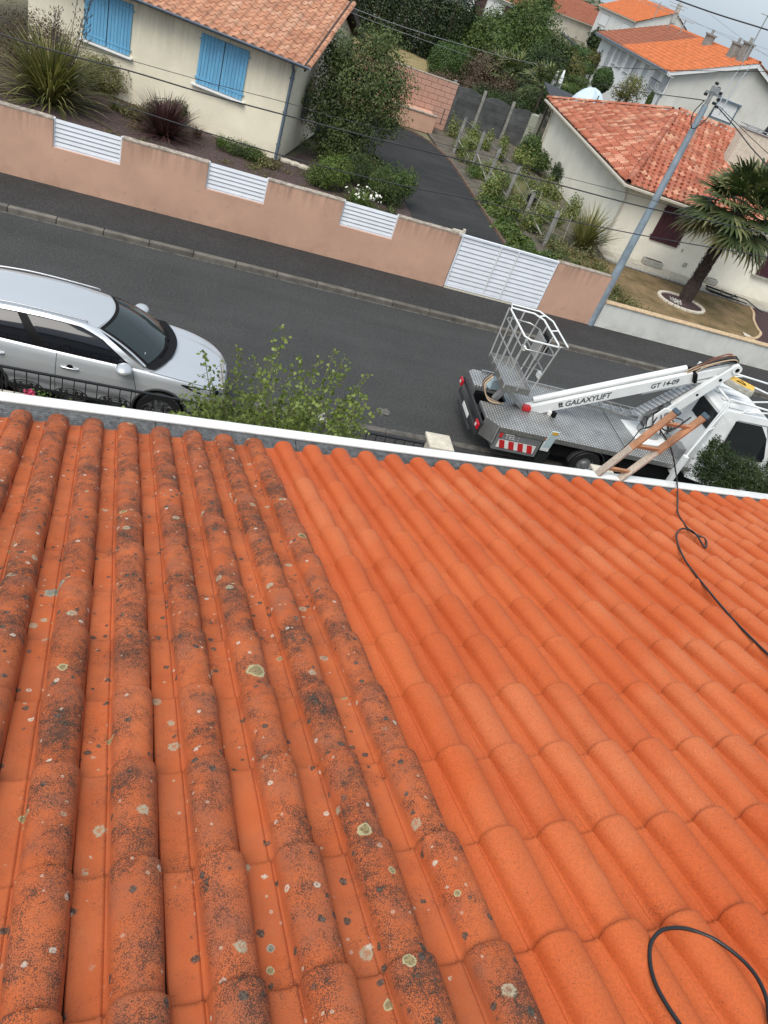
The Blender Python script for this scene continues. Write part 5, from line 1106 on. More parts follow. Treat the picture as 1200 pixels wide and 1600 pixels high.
# white two-storey house with orange roof
A0 = Vector((25.4, 47.7, 0)); wh = thing('house', 'large white two-storey house with orange roof at upper right', 'house', tuple(A0), R_(-3.4)); WH = WMx(wh)
EW, WW, WD = 5.42, 9.2, 14.0; RZ = 7.28
mb = MB(); mb.box(0, 0, 0, WW, WD, EW); mb.k = [1, 1, 0, 1, 1, 1] if False else [0] * 6
mb.add([(0, 0, EW), (WW, 0, EW), (WW / 2, 0, RZ - .08)], [(0, 1, 2)]); mb.add([(0, WD, EW), (WW, WD, EW), (WW / 2, WD, RZ - .08)], [(1, 0, 2)])
def wh_mat():
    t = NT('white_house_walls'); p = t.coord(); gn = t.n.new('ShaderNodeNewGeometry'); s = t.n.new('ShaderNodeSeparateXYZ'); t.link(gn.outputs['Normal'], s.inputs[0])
    k = t.math('GREATER_THAN', t.math('MULTIPLY', s.outputs['Y'], -1.0), 0.8)      # the front gable takes a mottled grey, the other walls white
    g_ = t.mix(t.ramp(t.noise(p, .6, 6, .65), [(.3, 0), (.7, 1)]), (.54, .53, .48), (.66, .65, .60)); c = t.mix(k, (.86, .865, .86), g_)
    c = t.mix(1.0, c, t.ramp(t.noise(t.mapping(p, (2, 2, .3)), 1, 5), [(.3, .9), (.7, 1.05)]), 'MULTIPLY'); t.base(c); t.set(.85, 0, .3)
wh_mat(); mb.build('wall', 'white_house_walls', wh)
roof4 = thing('roof', None, None); roof4.parent = wh; ov = .4; sl_ = (RZ - EW) / (WW / 2); ze = EW - ov * sl_ + .08
mb = MB(); mb.add([(-ov, -.3, ze - .05), (WW / 2, -.3, RZ), (WW / 2, WD + .3, RZ), (-ov, WD + .3, ze - .05), (WW + ov, -.3, ze - .05), (WW + ov, WD + .3, ze - .05)], [(0, 1, 2, 3), (1, 4, 5, 2)]); mb.build('roof_deck', 'wood_dark', roof4)
Mx = slope_frame((-ov, WD + .3, ze), (-ov, -.3, ze), (WW / 2, -.3, RZ + .06)); LL = math.hypot(WW / 2 + ov, RZ - ze); tot = WD + .6
tile_slope(roof4, WH, Mx, [(0, 0), (tot * .40, 0), (tot * .40, LL), (0, LL)], .30, .38, .075, 'tile_brown', 0, seed=7)
tile_slope(roof4, WH, Mx, [(tot * .40, 0), (tot, 0), (tot, LL), (tot * .40, LL)], .30, .38, .075, 'tile_orange', 0, seed=8)
Mx2 = slope_frame((WW + ov, -.3, ze), (WW + ov, WD + .3, ze), (WW / 2, WD, RZ + .06)); tile_slope(roof4, WH, Mx2, [(0, 0), (tot, 0), (tot, LL), (0, LL)], .30, .38, .075, 'tile_orange', 0, seed=9)
ridge_tiles(roof4, (WW / 2, -.3, RZ + .06), (WW / 2, WD + .3, RZ + .06), .14, .4, 'tile_orange')
mb = MB()
for q in ((-ov, WW / 2), (WW + ov, WW / 2)): mb.bar((q[0], -.33, ze - .07), (q[1], -.33, RZ - .07), .05, .22)
mb.box(-ov - .10, -.35, ze - .16, -ov - .03, WD + .3, ze + .0); mb.box(-ov - .028, -.35, ze - .2, -.005, WD + .3, ze - .17); mb.build('fascia', 'white_paint', roof4)
mb = MB(); mb.box(-ov - .2, -.35, ze - .10, -ov - .105, WD + .3, ze); mb.build('gutter', 'zinc_blue', wh)
def side_pt(px, py):
    inv = WH.inverted(); c = inv @ Vector((0, 0, H)); r = inv.to_3x3() @ Vector(tuple(ray(px, py))); q = c + r * ((0 - c.x) / r.x); return q.y, q.z
for (a, b, w_) in (((962, 68), (948, 97), .9), ((970.5, 73), (957, 102), .6), ((978.7, 78), (965, 107), .9), ((990, 85.5), (977, 113), .9), ((1001, 93), (996, 103), .7), ((1014, 100), (1009, 110), .7), ((1031, 108), (1020, 132), .9), ((1046, 116), (1034, 140), .9)):
    y0, z1 = side_pt(*a); y1, z0 = side_pt(*b); y = (y0 + y1) / 2; z0 = max(.6, z1 - 2.9) if abs(z1 - z0) > 1.2 else z1 - 1.0
    wt = thing('window', None, None); wt.parent = wh; wt.location = (-.02, y, z0); mb = MB(); mb.box(-.012, -w_ / 2, 0, .012, w_ / 2, z1 - z0); mb.build('shutter', 'shutter_grey' if 'shutter_grey' in MATS else mat('shutter_grey', (.47, .485, .50), .5, var=.06), wt)
    mb = MB(); mb.box(-.10, -w_ / 2 - .06, -.08, .018, w_ / 2 + .06, -.01); mb.box(-.03, -w_ / 2 - .05, .0, .018, -w_ / 2 - .002, z1 - z0); mb.box(-.03, w_ / 2 + .002, .0, .018, w_ / 2 + .05, z1 - z0); mb.build('frame', 'white_paint', wt)
y_, z_ = side_pt(1000, 62 + 25); mb = MB(); mb.tube([(-.06, y_, EW), (-.06, y_, 0)], .06, 8); mb.tube([(-.06, .12, EW), (-.06, .12, 0)], .06, 8); mb.build('downpipe', 'galvanised', wh)
bl = thing('balcony_rail', None, None); bl.parent = wh; ya, za = side_pt(1030, 140); mb = MB()
for i in range(9): mb.tube([(-.5, ya - .8 + .2 * i, za - .6), (-.5, ya - .8 + .2 * i, za + .4)], .015, 4)
mb.tube([(-.5, ya - .85, za + .4), (-.5, ya + .85, za + .4)], .022, 5); mb.tube([(-.5, ya - .85, za - .55), (-.5, ya + .85, za - .55)], .018, 5); mb.build('bars', 'metal_black', bl)
g1, g2_ = on_frame(1124.5, 154, wh), on_frame(1153.7, 166.5, wh); g3 = on_frame(1138, 191, wh)
gw = thing('window', None, None); gw.parent = wh; gw.location = (g1.x, -.02, g3.z); mb = MB(); w_ = g2_.x - g1.x; h_ = (g1.z + g2_.z) / 2 - g3.z
for i in range(8): mb = MB(); mb.box(0, -.012, i * h_ / 8 + .004, w_, .012, (i + 1) * h_ / 8 - .004); mb.build('shutter_slat', 'shutter_white', gw)
mb = MB(); mb.box(-.10, -.04, -.06, w_ + .1, .018, -.01); mb.box(-.12, -.14, h_ + .004, w_ + .12, .018, h_ + .10); mb.box(-.08, -.03, 0, -.004, .018, h_); mb.box(w_ + .004, -.03, 0, w_ + .08, .018, h_); mb.build('frame', 'zinc_blue', gw)
for i, (px, py, yy) in enumerate(((1149, 76, 1.9), (1167, 76, .7), (1108, 62, 6.0))):
    q = on_frame(px, py, wh, yy); chim(wh, q.x, yy, 6.4, q.z + .22, .42, 'concrete')
# television masts on the skyline
def mast(label, pb_, pt_, d, arms):
    A, B = on_d(*pb_, d), on_d(*pt_, d); B = Vector((A.x, A.y, B.z)); t = thing('antenna', label, 'antenna', tuple(A), 0, 'television masts on the far roofs'); mb = MB(); mb.tube([A, B], .035, 6); bw(mb, 'mast', 'galvanised', t); mb = MB()
    dr = Vector((.8, -.6, 0)); u = Vector((.6, .8, 0))
    for (f, L_) in arms:
        c = A.lerp(B, f); mb.tube([c - dr * L_, c + dr * L_], .02, 4)
        for k in range(7): e = c + dr * L_ * (k / 3 - 1); mb.tube([e - u * .25, e + u * .25], .012, 4)
    bw(mb, 'aerial', 'galvanised', t)
mast('leftmost television mast on the skyline', (1019, 34), (1033, 3), 78, [(.9, .7), (.75, .4)])
mast('tallest television mast above the ridge of the white house', (1043, 44), (1062, 4), 62, [(.92, .6), (.8, .5)])
mast('short television mast right of the tallest one', (1062, 52), (1072, 31), 60, [(.95, .5)])
mast('tiny television mast lower on the skyline', (1050, 45), (1055, 36), 100, [(.9, .5)])
mast('roof mast with drooping cables beside the chimneys of the white house', (1160, 98), (1200, 22), 52, [(.97, .35)])
# far tree line closing the view under the sky
V, F = leaf_cloud([((math.sin(a) * 330, math.cos(a) * 330, 1.5), (22, 16, 4.5)) for a in [R_(-45 + i * 3.6) for i in range(40)]], 24000, 1.6, seed=60, shell=.5)
V[:, 2] = np.maximum(V[:, 2], 0); tag(put('far_trees', arr_mesh('far_trees', V, F, 'leaf_dark')), kind='stuff')

# ---------------------------------------------------------------- overhead lines
def wire(label, pts, y, r, group=None, mat_='wire_dark', sag=0.0):
    """a line through photograph pixels, hung in the vertical plane at distance y (or per-point distances)"""
    P = [on_y(px, py, y[i] if isinstance(y, (list, tuple)) else y) for i, (px, py) in enumerate(pts)]
    q = spline(P, 5); t = thing('overhead_wire', label, 'wire', tuple(q[0]), 0, group); mb = MB(); mb.tube(q, r, 6); bw(mb, 'cable', mat_, t, smooth=True); return t
G_ = 'wires strung along the street'
wire('thick black line crossing in front of the right shutters and the pole', [(-60, 28), (0, 53), (100, 84), (200, 110), (320, 146), (450, 181), (600, 220), (730, 252), (855, 284), (1000, 322), (1117, 347), (1200, 366), (1300, 392)], 15.5, .013, G_)
wire('thin line just above the thick one, over the blue shutters', [(-40, 18), (45, 47), (100, 66), (206, 95), (330, 130), (450, 161), (512, 180), (640, 212), (760, 243), (860, 271), (1000, 307), (1067, 327), (1200, 357), (1300, 380)], 16.5, .006, G_)
wire('lowest street line, passing the corner downpipe and the driveway', [(170, 158), (300, 200), (431, 240), (520, 264), (625, 289), (730, 310), (831, 333), (1000, 367), (1090, 383), (1200, 402), (1300, 424)], 14.5, .010, G_)
wire('grey line over the dark hedge towards the palms', [(545, 10), (610, 35), (681, 58), (740, 75), (800, 92), (860, 103)], [30, 34, 38, 42, 46, 50], .012, mat_='galvanised')
wire('second grey line just beneath the other over the hedge', [(545, 18), (600, 40), (660, 62), (700, 76), (740, 90)], [30, 34, 38, 42, 46], .010, mat_='galvanised')
wire('line crossing the white facade and the grey gable', [(870, 92), (933, 103), (1033, 109), (1120, 111), (1200, 112), (1260, 113)], [44, 42, 38, 36, 34, 33], .014)
wire('line running from the far garden down to the pole head', [(900, 128), (947, 134), (1007, 144), (1088, 155), (1098, 157)], [40, 34, 28, 19.6, 19.25], .012)
wire('heavy line across the sky at the top right corner', [(1040, -8), (1058, 0), (1120, 22), (1200, 47), (1260, 68)], [26, 26, 25, 24, 23], .022)
wire('service line leaving the pole towards the palm and lower right', [(1122, 168), (1150, 200), (1175, 232), (1215, 275)], [19.2, 18.5, 18, 17], .014)
wire('thinner service line beside the first one, leaving the pole', [(1124, 166), (1156, 198), (1185, 226), (1225, 262)], [19.2, 18.8, 18.4, 18], .009)
wire('left of two rigid lines rising from the pole to the white gable', [(1119, 170), (1140, 130), (1161, 99)], [19.3, 30, 46], .018, 'twin lines up to the gable', 'galvanised')
wire('right of two rigid lines rising from the pole to the white gable', [(1124, 178), (1150, 135), (1174, 101)], [19.3, 30, 46], .018, 'twin lines up to the gable', 'galvanised')
for i, (a, b) in enumerate((((985, -5), (1250, 95)), ((1000, -8), (1250, 108)), ((1100, 15), (1250, 122)))):
    wire(['highest of the faint far lines in the pale sky', 'middle one of the faint far lines in the pale sky', 'lowest of the faint far lines in the pale sky'][i], [a, ((a[0] + b[0]) / 2, (a[1] + b[1]) / 2 + 3), b], 90, .016, 'faint far lines in the sky', 'galvanised')

# ---------------------------------------------------------------- our own front yard
yw = thing('yard_wall', 'low rendered front wall directly below our gutter', 'wall', (0, 9.6, 0)); mb = MB(); mb.box(-14, 9.50, 0, 4.03, 9.72, .62); mb.box(7.85, 9.5, 0, 24, 9.72, .62); bw(mb, 'wall_face', 'cream_concrete', yw)
mb = MB(); mb.box(-14, 9.46, .622, 4.03, 9.76, .67); mb.box(7.85, 9.46, .622, 24, 9.76, .67); bw(mb, 'coping', 'cream_concrete', yw)
def railing(label, x0, x1, y, z0, z1, orn):
    t = thing('railing', label, 'railing', ((x0 + x1) / 2, y, z0)); mb = MB(); mb.box(x0, y - .02, z1 - .012, x1, y + .02, z1 + .012); bw(mb, 'top_rail', 'metal_black', t)
    mb = MB(); mb.box(x0, y - .012, z0 + .03, x1, y + .012, z0 + .05); bw(mb, 'bottom_rail', 'metal_black', t)
    n = int((x1 - x0) / .155); V = MB(); V.tube([(0, 0, 0), (0, 0, z1 - z0 - .05)], .008, 6); me = V.mesh('baluster', 'metal_black'); inv = WMx(t).inverted()
    for i in range(n + 1): put('baluster', me, t, 0, inv @ Vector((x0 + (x1 - x0) * i / n, y, z0 + .04)))
    mb = MB()
    for q in range(orn):                            # oval scroll medallions
        cx = x0 + (x1 - x0) * (q + .5) / orn; cz = (z0 + z1) / 2 - .02
        for rr, ph in ((1, 0), (.72, 0), (.42, 0)): mb.tube([(cx + .22 * rr * math.cos(a), y + .015, cz + .10 * rr * math.sin(a)) for a in [2 * math.pi * k / 20 for k in range(20)]], .009, 5, closed=True)
        for s in (-1, 1):
            mb.tube([(cx + s * (.05 + .11 * u) * 1.0, y + .02, cz + .07 * math.sin(u * 9)) for u in [k / 12 for k in range(13)]], .011, 5)
    bw(mb, 'scroll_ornament', 'metal_black', t, smooth=True); return t
railing('black wrought iron railing with oval scrolls below the silver car', -6.5, 1.95, 9.60, .67, 1.17, 14)
railing('short black railing next to the cream gate pillar', 3.05, 4.03, 9.62, .62, 1.20, 1)
def pillar(label, x, y, zt):
    t = thing('gate_pillar', label, 'pillar', (x, y, 0), 0, 'cream gate pillars'); mb = MB(); mb.box(-.16, -.16, 0, .16, .16, zt - .065); mb.build('shaft', 'cream_concrete', t, bevel=.01)
    mb = MB(); mb.add([(-.215, -.215, zt - .063), (.215, -.215, zt - .063), (.215, .215, zt - .063), (-.215, .215, zt - .063), (-.215, -.215, zt - .015), (.215, -.215, zt - .015), (.215, .215, zt - .015), (-.215, .215, zt - .015), (0, 0, zt + .03)], [(3, 2, 1, 0), (0, 1, 5, 4), (1, 2, 6, 5), (2, 3, 7, 6), (3, 0, 4, 7), (4, 5, 8), (5, 6, 8), (6, 7, 8), (7, 4, 8)]); mb.build('cap', 'cream_concrete', t, bevel=.008)
p1_ = at(688, 688, 1.3); pillar('cream gate pillar left of the lift truck', p1_.x, p1_.y, 1.30)
p2_ = at(948, 736, 1.28); pillar('cream gate pillar behind the wooden ladder foot', p2_.x - .05, p2_.y - .05, 1.28)
gt = thing('garden_gate', 'black iron garden gate standing beside the cream pillar', 'gate', (4.75, 9.55, .05)); mb = MB(); mb.tube([(.02, -.05, 0), (.02, -.05, 1.1), (1.0, -.5, 1.1), (1.0, -.5, 0)], .02, 6); 
for k in range(1, 7): mb.tube([(.02 + .98 * k / 7, -.05 - .45 * k / 7, .05), (.02 + .98 * k / 7, -.05 - .45 * k / 7, 1.08)], .009, 5)
mb.build('bars', 'metal_black', gt)
# young birch-like shrub: slender leafy shoots
def shoots(label, tips, base_y, base_x, n_leaf, size, m_, seed, name='shrub', cat='shrub', loc_y=8.9):
    g = random.Random(seed); t = thing(name, label, cat, (base_x, base_y, 0)); mb = MB(); C = []
    for (px, py, yy) in tips:
        T = on_y(px, py, yy); L_ = Vector((T.x - base_x, T.y - base_y, T.z)); b = Vector((g.uniform(-.25, .25) + L_.x * .25, g.uniform(-.15, .15), .05)); m1 = b.lerp(L_, .55) + Vector((g.uniform(-.12, .12), g.uniform(-.1, .1), .10)); s = spline([b, m1, L_], 10)
        mb.tube(s, [.012 * (1 - .8 * i / (len(s) - 1)) + .0015 for i in range(len(s))], 5)
        for i, p in enumerate(s):
            if i < 4: continue
            for q in range(3):
                e = p + Vector((g.uniform(-.17, .17), g.uniform(-.15, .15), g.uniform(-.10, .12))) * (1.25 - .9 * i / len(s)); mb.tube([p, e], [.003, .0015], 3, caps=False); C.append((e, .05)); C.append((p.lerp(e, .55), .04))
    for c in list(C):
        pass
    mb.build('stem', 'stem_green', t)
    gg = np.random.default_rng(seed); k = max(1, n_leaf // len(C)); P = np.repeat(np.array([tuple(c[0]) for c in C]), k, 0) + gg.normal(size=(len(C) * k, 3)) * .022
    n = len(P); nor = gg.normal(size=(n, 3)) + np.array([0, -.3, .8]); nor /= np.linalg.norm(nor, axis=1)[:, None]; tt = gg.normal(size=(n, 3)) + np.array([0, 0, -.8]); tt -= (tt * nor).sum(1)[:, None] * nor; tt /= np.linalg.norm(tt, axis=1)[:, None]
    u = np.cross(nor, tt); s = size * gg.uniform(.6, 1.3, n)[:, None]
    V = np.stack([P, P + tt * s * .3 + u * s * .42, P + tt * s * .75 + u * s * .22, P + tt * s, P + tt * s * .75 - u * s * .22, P + tt * s * .3 - u * s * .42], 1).reshape(-1, 3); F = np.arange(n * 6).reshape(n, 6)
    put('foliage', arr_mesh('foliage', V, F, m_), t); return t
g = random.Random(9); tips = []
TOP = [(318, 548), (345, 570), (372, 545), (398, 560), (445, 512), (432, 540), (418, 560), (470, 560), (500, 560), (523, 548), (545, 575), (572, 585), (390, 590), (350, 600), (330, 590), (560, 610), (590, 640), (300, 600), (285, 615), (520, 590), (480, 580), (455, 575), (410, 580), (365, 580), (538, 560)]
for (x, y) in TOP: tips.append((x, y, g.uniform(8.6, 9.3)))
for k in range(125):
    x = g.uniform(275, 575) if k % 4 else g.uniform(190, 330); top_y = (600 if x > 300 else 632) + abs(x - 430) * .12; tips.append((x, g.uniform(top_y, 655 + (x - 300) * .12), g.uniform(7.6, 9.2)))
shoots('light green leafy shrub with slender shoots rising above our gutter', tips, 8.3, 1.6, 24000, .052, 'leaf_birch', 9)
V, F = leaf_cloud([(tuple(on_y(497, 652, 8.6)), (.16, .08, .06))], 34, .035, seed=2, aspect=.9, shell=.6); bf = thing('blossom', 'small cluster of white petals among the light green leaves', 'blossom', tuple(on_y(497, 652, 8.6))); V -= np.array(tuple(bf.location)); tag(put('petals', arr_mesh('petals', V, F, 'petal_white'), bf), kind='stuff')
p = on_y(50, 614, 9.0); rs_ = shrub('pink-flowering rose bush behind the gutter below the car', 'shrub', (p.x, p.y, 0), [((.1, 0, p.z - .25), (.42, .25, .28)), ((-.1, 0, p.z - .6), (.4, .25, .3))], 1500, .04, 'leaf_mid', seed=4)
V, F = leaf_cloud([((-.02, -.05, p.z + .02), (.07, .07, .06))], 60, .045, seed=3, aspect=.9, jit=1); tag(put('petals', arr_mesh('petals', V, F, 'petal_pink'), rs_), kind='stuff')
for i, (px, py) in enumerate(((118, 640), (160, 650), (205, 655))):
    p = on_y(px, py, 8.7); shrub(['small rose tuft left of the others along the railing', 'reddish rose tuft in the middle along the railing', 'green rose tuft nearest the light green shrub'][i], 'shrub', (p.x, p.y, 0), [((0, 0, p.z - .12), (.3, .2, .16)), ((0, 0, p.z - .45), (.3, .2, .2))], 900, .035, ['leaf_mid', 'leaf_olive', 'leaf_mid'][i], seed=5 + i, group='rose tufts along the railing')
mb = MB()
bp = on_y(1145, 738, 8.9); blobs = []
for (px, py, rx, rz_) in ((1118, 712, .26, .24), (1105, 735, .26, .22), (1148, 738, .34, .26), (1190, 752, .42, .26), (1120, 752, .36, .2), (1165, 770, .6, .35), (1116, 692, .09, .14), (1128, 700, .10, .12), (1100, 712, .1, .13), (1140, 716, .16, .13), (1172, 728, .2, .13), (1150, 722, .12, .12)):
    q = on_y(px, py, 8.9); blobs.append(((q.x - bp.x, q.y - bp.y, q.z), (rx, rx * .9, rz_)))
blobs.append(((0.1, 0, .5), (.7, .6, .6)))
shrub('dark fine-leaved evergreen shrub at lower right, beside the truck cab', 'shrub', (bp.x, bp.y, 0), blobs, 60000, .032, 'leaf_dark', seed=12, shell=.6, lump=.35, aspect=.45)

# ---------------------------------------------------------------- wooden ladder standing against the gutter
ladder = thing('ladder', 'orange-brown wooden ladder standing against our white gutter', 'ladder', tuple(at(950, 735, zl)))
mat('ladder_wood', (0.34, 0.165, 0.085), .7, var=.35, scale=7, fine=.2, bump=.3, bscale=60); mat('ladder_worn', (0.36, 0.30, 0.245), .75, var=.3, scale=6, fine=.2); mat('rubber_blue', (0.05, 0.08, 0.11), .6)
yg = (rotz(AZ) @ Vector((3.9, yo, 0))).y
def ladder_side(pa, pb_, dy):
    A = at(*pa, zl + .03); B = on_y(*pb_, A.y + dy); return A, B
La, Lb = ladder_side((938, 737), (1054, 646), .14), ladder_side((974, 744), (1099, 653), .14)
for (A, B), nm in ((La, 'stile'), (Lb, 'stile')):
    d = (B - A).normalized(); foot = A - d * (A.z / max(.2, d.z)); mid = A + (B - A) * .42
    mb = MB(); mb.bar(foot, mid, .028, .066, up=(0, 1, .3)); mb.k = [1] * len(mb.f); mb.bar(mid, B, .028, .066, up=(0, 1, .3)); mb.k = [1] * 6 + [0] * 6; bw(mb, nm, ['ladder_wood', 'ladder_worn'], ladder, bevel=.004)
    mb = MB(); mb.bar(B, B + d * .045, .038, .076, up=(0, 1, .3)); bw(mb, 'end_cap', 'rubber_blue', ladder, bevel=.01)
dA, dB = (La[1] - La[0]), (Lb[1] - Lb[0]); n0 = dA.length; 
for f in np.arange(-12, 1, 1):
    s = .84 + f * .30 / n0 * 1.0; a = La[0] + dA * s; b = Lb[0] + dB * s
    if a.z < .2: continue
    mb = MB(); mb.bar(a, b, .036, .026, up=(0, 1, .3)); bw(mb, 'rung', 'ladder_wood', ladder, bevel=.004)
# black hose: over the gutter and down the roof, and a loop by our feet
def hose(label, pts, r, lift, mat_='cable_black', extra_air=()):
    P = [Vector(q) for q in extra_air] + [roof_point(px, py, e if e is not None else lift) for (px, py, e) in pts]
    s = spline(P, 8); t = thing('hose', label, 'hose', tuple(P[0]), 0); mb = MB(); mb.tube(s, r, 10); bw(mb, 'tube', mat_, t, smooth=True); return t
air = [Lb[1].lerp(Lb[0], .12) + Vector((-.10, -.03, .08)), La[1].lerp(La[0], .20) + Vector((.05, -.10, .02)), on_y(1030, 668, yg + .1), on_y(1048, 700, yg + .05), at(1057, 745, zl + .02)]
c_l = .022
pl_ = [(1059, 775, c_l), (1059, 800, c_l), (1067, 815, c_l), (1076, 827, c_l), (1086, 834, .03), (1100, 841, c_l), (1104, 848, .02), (1102, 856, .02), (1097, 850, .02), (1090, 838, .035), (1080, 829, .035), (1066, 826, c_l), (1058, 833, c_l), (1057.5, 843, c_l), (1062, 858, c_l), (1072, 878, c_l), (1087, 898, c_l), (1107, 923, c_l), (1127, 947, c_l), (1143, 965, .02), (1160, 983, c_l), (1180, 1003, c_l), (1200, 1022, c_l), (1250, 1066, c_l), (1330, 1150, c_l)]
hose('thin black hose knotted on itself and trailing down across the orange tiles', pl_, .0068, c_l, extra_air=air)
lp_ = [(1330, 1330), (1270, 1500), (1215, 1640), (1203, 1600), (1199, 1567), (1192, 1545), (1180, 1523), (1163, 1503), (1142, 1485), (1117, 1468), (1093, 1457.5), (1075, 1451.7), (1055, 1449.7), (1036.7, 1452.5), (1025, 1461), (1016.7, 1475), (1015, 1493), (1018, 1517), (1026.7, 1543), (1041.7, 1570), (1061.7, 1600), (1090, 1640), (1130, 1690)]
hose('loop of black hose lying on the clean tiles at the lower right', [(a, b, .024) for a, b in lp_[2:]], .0056, .01)
cb = thing('cable', 'black cable hanging from the ladder to the lift platform deck', 'cable', tuple(La[1])); mb = MB()
mb.tube(spline([La[1].lerp(La[0], .12) + Vector((.06, .02, .0)), on_y(1012, 668, yg + .3), on_y(1000, 672, 7.2), on_y(985, 690, 8.8), at(962, 712, .93)], 8), .008, 6); bw(mb, 'tube', 'cable_black', cb, smooth=True)

# ---------------------------------------------------------------- silver car
def car_paint():
    t = NT('car_silver'); p = t.coord('Object'); n = t.noise(p, 900, 1)
    t.base(t.mix(t.ramp(n, [(.4, 0), (.6, 1)]), (.54, .56, .585), (.61, .63, .655))); t.set(.30, .55, .5); t.b.inputs['Coat Weight'].default_value = .7; t.b.inputs['Coat Roughness'].default_value = .06
    t.b.inputs['Roughness'].default_value = .33
car_paint()
def car_glass(name, c, r=.05):
    t = NT(name); t.base(c); t.set(r, 0, .45); return t.m
car_glass('car_side_glass', (.006, .007, .011)); car_glass('car_screen', (.022, .032, .034), .06)
mat('trim_black', (.008, .008, .009), .6, var=.1, spec=.12); mat('plastic_grey', (.03, .031, .033), .7, var=.1); mat('chrome', (.7, .7, .72), .12, 1.0, var=.02); mat('headlight_lens', (.42, .45, .48), .12, .4, var=.3, scale=30); mat('rim_alloy', (.42, .43, .45), .3, .8, var=.05)
CXk = [-2.36, -2.25, -2.0, -1.5, -1.0, 0, 1.0, 1.5, 1.8, 2.05, 2.22, 2.32, 2.37]
WMk = [.66, .80, .89, .925, .935, .935, .93, .915, .875, .79, .66, .50, .34]
ZBk = [.92, 1.0, 1.08, 1.085, 1.07, 1.035, 1.005, .965, .92, .86, .79, .72, .66]
def smooth_interp(x, X, Y):
    i = int(np.clip(np.searchsorted(X, x) - 1, 0, len(X) - 2)); p0, p1, p2, p3 = Y[max(i - 1, 0)], Y[i], Y[i + 1], Y[min(i + 2, len(Y) - 1)]; t = min(1, max(0, (x - X[i]) / (X[i + 1] - X[i])))
    m1 = (p2 - p0) / (X[i + 1] - X[max(i - 1, 0)]) if i > 0 else (p2 - p1) / (X[i + 1] - X[i]); m2 = (p3 - p1) / (X[min(i + 2, len(X) - 1)] - X[i]) if i + 2 < len(X) else (p2 - p1) / (X[i + 1] - X[i]); h = X[i + 1] - X[i]
    return (2 * t ** 3 - 3 * t * t + 1) * p1 + (t ** 3 - 2 * t * t + t) * h * m1 + (-2 * t ** 3 + 3 * t * t) * p2 + (t ** 3 - t * t) * h * m2
Vk = [0, .08, .18, .30, .40, .50, .58, .64, .70, .80, .90, 1.0]
Yk = [.90, .955, .985, 1.0, 1.0, .985, .955, .915, .85, .58, .28, 0]
Zk = [0, .10, .25, .42, .58, .76, .91, 1.0]
def body_pt(x, v, off=0.0, sgn=-1):
    w = smooth_interp(x, CXk, WMk); zb = smooth_interp(x, CXk, ZBk); y = np.interp(v, Vk, Yk) * w; z0 = .24 + (.10 if x > 2.1 else 0) * (x - 2.1) / .27
    if v <= .64: z = z0 + (zb - z0) * np.interp(v, Vk[:8], Zk)
    else:
        q = (v - .64) / .36; z = zb + .055 * math.sin(min(1, q * 1.25) * math.pi / 2) * (1.0 if x < 1.9 else max(.3, 1 - (x - 1.9) * 1.5))
        if x > 1.2: z += .014 * math.exp(-((abs(y) - .47 * (1 - (x - 1.2) * .25)) / .045) ** 2) * min(1, (x - 1.2) * 4)
    if v < .64: y += -.018 * math.exp(-((v - .20) / .05) ** 2) * (1 if -1.0 < x < .9 else 0)
    return Vector((x, sgn * (y + off * (1 if v < .66 else .2)), z + (off if v > .6 else off * .2)))
car = thing('car', 'silver estate car parked at the kerb, only its front half in view', 'car', (-1.52, 11.27, .03), R_(-1.0))
WR = .35; WX = (-1.27, 1.38)
mb = MB(); nx, nv = 118, 44
for sgn in (-1, 1):
    base = len(mb.v); P = [[body_pt(-2.36 + 4.73 * i / nx, j / nv, 0, sgn) for i in range(nx + 1)] for j in range(nv + 1)]
    mb.v += [tuple(p) for r in P for p in r]
    for j in range(nv):
        for i in range(nx):
            c = (P[j][i] + P[j + 1][i + 1]) / 2
            if j / nv < .5 and any(math.hypot(c.x - wx, c.z - WR) < .405 for wx in WX): continue
            a = base + j * (nx + 1) + i; q = (a, a + 1, a + nx + 2, a + nx + 1); mb.f.append(q if sgn < 0 else q[::-1]); mb.k.append(1 if (c.z < .34) else 0)
for x in (-2.36, 2.37):
    r = [body_pt(x, j / nv, 0, -1) for j in range(nv + 1)] + [body_pt(x, j / nv, 0, 1) for j in range(nv, -1, -1)]; mb.add(r, [tuple(range(len(r)))] if x < 0 else [tuple(range(len(r)))[::-1]])
mb.build('body', ['car_silver', 'plastic_grey'], car, smooth=True)
mb = MB(); mb.box(-2.2, -.82, .24, 2.1, .82, .60); mb.build('underbody', 'trim_black', car)
# greenhouse: roof, pillars, glass
zr = lambda x: smooth_interp(x, [-2.3, -2.0, -1.4, -.6, .1, .5], [1.30, 1.39, 1.49, 1.53, 1.495, 1.435])
def side_pt_(s, t, sgn, off=0.0):
    xb, xt = -2.12 + (1.13 + 2.12) * s, -1.98 + (.33 + 1.98) * s; zb = smooth_interp(xb, CXk, ZBk) - .01; wb = smooth_interp(xb, CXk, WMk) * .90; b = Vector((xb, wb, zb)); tp = Vector((xt, .57 - .04 * (1 if s < .05 else 0), zr(xt) - .055)); p = b.lerp(tp, t)
    tt = t; p.y += .055 * math.sin(math.pi * tt); p.z += .03 * math.sin(math.pi * t); p.y += off; p.x += 0; return Vector((p.x, sgn * p.y, p.z + off * .3))
def scr_pt(q, t, off=0.0):
    b = Vector((1.36 - .24 * q * q, .815 * q, 1.045 - .02 * q * q)); tp = Vector((.47 - .15 * q * q, .565 * q, 1.450 - .050 * q * q)); p = b.lerp(tp, t); bul = .035 * math.sin(math.pi * t); return Vector((p.x + bul * .5 + off * .5, p.y, p.z + bul + off * .8))
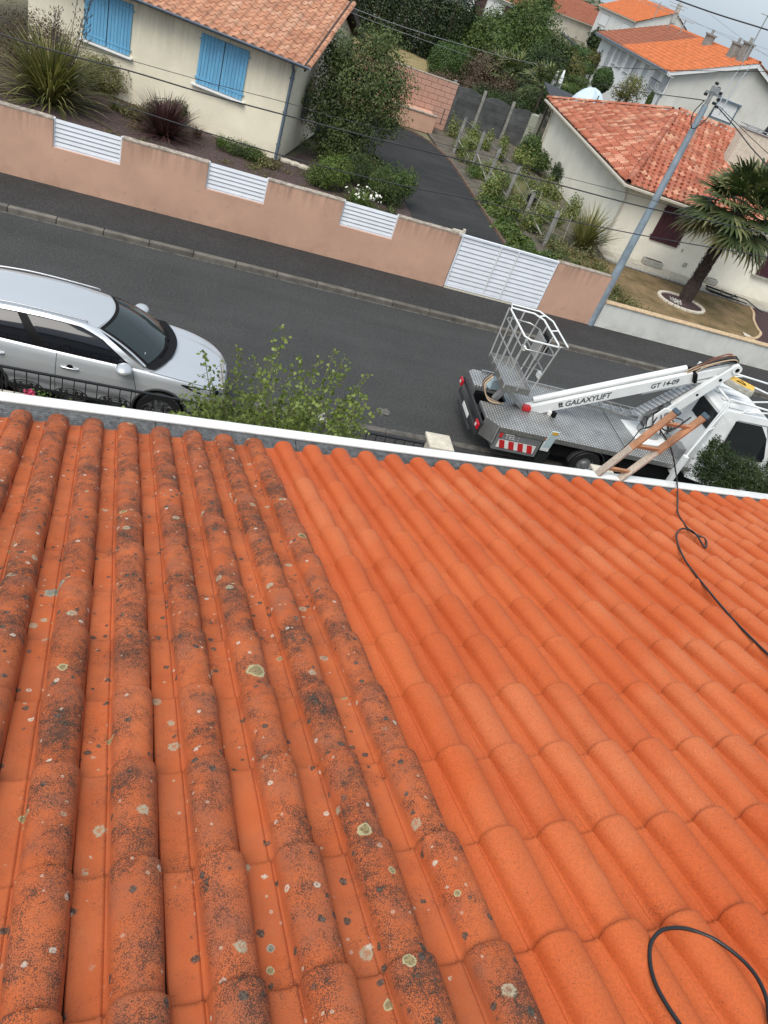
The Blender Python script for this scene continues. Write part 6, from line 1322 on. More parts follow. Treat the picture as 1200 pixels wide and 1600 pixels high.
def roof_pt(q, t):
    xf = .47 - .15 * q * q; x = -2.0 + (xf + 2.0) * t; return Vector((x, .565 * q, zr(x) - .055 * abs(q) ** 3 + (0 if t < .98 else -.0)))
mb = MB(); mb.grid(lambda u, v: roof_pt(2 * v - 1, u), 40, 24, flip=False)
mb.build('roof', 'car_silver', car, smooth=True)
for sgn in (-1, 1):
    mb = MB(); mb.grid(lambda u, v: side_pt_(u, v, sgn), 64, 12, flip=sgn > 0); mb.build('pillar_frame', 'car_silver', car, smooth=True)
    # one long black surround, then each pane proud of it
    mb = MB(); mb.grid(lambda u, v: side_pt_(.035 + .905 * u, .02 + (.87) * v * (1 if u < .90 else 1 - ((u - .90) / .1) ** 2 * .25), sgn, .005), 60, 8, flip=sgn > 0); mb.build('window_surround', 'trim_black', car, smooth=True)
    for (s0, s1, a0, a1) in ((.06, .205, .02, .045), (.245, .50, 0, 0), (.555, .925, 0, .0)):
        def wp_(u, v, s0=s0, s1=s1):
            s = s0 + (s1 - s0) * u; vt = .80
            if s > .87: vt = .80 * (1 - ((s - .87) / .06) ** 2 * .22)
            if s < .12: vt = .80 * (.55 + .45 * (s - .05) / .07)
            return side_pt_(s, .09 + vt * v * .97, sgn, .009)
        mb = MB(); mb.grid(wp_, 24, 8, flip=sgn > 0); mb.build('side_window', 'car_side_glass', car, smooth=True)
mb = MB(); mb.grid(lambda u, v: scr_pt(1.0 - 2 * u, v), 30, 14); mb.build('screen_surround', 'car_silver', car, smooth=True)
mb = MB(); mb.grid(lambda u, v: scr_pt(.955 - 1.91 * u, .0 + .985 * v, .006), 30, 14); mb.build('screen_border', 'trim_black', car, smooth=True)
mb = MB(); mb.grid(lambda u, v: scr_pt(.90 - 1.80 * u, .07 + .86 * v, .010), 30, 14); mb.build('windscreen', 'car_screen', car, smooth=True)
mb = MB(); mb.box(0, 0, 0, .05, .004, .04, Matrix.Translation(scr_pt(-.78, .22, .014)) @ Matrix.Rotation(R_(-60), 4, 'X') @ rotz(1.2)); mb.build('sticker', 'white_paint', car)
mb = MB(); mb.grid(lambda u, v: Vector((1.30 - .26 * (1 - 2 * u) ** 2 + .19 * v, .80 * (1 - 2 * u), 1.072 - .02 * (1 - 2 * u) ** 2 - .004 * v)), 30, 4, flip=True); mb.build('cowl', 'trim_black', car, smooth=True)
for (q0, q1) in ((-.55, .25), (.15, .82)):
    mb = MB(); mb.tube([scr_pt(q0, .03, .03), scr_pt((q0 + q1) / 2, .045, .04), scr_pt(q1, .07, .03)], .012, 6); mb.build('wiper', 'trim_black', car, smooth=True)
mb = MB(); mb.grid(lambda u, v: Vector((-2.0 - .22 * v, (.60 + .16 * v) * (2 * u - 1), zr(-2.0) - .055 * abs(2 * u - 1) ** 3 - .50 * v)), 12, 6); mb.build('rear_window', 'car_side_glass', car, smooth=True)
for s in (-1, 1):
    mb = MB(); mb.tube(spline([(.18, s * .555, zr(.18) - .02), (.05, s * .55, zr(.05) - .006), (-.9, s * .55, zr(-.9) - .006), (-1.75, s * .54, zr(-1.75) - .004), (-1.9, s * .54, zr(-1.9) - .01)], 8), .012, 6); mb.build('roof_rail', 'rim_alloy', car, smooth=True)
    # mirror
    M = Matrix.Translation((.80, s * 1.01, 1.06)) @ Matrix.Diagonal((.125, .150, .095, 1)); mb = MB(); mb.grid(lambda u, v: M @ Vector((math.cos(u * 6.283) * math.sin(v * 3.1416), math.sin(u * 6.283) * math.sin(v * 3.1416) * (1 if True else 0), math.cos(v * 3.1416) * .85)), 24, 12)
    mb.build('mirror', 'car_silver', car, smooth=True); mb = MB(); mb.bar((.80, s * .86, 1.02), (.80, s * .95, 1.03), .08, .04); mb.build('mirror_arm', 'trim_black', car)
    # handles, seams
    for x in (-1.02, .02):
        q = body_pt(x, .50, .0, s); mb = MB(); mb.tube(spline([(q.x - .13, q.y - s * -.012, q.z), (q.x - .08, q.y + s * .028, q.z + .005), (q.x + .08, q.y + s * .028, q.z), (q.x + .13, q.y + s * .012, q.z - .004)], 5), .014, 8); mb.build('door_handle', 'chrome', car, smooth=True)
        mb = MB(); mb.cyl((q.x, q.y + s * .001, q.z + .012), (q.x, q.y + s * .006, q.z + .012), .045, 14); mb.build('handle_cup', 'trim_black', car)
    for pts in ([(-.18, v) for v in np.linspace(.10, .64, 14)], [(1.00 - (.05 if v > .4 else .0) * (v - .4) * 8, v) for v in np.linspace(.10, .64, 14)], [(-1.32 + .0 * v, v) for v in np.linspace(.50, .64, 8)]):
        mb = MB(); mb.tube([body_pt(x, v, .0005, s) for x, v in pts], .0045, 4); mb.build('door_seam', 'trim_black', car)
    mb = MB(); mb.tube([body_pt(x, .655 + .0 * x, .0008, s) for x in np.linspace(1.15, 2.2, 24)], .0045, 4); mb.build('bonnet_seam', 'trim_black', car)
    mb = MB(); mb.grid(lambda u, v: body_pt(-.95 + 1.85 * u, .03 + .10 * v, .012, s), 10, 4, flip=s > 0); mb.build('sill_trim', 'plastic_grey', car, smooth=True)
    # headlight
    mb = MB(); mb.grid(lambda u, v: body_pt(1.66 + .60 * u, .60 - .115 * (.12 + .88 * math.sin(u * 1.45)) * v + .02 * u, .004, s), 20, 8, flip=s < 0); mb.build('headlight_surround', 'trim_black', car, smooth=True)
    mb = MB(); mb.grid(lambda u, v: body_pt(1.80 + .40 * u, .592 - .07 * (.2 + .8 * math.sin(u * 1.45)) * v + .014 * u, .010, s), 16, 6, flip=s < 0); mb.build('headlight', 'headlight_lens', car, smooth=True)
    for wx in WX:                                  # arch lip, well, wheel
        y = s * (smooth_interp(wx, CXk, WMk) * .992); mb = MB(); pts = [(wx + .415 * math.cos(a), s * (smooth_interp(wx + .415 * math.cos(a), CXk, WMk) * .985), WR + .415 * math.sin(a)) for a in [R_(-12) + R_(204) * k / 28 for k in range(29)]]; mb.tube(pts, .024, 6); mb.build('wheel_arch', 'plastic_grey', car, smooth=True)
        w = thing('wheel', None, None); w.parent = car; w.location = (wx, s * .80, WR); Mw = Matrix.Rotation(R_(90), 4, 'X')
        mb = MB(); mb.lathe([(.22, -.11), (.33, -.115), (.352, -.09), (.355, 0), (.352, .09), (.33, .115), (.22, .11)], 36, Mw); mb.build('tyre', 'rubber', w, smooth=50.0)
        mb = MB(); mb.lathe([(.235, -.10), (.225, -.06), (.225, .06), (.235, .10)], 30, Mw); mb.cyl((0, s * .055, 0), (0, s * .10, 0), .045, 12)
        for k in range(10): a = 2 * math.pi * k / 10; mb.bar((.03 * math.cos(a), s * .085, .03 * math.sin(a)), (.228 * math.cos(a), s * .095, .228 * math.sin(a)), .03, .028, up=(0, 1, 0))
        mb.cyl((0, s * .03, 0), (0, s * .04, 0), .2, 20); mb.build('rim', 'rim_alloy', w, smooth=40.0)
mb = MB(); mb.grid(lambda u, v: Vector((2.345 + .03 * math.sin(u * 3.14), -.42 + .84 * u, .46 + .22 * v)), 12, 6, flip=False); mb.build('grille', 'trim_black', car, smooth=True)
mb = MB(); mb.box(2.372, -.26, .40, 2.382, .26, .51); mb.build('number_plate', 'white_paint', car)
mb = MB(); mb.tube([body_pt(2.33, v, .004, -1) for v in np.linspace(.66, 1, 8)] + [body_pt(2.33, v, .004, 1) for v in np.linspace(1, .66, 8)], .012, 6); mb.build('chrome_strip', 'chrome', car, smooth=True)
mb = MB(); mb.tube(spline([(-1.25, .1, zr(-1.25) - .005), (-1.45, .1, zr(-1.45) + .05), (-1.65, .1, zr(-1.6) + .03)], 4), .02, 6); mb.build('roof_antenna', 'car_silver', car, smooth=True)

# ---------------------------------------------------------------- lift truck
def tread():
    t = NT('tread_plate'); p = t.coord('Object'); q = t.mapping(p, (1, 1, 1), (0, 0, R_(45))); s = t.n.new('ShaderNodeSeparateXYZ'); t.link(q, s.inputs[0]); k = 2 * math.pi / .088
    a = t.math('MULTIPLY', t.math('SINE', t.math('MULTIPLY', s.outputs['X'], k)), t.math('SINE', t.math('MULTIPLY', s.outputs['Y'], k)))
    dot = t.ramp(a, [(.30, 0.0), (.60, 1.0)]); n = t.ramp(t.noise(p, 3, 5, .6), [(.3, .72), (.7, 1.15)])
    t.base(t.mix(1.0, t.mix(dot, (.25, .25, .245), (.74, .74, .73)), n, 'MULTIPLY')); t.set(.42, .55, .5); t.bump(dot, .6, .004)
tread()
mat('lift_white', (.72, .735, .73), .35, var=.07, scale=3, fine=.03, spec=.5); mat('side_grey', (.16, .165, .17), .5, var=.12, scale=5); mat('stripe_red', (.52, .02, .025), .45); mat('stripe_white', (.72, .72, .70), .45); mat('lamp_red', (.40, .01, .02), .2); mat('lamp_amber', (.6, .16, .02), .3); mat('sign_yellow', (.72, .42, .05), .5, var=.25, scale=20)
mat('letter_grey', (.05, .055, .06), .5); mat('letter_pale', (.5, .5, .5), .5); mat('rust', (.22, .08, .04), .7); mat('hose_tan', (.45, .33, .22), .7); mat('decal_blue', (.5, .62, .66), .5, var=.1, scale=30); mat('tread_dark', (.03, .03, .032), .6)
tr = thing('lift_truck', 'white and aluminium aerial work platform truck parked at the near kerb', 'truck', (5.77, 11.23, .02), R_(-1.2)); TWm = WMx(tr); TI = TWm.inverted()
def T(px, py, z): return TI @ at(px, py, z + .02)
def Ty(px, py, y):
    c = TI @ Vector((0, 0, H)); r = TI.to_3x3() @ Vector(tuple(ray(px, py))); return c + r * ((y - c.y) / r.y)
DZ = .83
deck = thing('deck', None, None); deck.parent = tr
poly = [(.24, 0), (4.66, 0), (4.66, 2.08), (.12, 2.08), (0, 1.96), (0, 1.42), (.62, 1.42), (.62, 1.0), (.30, .82), (0, .82), (0, .26)]
mb = MB(); mb.prism(poly, DZ - .06, DZ); mb.build('deck_plate', 'tread_plate', deck, bevel=.006)
mb = MB(); mb.box(.26, -.012, DZ - .11, 4.64, -.002, DZ - .01); mb.box(.24, 2.082, DZ - .12, 4.64, 2.095, DZ - .01); mb.build('side_rail', 'aluminium', deck)
mb = MB(); mb.prism([(-.004, .25), (.245, -.005), (.25, .01), (.008, .262)], .42, DZ - .005); mb.build('corner_plate', 'tread_plate', deck)
mb = MB(); mb.box(3.1, .25, DZ + .004, 4.62, 1.9, DZ + .016); mb.build('front_deck_plate', 'tread_plate', deck)
mb = MB(); mb.box(.30, 2.02, DZ + .002, 3.2, 2.06, DZ + .05); mb.build('deck_lip', 'aluminium', deck)
# chassis
ch_ = thing('chassis', None, None); ch_.parent = tr; mb = MB(); mb.box(.1, .62, .45, 6.3, .74, .70); mb.box(.1, 1.34, .45, 6.3, 1.46, .70)
for x in (.3, 1.6, 2.9, 4.2): mb.box(x, .742, .48, x + .1, 1.338, .66)
mb.box(1.45, .12, .38, 2.0, .6, .72); mb.box(3.1, .10, .36, 4.3, .6, .74); mb.box(3.1, 1.5, .36, 4.3, 1.98, .74); mb.box(.62, .83, .5, 1.3, 1.41, .62); mb.build('frame', 'trim_black', ch_)
# rear bumper and lamps
rb = thing('rear_bumper', None, None); rb.parent = tr; mb = MB(); mb.box(-.08, .24, .38, -.03, 1.86, .48); mb.box(-.05, .22, .60, -.002, 1.94, .70); mb.box(-.12, .5, .28, -.08, 1.6, .34); mb.build('bumper', 'plastic_grey', rb, bevel=.01)
mb = MB(); mb.box(-.112, .80, .39, -.101, 1.30, .48); mb.build('number_plate', 'stripe_white', rb)
for y in (.16, 1.74):
    l = thing('tail_lamp', None, None); l.parent = tr; l.location = (-.13, y, .52); mb = MB(); mb.box(0, 0, .03, .05, .20, .17); mb.build('lens', 'lamp_red', l, bevel=.02); mb = MB(); mb.box(-.006, .07, .07, -.001, .13, .13); mb.build('reversing_lens', 'stripe_white', l)
# tool box with hazard stripes
tb = thing('tool_box', None, None); tb.parent = tr; mb = MB(); mb.box(.27, .005, .30, 1.22, .40, DZ - .062); mb.build('box_side', 'side_grey', tb, bevel=.006)
mb = MB(); mb.box(.34, -.003, .37, 1.14, .004, .55); mb.build('stripe_board', 'stripe_white', tb)
for i in range(4):
    x = .40 + i * .20; mb = MB(); mb.add([(x + .01, -.006, .37), (x + .125, -.006, .37), (x + .06, -.006, .55), (x - .055, -.006, .55)], [(0, 1, 2, 3)]); mb.build('red_stripe', 'stripe_red', tb)
def text(s, parent, M, size, m_, name='lettering', shear=0.0, bold=.0, depth=.002):
    c = bpy.data.curves.new(name, 'FONT'); c.body = s; c.size = size; c.shear = shear; c.offset = bold; c.extrude = depth; c.align_x = 'LEFT'; c.align_y = 'CENTER'; tmp = bpy.data.objects.new('tmp', c); COL.objects.link(tmp); bpy.context.view_layer.update(); me = bpy.data.meshes.new_from_object(tmp.evaluated_get(bpy.context.evaluated_depsgraph_get())); bpy.data.objects.remove(tmp); bpy.data.curves.remove(c); me.name = name; me.materials.clear(); me.materials.append(MATS[m_]); o = put(name, me, parent); o.matrix_local = M; return o
RX = Matrix.Rotation(R_(90), 4, 'X')
text('TEL :', tb, Matrix.Translation((.42, -.004, .64)) @ RX, .15, 'letter_pale', bold=.003)
mb = MB(); mb.box(.31, -.006, .60, .37, .004, .70); mb.build('red_mark', 'stripe_red', tb)
mb = MB(); mb.box(1.24, -.012, .50, 1.42, .0, .74); mb.build('tag_plate', 'stripe_white', tb); mb = MB(); mb.box(1.28, -.016, .62, 1.37, -.013, .70); mb.build('warning_label', 'sign_yellow', tb); mb = MB(); mb.box(1.24, -.02, .745, 1.38, .02, .79); mb.build('marker_lamp', 'lamp_amber', tb, bevel=.01)
mb = MB(); mb.prism([(1.26, .02), (1.50, .02), (1.50, .25), (1.26, .25)], .20, .48); mb.build('mudflap', 'rubber', tb)
# wheels
def wheel(x, y, out, r=.335):
    w = thing('wheel', None, None); w.parent = tr; w.location = (x, y, r); Mw = Matrix.Rotation(R_(90), 4, 'X'); mb = MB(); mb.lathe([(.19, -.10), (.31, -.11), (.333, -.085), (.335, 0), (.333, .085), (.31, .11), (.19, .10)], 36, Mw); mb.build('tyre', 'rubber', w, smooth=50.0)
    mb = MB(); s = out; mb.lathe([(.21, -s * .10), (.20, -s * .06), (.16, -s * .03), (.14, -s * .055), (.07, -s * .06), (.06, -s * .10), (0.001, -s * .10)], 28, Mw); mb.build('rim', 'galvanised', w, smooth=40.0)
    mb = MB()
    for k in range(12): a = 2 * math.pi * k / 12; mb.cyl((.165 * math.cos(a), -s * (-.035) if False else s * .04 * -1 * -1, .165 * math.sin(a)), (.165 * math.cos(a), s * .052, .165 * math.sin(a)), .018, 8)
    mb.build('vent_hole', 'trim_black', w)
WXr = T(905, 712, .335).x
for (x, y, s) in ((WXr, .13, -1), (WXr, 1.86, 1), (WXr + 3.45, .27, -1), (WXr + 3.45, 1.81, 1)): wheel(x, y, s)
mb = MB(); n_ = 20; pts = [(WXr + .40 * math.cos(a), .335 + .40 * math.sin(a)) for a in [math.pi * .02 + math.pi * .96 * k / n_ for k in range(n_ + 1)]]
for (p, q) in zip(pts[:-1], pts[1:]): mb.add([(p[0], .0, p[1]), (q[0], .0, q[1]), (q[0], .30, q[1]), (p[0], .30, p[1])], [(0, 1, 2, 3)])
mb.tube([(p[0], .0, p[1]) for p in pts], .010, 5); mb.build('mudguard', 'plastic_grey', tr)
# cab
cab = thing('cab', None, None); cab.parent = tr; X0, X1, Y0, Y1 = 4.73, 6.66, .14, 1.96
side = [(X0, .50), (X0, 2.02), (X0 + .08, 2.12), (X0 + 1.05, 2.14), (X0 + 1.22, 2.06), (X1 - .28, 1.22), (X1 - .05, 1.05), (X1, .85), (X1, .45), (X0 + 1.7, .40), (X0 + .6, .40)]
mb = MB(); n = len(side); secs = [(Y0 + .10, 1), (Y0 + .02, 0), (Y1 - .02, 0), (Y1 - .10, 1)]; vs = []
for (y, ins) in ((Y0 + .13, .0), (Y0, 1), (Y1, 1), (Y1 - .13, .0)):
    for (x, z) in side:
        top_ = max(0, (z - 1.15) / 1.0) * .13; yy = y
        if ins == 1: yy = y + (top_ if y < 1 else -top_)
        vs.append((x if ins else X0 + .04 + (x - X0 - .04) * .985, yy, z if ins else .42 + (z - .42) * .99))
mb.add(vs, [(j * n + i, j * n + (i + 1) % n, (j + 1) * n + (i + 1) % n, (j + 1) * n + i) for j in (1,) for i in range(n)]); mb.add([vs[n + i] for i in range(n)], [tuple(range(n))]); mb.add([vs[2 * n + i] for i in range(n)], [tuple(range(n))[::-1]])
mb.build('cab_shell', 'lift_white', cab, bevel=.03, segs=3)
def cab_y(z): return Y0 + max(0, (z - 1.15) / 1.0) * .13
sw = [(X0 + .38, 1.24), (X0 + .36, 1.96), (X0 + 1.0, 1.98), (X0 + 1.28, 1.74), (X0 + 1.50, 1.32), (X0 + 1.48, 1.22)]
for s in (0, 1):
    f = (lambda z: cab_y(z) - .006) if s == 0 else (lambda z: Y0 + Y1 - cab_y(z) + .006)
    mb = MB(); mb.add([(x, f(z), z) for x, z in sw], [tuple(range(6)) if s == 0 else tuple(range(6))[::-1]]); mb.build('side_window', 'glass_dark', cab)
    mb = MB(); mb.tube([(X0 + .36, f(1.1), .52), (X0 + .36, f(1.2), 1.2), (X0 + .40, f(1.98), 1.98), (X0 + 1.12, f(2.0), 2.0), (X0 + 1.74, f(1.2), 1.2), (X0 + 1.74, f(.6), .55)], .006, 4); mb.build('door_seam', 'trim_black', cab)
    for z in (.62, .80, .98): mb = MB(); mb.tube([(X0 + .02, f(z), z), (X0 + .34, f(z), z)], .012, 5); mb.build('panel_rib', 'lift_white', cab)
    mb = MB(); mb.box(X0 + 1.55, (Y0 - .26) if s == 0 else Y1 + .06, 1.22, X0 + 1.64, (Y0 - .06) if s == 0 else Y1 + .26, 1.60); mb.build('mirror', 'trim_black', cab, bevel=.02)
mb = MB(); mb.add([(X0 + 1.265, Y0 + .2, 2.03), (X0 + 1.265, Y1 - .2, 2.03), (X1 - .30, Y1 - .10, 1.26), (X1 - .30, Y0 + .10, 1.26)], [(3, 2, 1, 0)]); mb.v = [(x + .01, y, z + .012) for x, y, z in mb.v]; mb.build('windscreen', 'glass_dark', cab)
for (a, b) in ((.20, .98),):
    mb = MB(); mb.box(X0 - .012, Y0 + a, 1.55, X0 - .003, Y0 + b, 1.96); mb.build('rear_window', 'glass_dark', cab, bevel=.003)
for y in (.45, .75, 1.05, 1.35, 1.65):
    mb = MB(); mb.box(X0 + .16, y - .05, 2.135, X0 + 1.0, y + .05, 2.155); mb.build('roof_rib', 'lift_white', cab, bevel=.012)
for y in (.2, .4, 1.7, 1.9): mb = MB(); mb.box(X0 - .03, y - .03, .55, X0 - .003, y + .03, 1.3); mb.build('rear_rib', 'lift_white', cab, bevel=.008)
mb = MB()
for y in (.25, 1.85): mb.box(X1 + .001, y - .12, .62, X1 + .02, y + .12, .78)
mb.build('headlamps', 'headlight_lens', cab)
# roof gantry and beacon sign above the cab
gn = thing('roof_gantry', None, None); gn.parent = tr; mb = MB(); y0, y1 = .30, 1.75
for y in (y0, y1):
    mb.tube([(4.5, y - .1, DZ), (4.70, y, 2.36), (6.60, y, 2.28)], .022, 8); mb.tube([(5.2, y, 2.16), (5.9, y, 2.30)], .018, 6); mb.tube([(4.9, y, 2.34), (6.6, 1.02, 2.28)], .018, 6); mb.tube([(4.60, y - .05, 1.55), (5.3, y, 2.33)], .018, 6)
for x in (4.75, 6.6): mb.tube([(x, y0, 2.29), (x, y1, 2.29)], .025, 6)
mb.build('tube_frame', 'lift_white', gn, smooth=50.0)
SG = T(1152, 607, 2.42); mb = MB(); M_ = Matrix.Translation((SG.x, SG.y, 2.42)) @ rotz(R_(-38)); mb.box(-.30, -.17, 0, .30, .17, .14, M_); mb.build('sign_case', 'planter_stone', gn, bevel=.03); mb = MB(); mb.box(-.27, -.14, .142, .27, .14, .15, M_); mb.build('sign_face', 'sign_yellow', gn)
mb = MB(); mb.tube([M_ @ Vector((-.1, -.08, .155)), M_ @ Vector((.0, .07, .155)), M_ @ Vector((.1, -.08, .155))], .012, 4, closed=True); mb.build('sign_mark', 'trim_black', gn)
mb = MB(); e = Ty(1195, 655, .3); mb.cyl((6.62, .3, 2.30), (6.62, .3, 2.42), .04, 10); mb.build('marker_lamp', 'lamp_amber', gn)
# stabiliser leg
st = thing('stabiliser', None, None); st.parent = tr; mb = MB(); mb.box(4.22, -.14, .14, 4.32, -.04, 1.12); mb.box(4.23, -.04, .60, 4.31, .6, .74); mb.build('leg', 'lift_white', st, bevel=.008); mb = MB(); mb.box(4.14, -.22, 0, 4.40, .04, .03); mb.cyl((4.27, -.09, .03), (4.27, -.09, .15), .03, 10); mb.build('foot', 'galvanised', st); mb = MB(); mb.tube([(4.27, -.07, 1.0), (4.70, .22, 2.34)], .018, 6); mb.build('stay', 'lift_white', st)
# turret and lower arm
AY = .95; tu = thing('turret', None, None); tu.parent = tr; C_ = T(1005, 655, 1.05); tx, ty = 3.95, AY
Mt = Matrix.Translation((tx, ty, 0)) @ rotz(R_(12)); mb = MB(); mb.prism([(-.52, -.40), (.30, -.46), (.40, .40), (-.45, .44)], DZ + .017, DZ + .05, Mt); mb.build('base_plate', 'lift_white', tu, bevel=.01)
mb = MB(); mb.cyl((tx, ty, DZ + .05), (tx, ty, DZ + .20), .26, 28); mb.build('slew_ring', 'galvanised', tu, smooth=40.0)
mb = MB(); M2_ = Matrix(((1, 0, 0, 0), (0, 0, 1, 0), (0, 1, 0, 0), (0, 0, 0, 1)))
pr = [(tx - .28, DZ + .2), (tx + .22, DZ + .2), (tx + .26, 1.35), (tx + .10, 1.62), (tx - .10, 1.62), (tx - .30, 1.30)]
for y in (ty - .19, ty + .15): mb = MB(); mb.prism(pr, y, y + .04, M2_); mb.build('side_cheek', 'lift_white', tu, bevel=.012)
mb = MB(); mb.box(tx - .22, ty - .14, DZ + .21, tx + .15, ty + .14, 1.2); mb.build('gearbox', 'side_grey', tu, bevel=.03)
mb = MB(); mb.cyl((tx - .1, ty - .26, 1.15), (tx - .1, ty + .22, 1.15), .07, 14); mb.cyl((tx, ty - .22, 1.5), (tx, ty + .22, 1.5), .06, 14); mb.build('pivot_pin', 'galvanised', tu, smooth=40.0)
g = random.Random(5); mb = MB()
for k in range(9):
    a = g.uniform(0, 6.28); p0 = Vector((tx + .3 * math.cos(a), ty - .1 + .25 * math.sin(a), DZ + .25)); mb.tube(spline([p0, p0 + Vector((g.uniform(-.2, .2), g.uniform(-.2, .2), .35)), Vector((tx + g.uniform(-.1, .3), ty + g.uniform(-.2, .1), 1.4))], 4), .014, 5)
mb.build('hydraulic_hoses', 'rubber', tu, smooth=True)
mb = MB(); mb.box(tx + .32, ty - .72, DZ + .017, tx + .52, ty - .42, DZ + .26); mb.build('control_box', 'side_grey', tu, bevel=.02)
EL = Ty(1145, 571, AY); EL = Vector((EL.x, AY, EL.z))
arm = thing('lower_arm', None, None); arm.parent = tr
def boxbeam(name, P, Q, h0, h1, w, y, m_, parent, bev=.012, ext=0):
    P, Q = Vector(P), Vector(Q); d = (Q - P).normalized(); u = Vector((-d.z, 0, d.x)); P = P - d * ext; Q = Q + d * ext; mb = MB()
    poly = [P - u * h0 / 2, Q - u * h1 / 2, Q + u * h1 / 2, P + u * h0 / 2]; mb.prism([(p.x, p.z) for p in poly], y - w / 2, y + w / 2, M2_); return mb.build(name, m_, parent, bevel=bev)
LP_ = Vector((tx, AY, 1.48)); ed_ = (EL - LP_).normalized()
for y in (AY - .15, AY + .15): boxbeam('arm_plate', LP_, EL, .24, .20, .05, y, 'lift_white', arm, ext=.08)
boxbeam('arm_core', LP_ + ed_ * .2, EL - ed_ * .35, .16, .14, .24, AY, 'lift_white', arm)
mb = MB(); mb.cyl((EL.x, AY - .20, EL.z), (EL.x, AY + .20, EL.z), .10, 20); mb.build('elbow_pin', 'lift_white', arm, smooth=40.0)
mb = MB(); mb.cyl((EL.x - ed_.x * .0, AY - .206, EL.z), (EL.x, AY - .201, EL.z), .045, 12); q_ = EL - ed_ * .35; mb.cyl((q_.x, AY - .180, q_.z), (q_.x, AY - .1755, q_.z), .035, 12); q_ = LP_.lerp(EL, .45); mb.cyl((q_.x, AY - .180, q_.z), (q_.x, AY - .1755, q_.z), .03, 12); mb.build('pin_hole', 'trim_black', arm)
mb = MB(); mb.cyl(LP_ + Vector((.25, 0, -.45)), LP_.lerp(EL, .62) + Vector((0, 0, -.12)), .055, 14); mb.build('lift_cylinder', 'lift_white', arm, smooth=40.0); mb = MB(); mb.cyl(LP_.lerp(EL, .55) + Vector((-.1, 0, -.16)), LP_.lerp(EL, .85) + Vector((0, 0, -.06)), .03, 12); mb.build('cylinder_rod', 'chrome', arm, smooth=40.0)
mb = MB(); mb.bar((LP_.x - .42, AY - .22, 1.28), (LP_.x + .85, AY - .22, 1.92), .02, .26, up=(0, 1, 0)); mb.v = [(x, y, z) for x, y, z in mb.v]; 
g0, g1 = Vector((LP_.x - .5, AY + .22, 1.20)), EL - ed_ * .45 + Vector((0, .27, -.02)); mb = MB(); d_ = (g1 - g0); mb.add([g0, g1, g1 + Vector((0, -.28, .05)), g0 + Vector((0, -.36, .10))], [(0, 1, 2, 3)]); o = mb.build('guard_plate', 'tread_plate', arm); o.modifiers.new('t', 'SOLIDIFY').thickness = .01
# upper boom folded back over the deck
boom = thing('boom', None, None); boom.parent = tr
Bs = Ty(1080, 587.5, AY); Be = Ty(822, 640, AY); Bs = Vector((Bs.x, AY, Bs.z)); Be = Vector((Be.x, AY, Be.z)); bd = (Be - Bs).normalized(); bu = Vector((-bd.z, 0, bd.x)); bu = bu if bu.z > 0 else -bu
boxbeam('boom_box', Bs, Be, .25, .22, .17, AY, 'lift_white', boom, .014)
boxbeam('inner_boom', Bs - bd * .0 + bu * .0 - bd * .02, EL - Vector((.02, 0, .06)), .18, .17, .13, AY, 'lift_white', boom, .01)
mb = MB(); mb.tube([Bs + bu * .19 + Vector((0, .04, 0)) + bd * .1, Be + bu * .18 + Vector((0, .04, 0)) - bd * .16], .062, 12); mb.build('upper_tube', 'lift_white', boom, smooth=40.0)
mb = MB(); mb.tube([Bs - bu * .17 - bd * .55, Bs - bu * .17 + bd * 1.0], .035, 10); mb.build('lower_tube', 'lift_white', boom, smooth=40.0)
g = random.Random(7)
for k in range(16):                                  # bundle of hoses and energy chain at the elbow
    o1 = Vector((g.uniform(-.05, .05), g.uniform(-.09, .09), g.uniform(-.06, .08))); mb = MB(); a = Bs + bu * .10 + bd * .12 + o1; c = EL + Vector((g.uniform(-.1, .0), g.uniform(-.12, .12), .13 + g.uniform(-.03, .05))); mb.tube(spline([a, a.lerp(c, .3) + Vector((0, 0, g.uniform(.05, .14))), a.lerp(c, .7) + Vector((0, 0, g.uniform(.05, .12))), c, EL + Vector((.10, o1.y, .02))], 5), g.uniform(.010, .018), 6); mb.build('hydraulic_hose', g.choice(['rubber', 'rubber', 'rubber', 'hose_tan', 'rust']) if k < 14 else 'rubber', boom, smooth=True)
mb = MB(); mb.bar(Bs + bu * .02 - bd * .06, Bs + bu * .02 + bd * .01, .22, .34, up=(0, 1, 0)); mb.build('boom_collar', 'trim_black', boom, bevel=.02)
def on_boom(s, dz=0.0):                              # lettering on the near face, running along the boom from left to right
    p = Be.lerp(Bs, s) + bu * dz; x = -bd; z = x.cross(bu); M = Matrix((x, bu, Vector((0, -1, 0)))).transposed().to_4x4(); M.translation = Vector((p.x, AY - .0855, p.z)); return M
def s_of(px, py): q = Ty(px, py, AY - .085); return (q.x - Be.x) / (Bs.x - Be.x)
text('GALAXYLIFT', boom, on_boom(s_of(894, 610), -.005), .165, 'letter_grey', shear=.28, bold=.004)
text('GT 14-09', boom, on_boom(s_of(1024, 592), -.005), .145, 'letter_grey', shear=.28, bold=.004)
mb = MB(); M = on_boom(s_of(887, 613), 0); 
for (a, b) in (((-.05, .05), (.03, .05)), ((-.05, .01), (.045, .02)), ((-.04, -.03), (.05, -.04)), ((-.02, .05), (-.03, -.05)), ((.03, .05), (.01, -.05))): mb.bar(M @ Vector((*a, .002)), M @ Vector((*b, .002)), .022, .004, up=(0, 1, 0))
mb.build('emblem', 'letter_grey', boom)
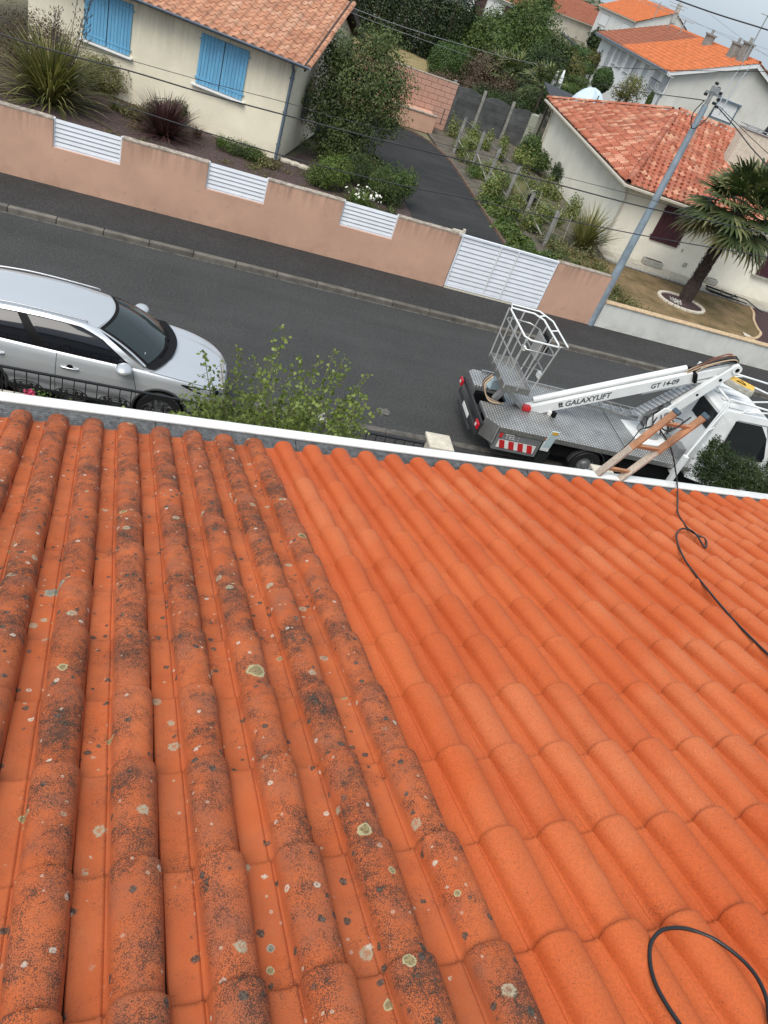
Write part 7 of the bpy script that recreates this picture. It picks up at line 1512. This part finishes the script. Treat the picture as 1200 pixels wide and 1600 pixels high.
# work basket at the rear
mat('rail_alloy', (.62, .62, .61), .4, .5, var=.1)
bk = thing('basket', None, None); bk.parent = tr
F4 = [T(765, 560, 1.36), T(785.6, 601, 1.36), T(825.7, 617, 1.36), T(802, 563, 1.36)]; T4 = [T(799.7, 482, 2.44), T(823, 527, 2.44), T(834, 537, 2.44), T(879, 550, 2.44), T(857, 508, 2.44), T(845, 496, 2.44)]
bx0 = min(F4[0].x, F4[1].x) - .0; bx1 = bx0 + .56; by0 = min(F4[1].y, F4[2].y) + .0; by1 = by0 + 1.22; fz = 1.36
fl_ = [(bx0, by0 + .0), (bx1, by0), (bx1, by1), (bx0, by1)]
mb = MB(); mb.prism(fl_, fz - .03, fz); mb.build('floor', 'tread_plate', bk)
mb = MB(); 
for a, b in zip(fl_, fl_[1:] + fl_[:1]): mb.bar((*a, fz + .04), (*b, fz + .04), .012, .13)
mb.build('kick_plate', 'aluminium', bk)
tx0, tx1, ty0, ty1, tz = bx0 - .02, bx1 + .08, by0 - .04, by1 + .03, 2.46
ring = [(tx0, ty0 + .10), (tx0 + .10, ty0), (tx1, ty0), (tx1 + .04, ty0 + .12), (tx1 + .04, ty1 - .2), (tx1 - .12, ty1), (tx0 + .05, ty1), (tx0, ty1 - .1)]
mb = MB(); mb.tube([(x, y, tz) for x, y in ring], .019, 8, closed=True); mb.build('top_rail', 'lift_white', bk, smooth=50.0)
mb = MB(); mb.tube([(x * .97 + .03 * (bx0 + bx1) / 2, y * .97 + .03 * (by0 + by1) / 2, tz - .20) for x, y in ring], .016, 8, closed=True); mb.build('inner_rail', 'aluminium', bk, smooth=50.0)
out_ = [(x + (.10 if x > (bx0 + bx1) / 2 else -.0), y, tz + .05) for x, y in ring if x > (bx0 + bx1) / 2 - .1]; mb = MB(); mb.tube([(tx1 + .03, ty0 + .02, tz), (tx1 + .18, ty0 - .02, tz + .04), (tx1 + .20, ty1 - .25, tz + .04), (tx1 + .0, ty1 + .08, tz + .04), (tx0 + .05, ty1 + .08, tz + .04), (tx0 + .05, ty1, tz)], .017, 8); mb.tube([(tx1 + .19, (ty0 + ty1) / 2, tz + .04), (tx1 + .04, (ty0 + ty1) / 2, tz)], .014, 6); mb.tube([(tx1 + .1, ty1 - .06, tz + .04), (tx1 - .04, ty1 - .08, tz)], .014, 6); mb.build('bumper_rail', 'lift_white', bk, smooth=50.0)
mid = [(x * .7 + q[0] * .3, y * .7 + q[1] * .3) for (x, y), q in zip(fl_, [(tx0, ty0), (tx1, ty0), (tx1, ty1), (tx0, ty1)])]
mb = MB(); mb.tube([(*p, fz + .56) for p in mid], .015, 8, closed=True); mb.build('mid_rail', 'aluminium', bk, smooth=50.0)
posts = []
for (x, y) in ((0, 0), (.5, 0), (1, 0), (1, .33), (1, .66), (1, 1), (.5, 1), (0, 1), (0, .75), (0, .5), (0, .25)):
    a = (bx0 + (bx1 - bx0) * x, by0 + (by1 - by0) * y, fz + .03); b = (tx0 + (tx1 - tx0) * x + (.03 if x == 1 else 0), ty0 + (ty1 - ty0) * y, tz - .01); mb = MB(); mb.tube([a, b], .015, 6); mb.build('upright', 'rail_alloy', bk, smooth=50.0)
mb = MB(); mb.box(bx1 - .02, by0 + .35, fz + .55, bx1 + .02, by0 + .80, fz + .98); mb.build('control_panel', 'tread_plate', bk); mb = MB(); mb.box(bx1 + .02, by0 + .42, fz + .72, bx1 + .16, by0 + .76, fz + .95); mb.build('control_console', 'trim_black', bk, bevel=.02)
for k in range(4): mb = MB(); mb.cyl((bx1 + .09, by0 + .46 + k * .08, fz + .95), (bx1 + .09, by0 + .46 + k * .08, fz + 1.03), .012, 6); mb.build('lever', 'trim_black', bk)
mb = MB(); mb.box(bx1 - .10, by0 + .9, fz + .45, bx1 - .04, by0 + 1.02, fz + .53); mb.box(bx1 + .03, by0 + .05, fz + .35, bx1 + .08, by0 + .18, fz + .47); mb.build('document_box', 'stripe_white', bk, bevel=.005)
mb = MB(); mb.bar((bx0 + .1, AY, fz - .08), Be + Vector((0, 0, -.02)), .22, .10); mb.bar((bx0 + .08, by0 + .1, fz - .06), (bx0 + .08, by1 - .1, fz - .06), .06, .05); mb.bar((bx1 - .1, by0 + .1, fz - .06), (bx1 - .1, by1 - .1, fz - .06), .06, .05); mb.bar((bx0 + .3, AY, fz - .1), (bx0 + .15, AY, DZ + .02), .10, .12); mb.build('basket_mount', 'galvanised', bk, bevel=.01)
for k in range(5): mb = MB(); mb.tube(spline([(bx0 - .05, by0 + .5 + .03 * k, fz - .05), (bx0 - .16, by0 + .45 + .04 * k, fz - .25), (bx0 - .02, by0 + .3 + .05 * k, DZ + .06), (bx0 + .3, by0 + .3, DZ + .05)], 5), .012, 5); mb.build('hose', ['hose_tan', 'hose_tan', 'rubber', 'hose_tan', 'rubber'][k], bk, smooth=True)
# small things fixed on the deck
q = T(772, 606, DZ); mb = MB(); mb.box(-.16, -.10, 0, .16, .10, .22, Matrix.Translation((q.x, q.y, DZ + .002)) @ rotz(.15)); mb.build('white_box', 'decal_blue', tr, bevel=.01)
q = T(820, 640, DZ); mb = MB(); mb.prism([(-.09, -.08), (.09, -.08), (.10, .06), (-.07, .07)], 0, .10, Matrix.Translation((q.x, q.y, DZ + .002))); mb.build('red_cover', 'stripe_red', tr, bevel=.02)
q = T(852, 700, DZ); mb = MB(); M = Matrix.Translation((q.x, q.y, DZ + .01)) @ rotz(R_(5)) @ Matrix.Rotation(R_(8), 4, 'X'); mb.box(-.085, -.01, 0, .085, .01, .42, M); mb.build('notice_board', 'decal_blue', tr, bevel=.004); mb = MB(); mb.box(-.06, -.014, .34, .06, -.0105, .41, M); mb.build('notice_label', 'sign_yellow', tr)
g = random.Random(12)
for k in range(6):
    c = T(838 + k * 5, 636 + k * 3, DZ); mb = MB(); mb.box(-.05, -.04, 0, .05, .04, .07 + .02 * (k % 3), Matrix.Translation((c.x, c.y, DZ + .002)) @ rotz(k)); mb.build('valve_block', ['galvanised', 'stripe_white', 'trim_black'][k % 3], tr, bevel=.008)
# aluminium ladder lying along the far side of the deck
al = thing('ladder', 'aluminium ladder lying along the far edge of the truck deck', 'ladder', tuple(at(890, 622, DZ + .1)))
a0_, a1_ = at(884, 612, DZ + .16), at(992, 640, DZ + .16); dd_ = (a1_ - a0_).normalized(); sd_ = Vector((-dd_.y, dd_.x, 0))
for s in (0, .34):
    mb = MB(); mb.bar(a0_ - sd_ * s, a1_ - sd_ * s, .03, .07); bw(mb, 'stile', 'aluminium', al, bevel=.004)
n = int((a1_ - a0_).length / .24); me = MB().box(-.015, -.34, -.012, .015, 0, .012).mesh('rung', 'aluminium')
for i in range(n): o = put('rung', me, al, 0, (WMx(al).inverted() @ (a0_ + dd_ * (.12 + i * .24)))); o.rotation_euler = (0, 0, math.atan2(dd_.y, dd_.x))
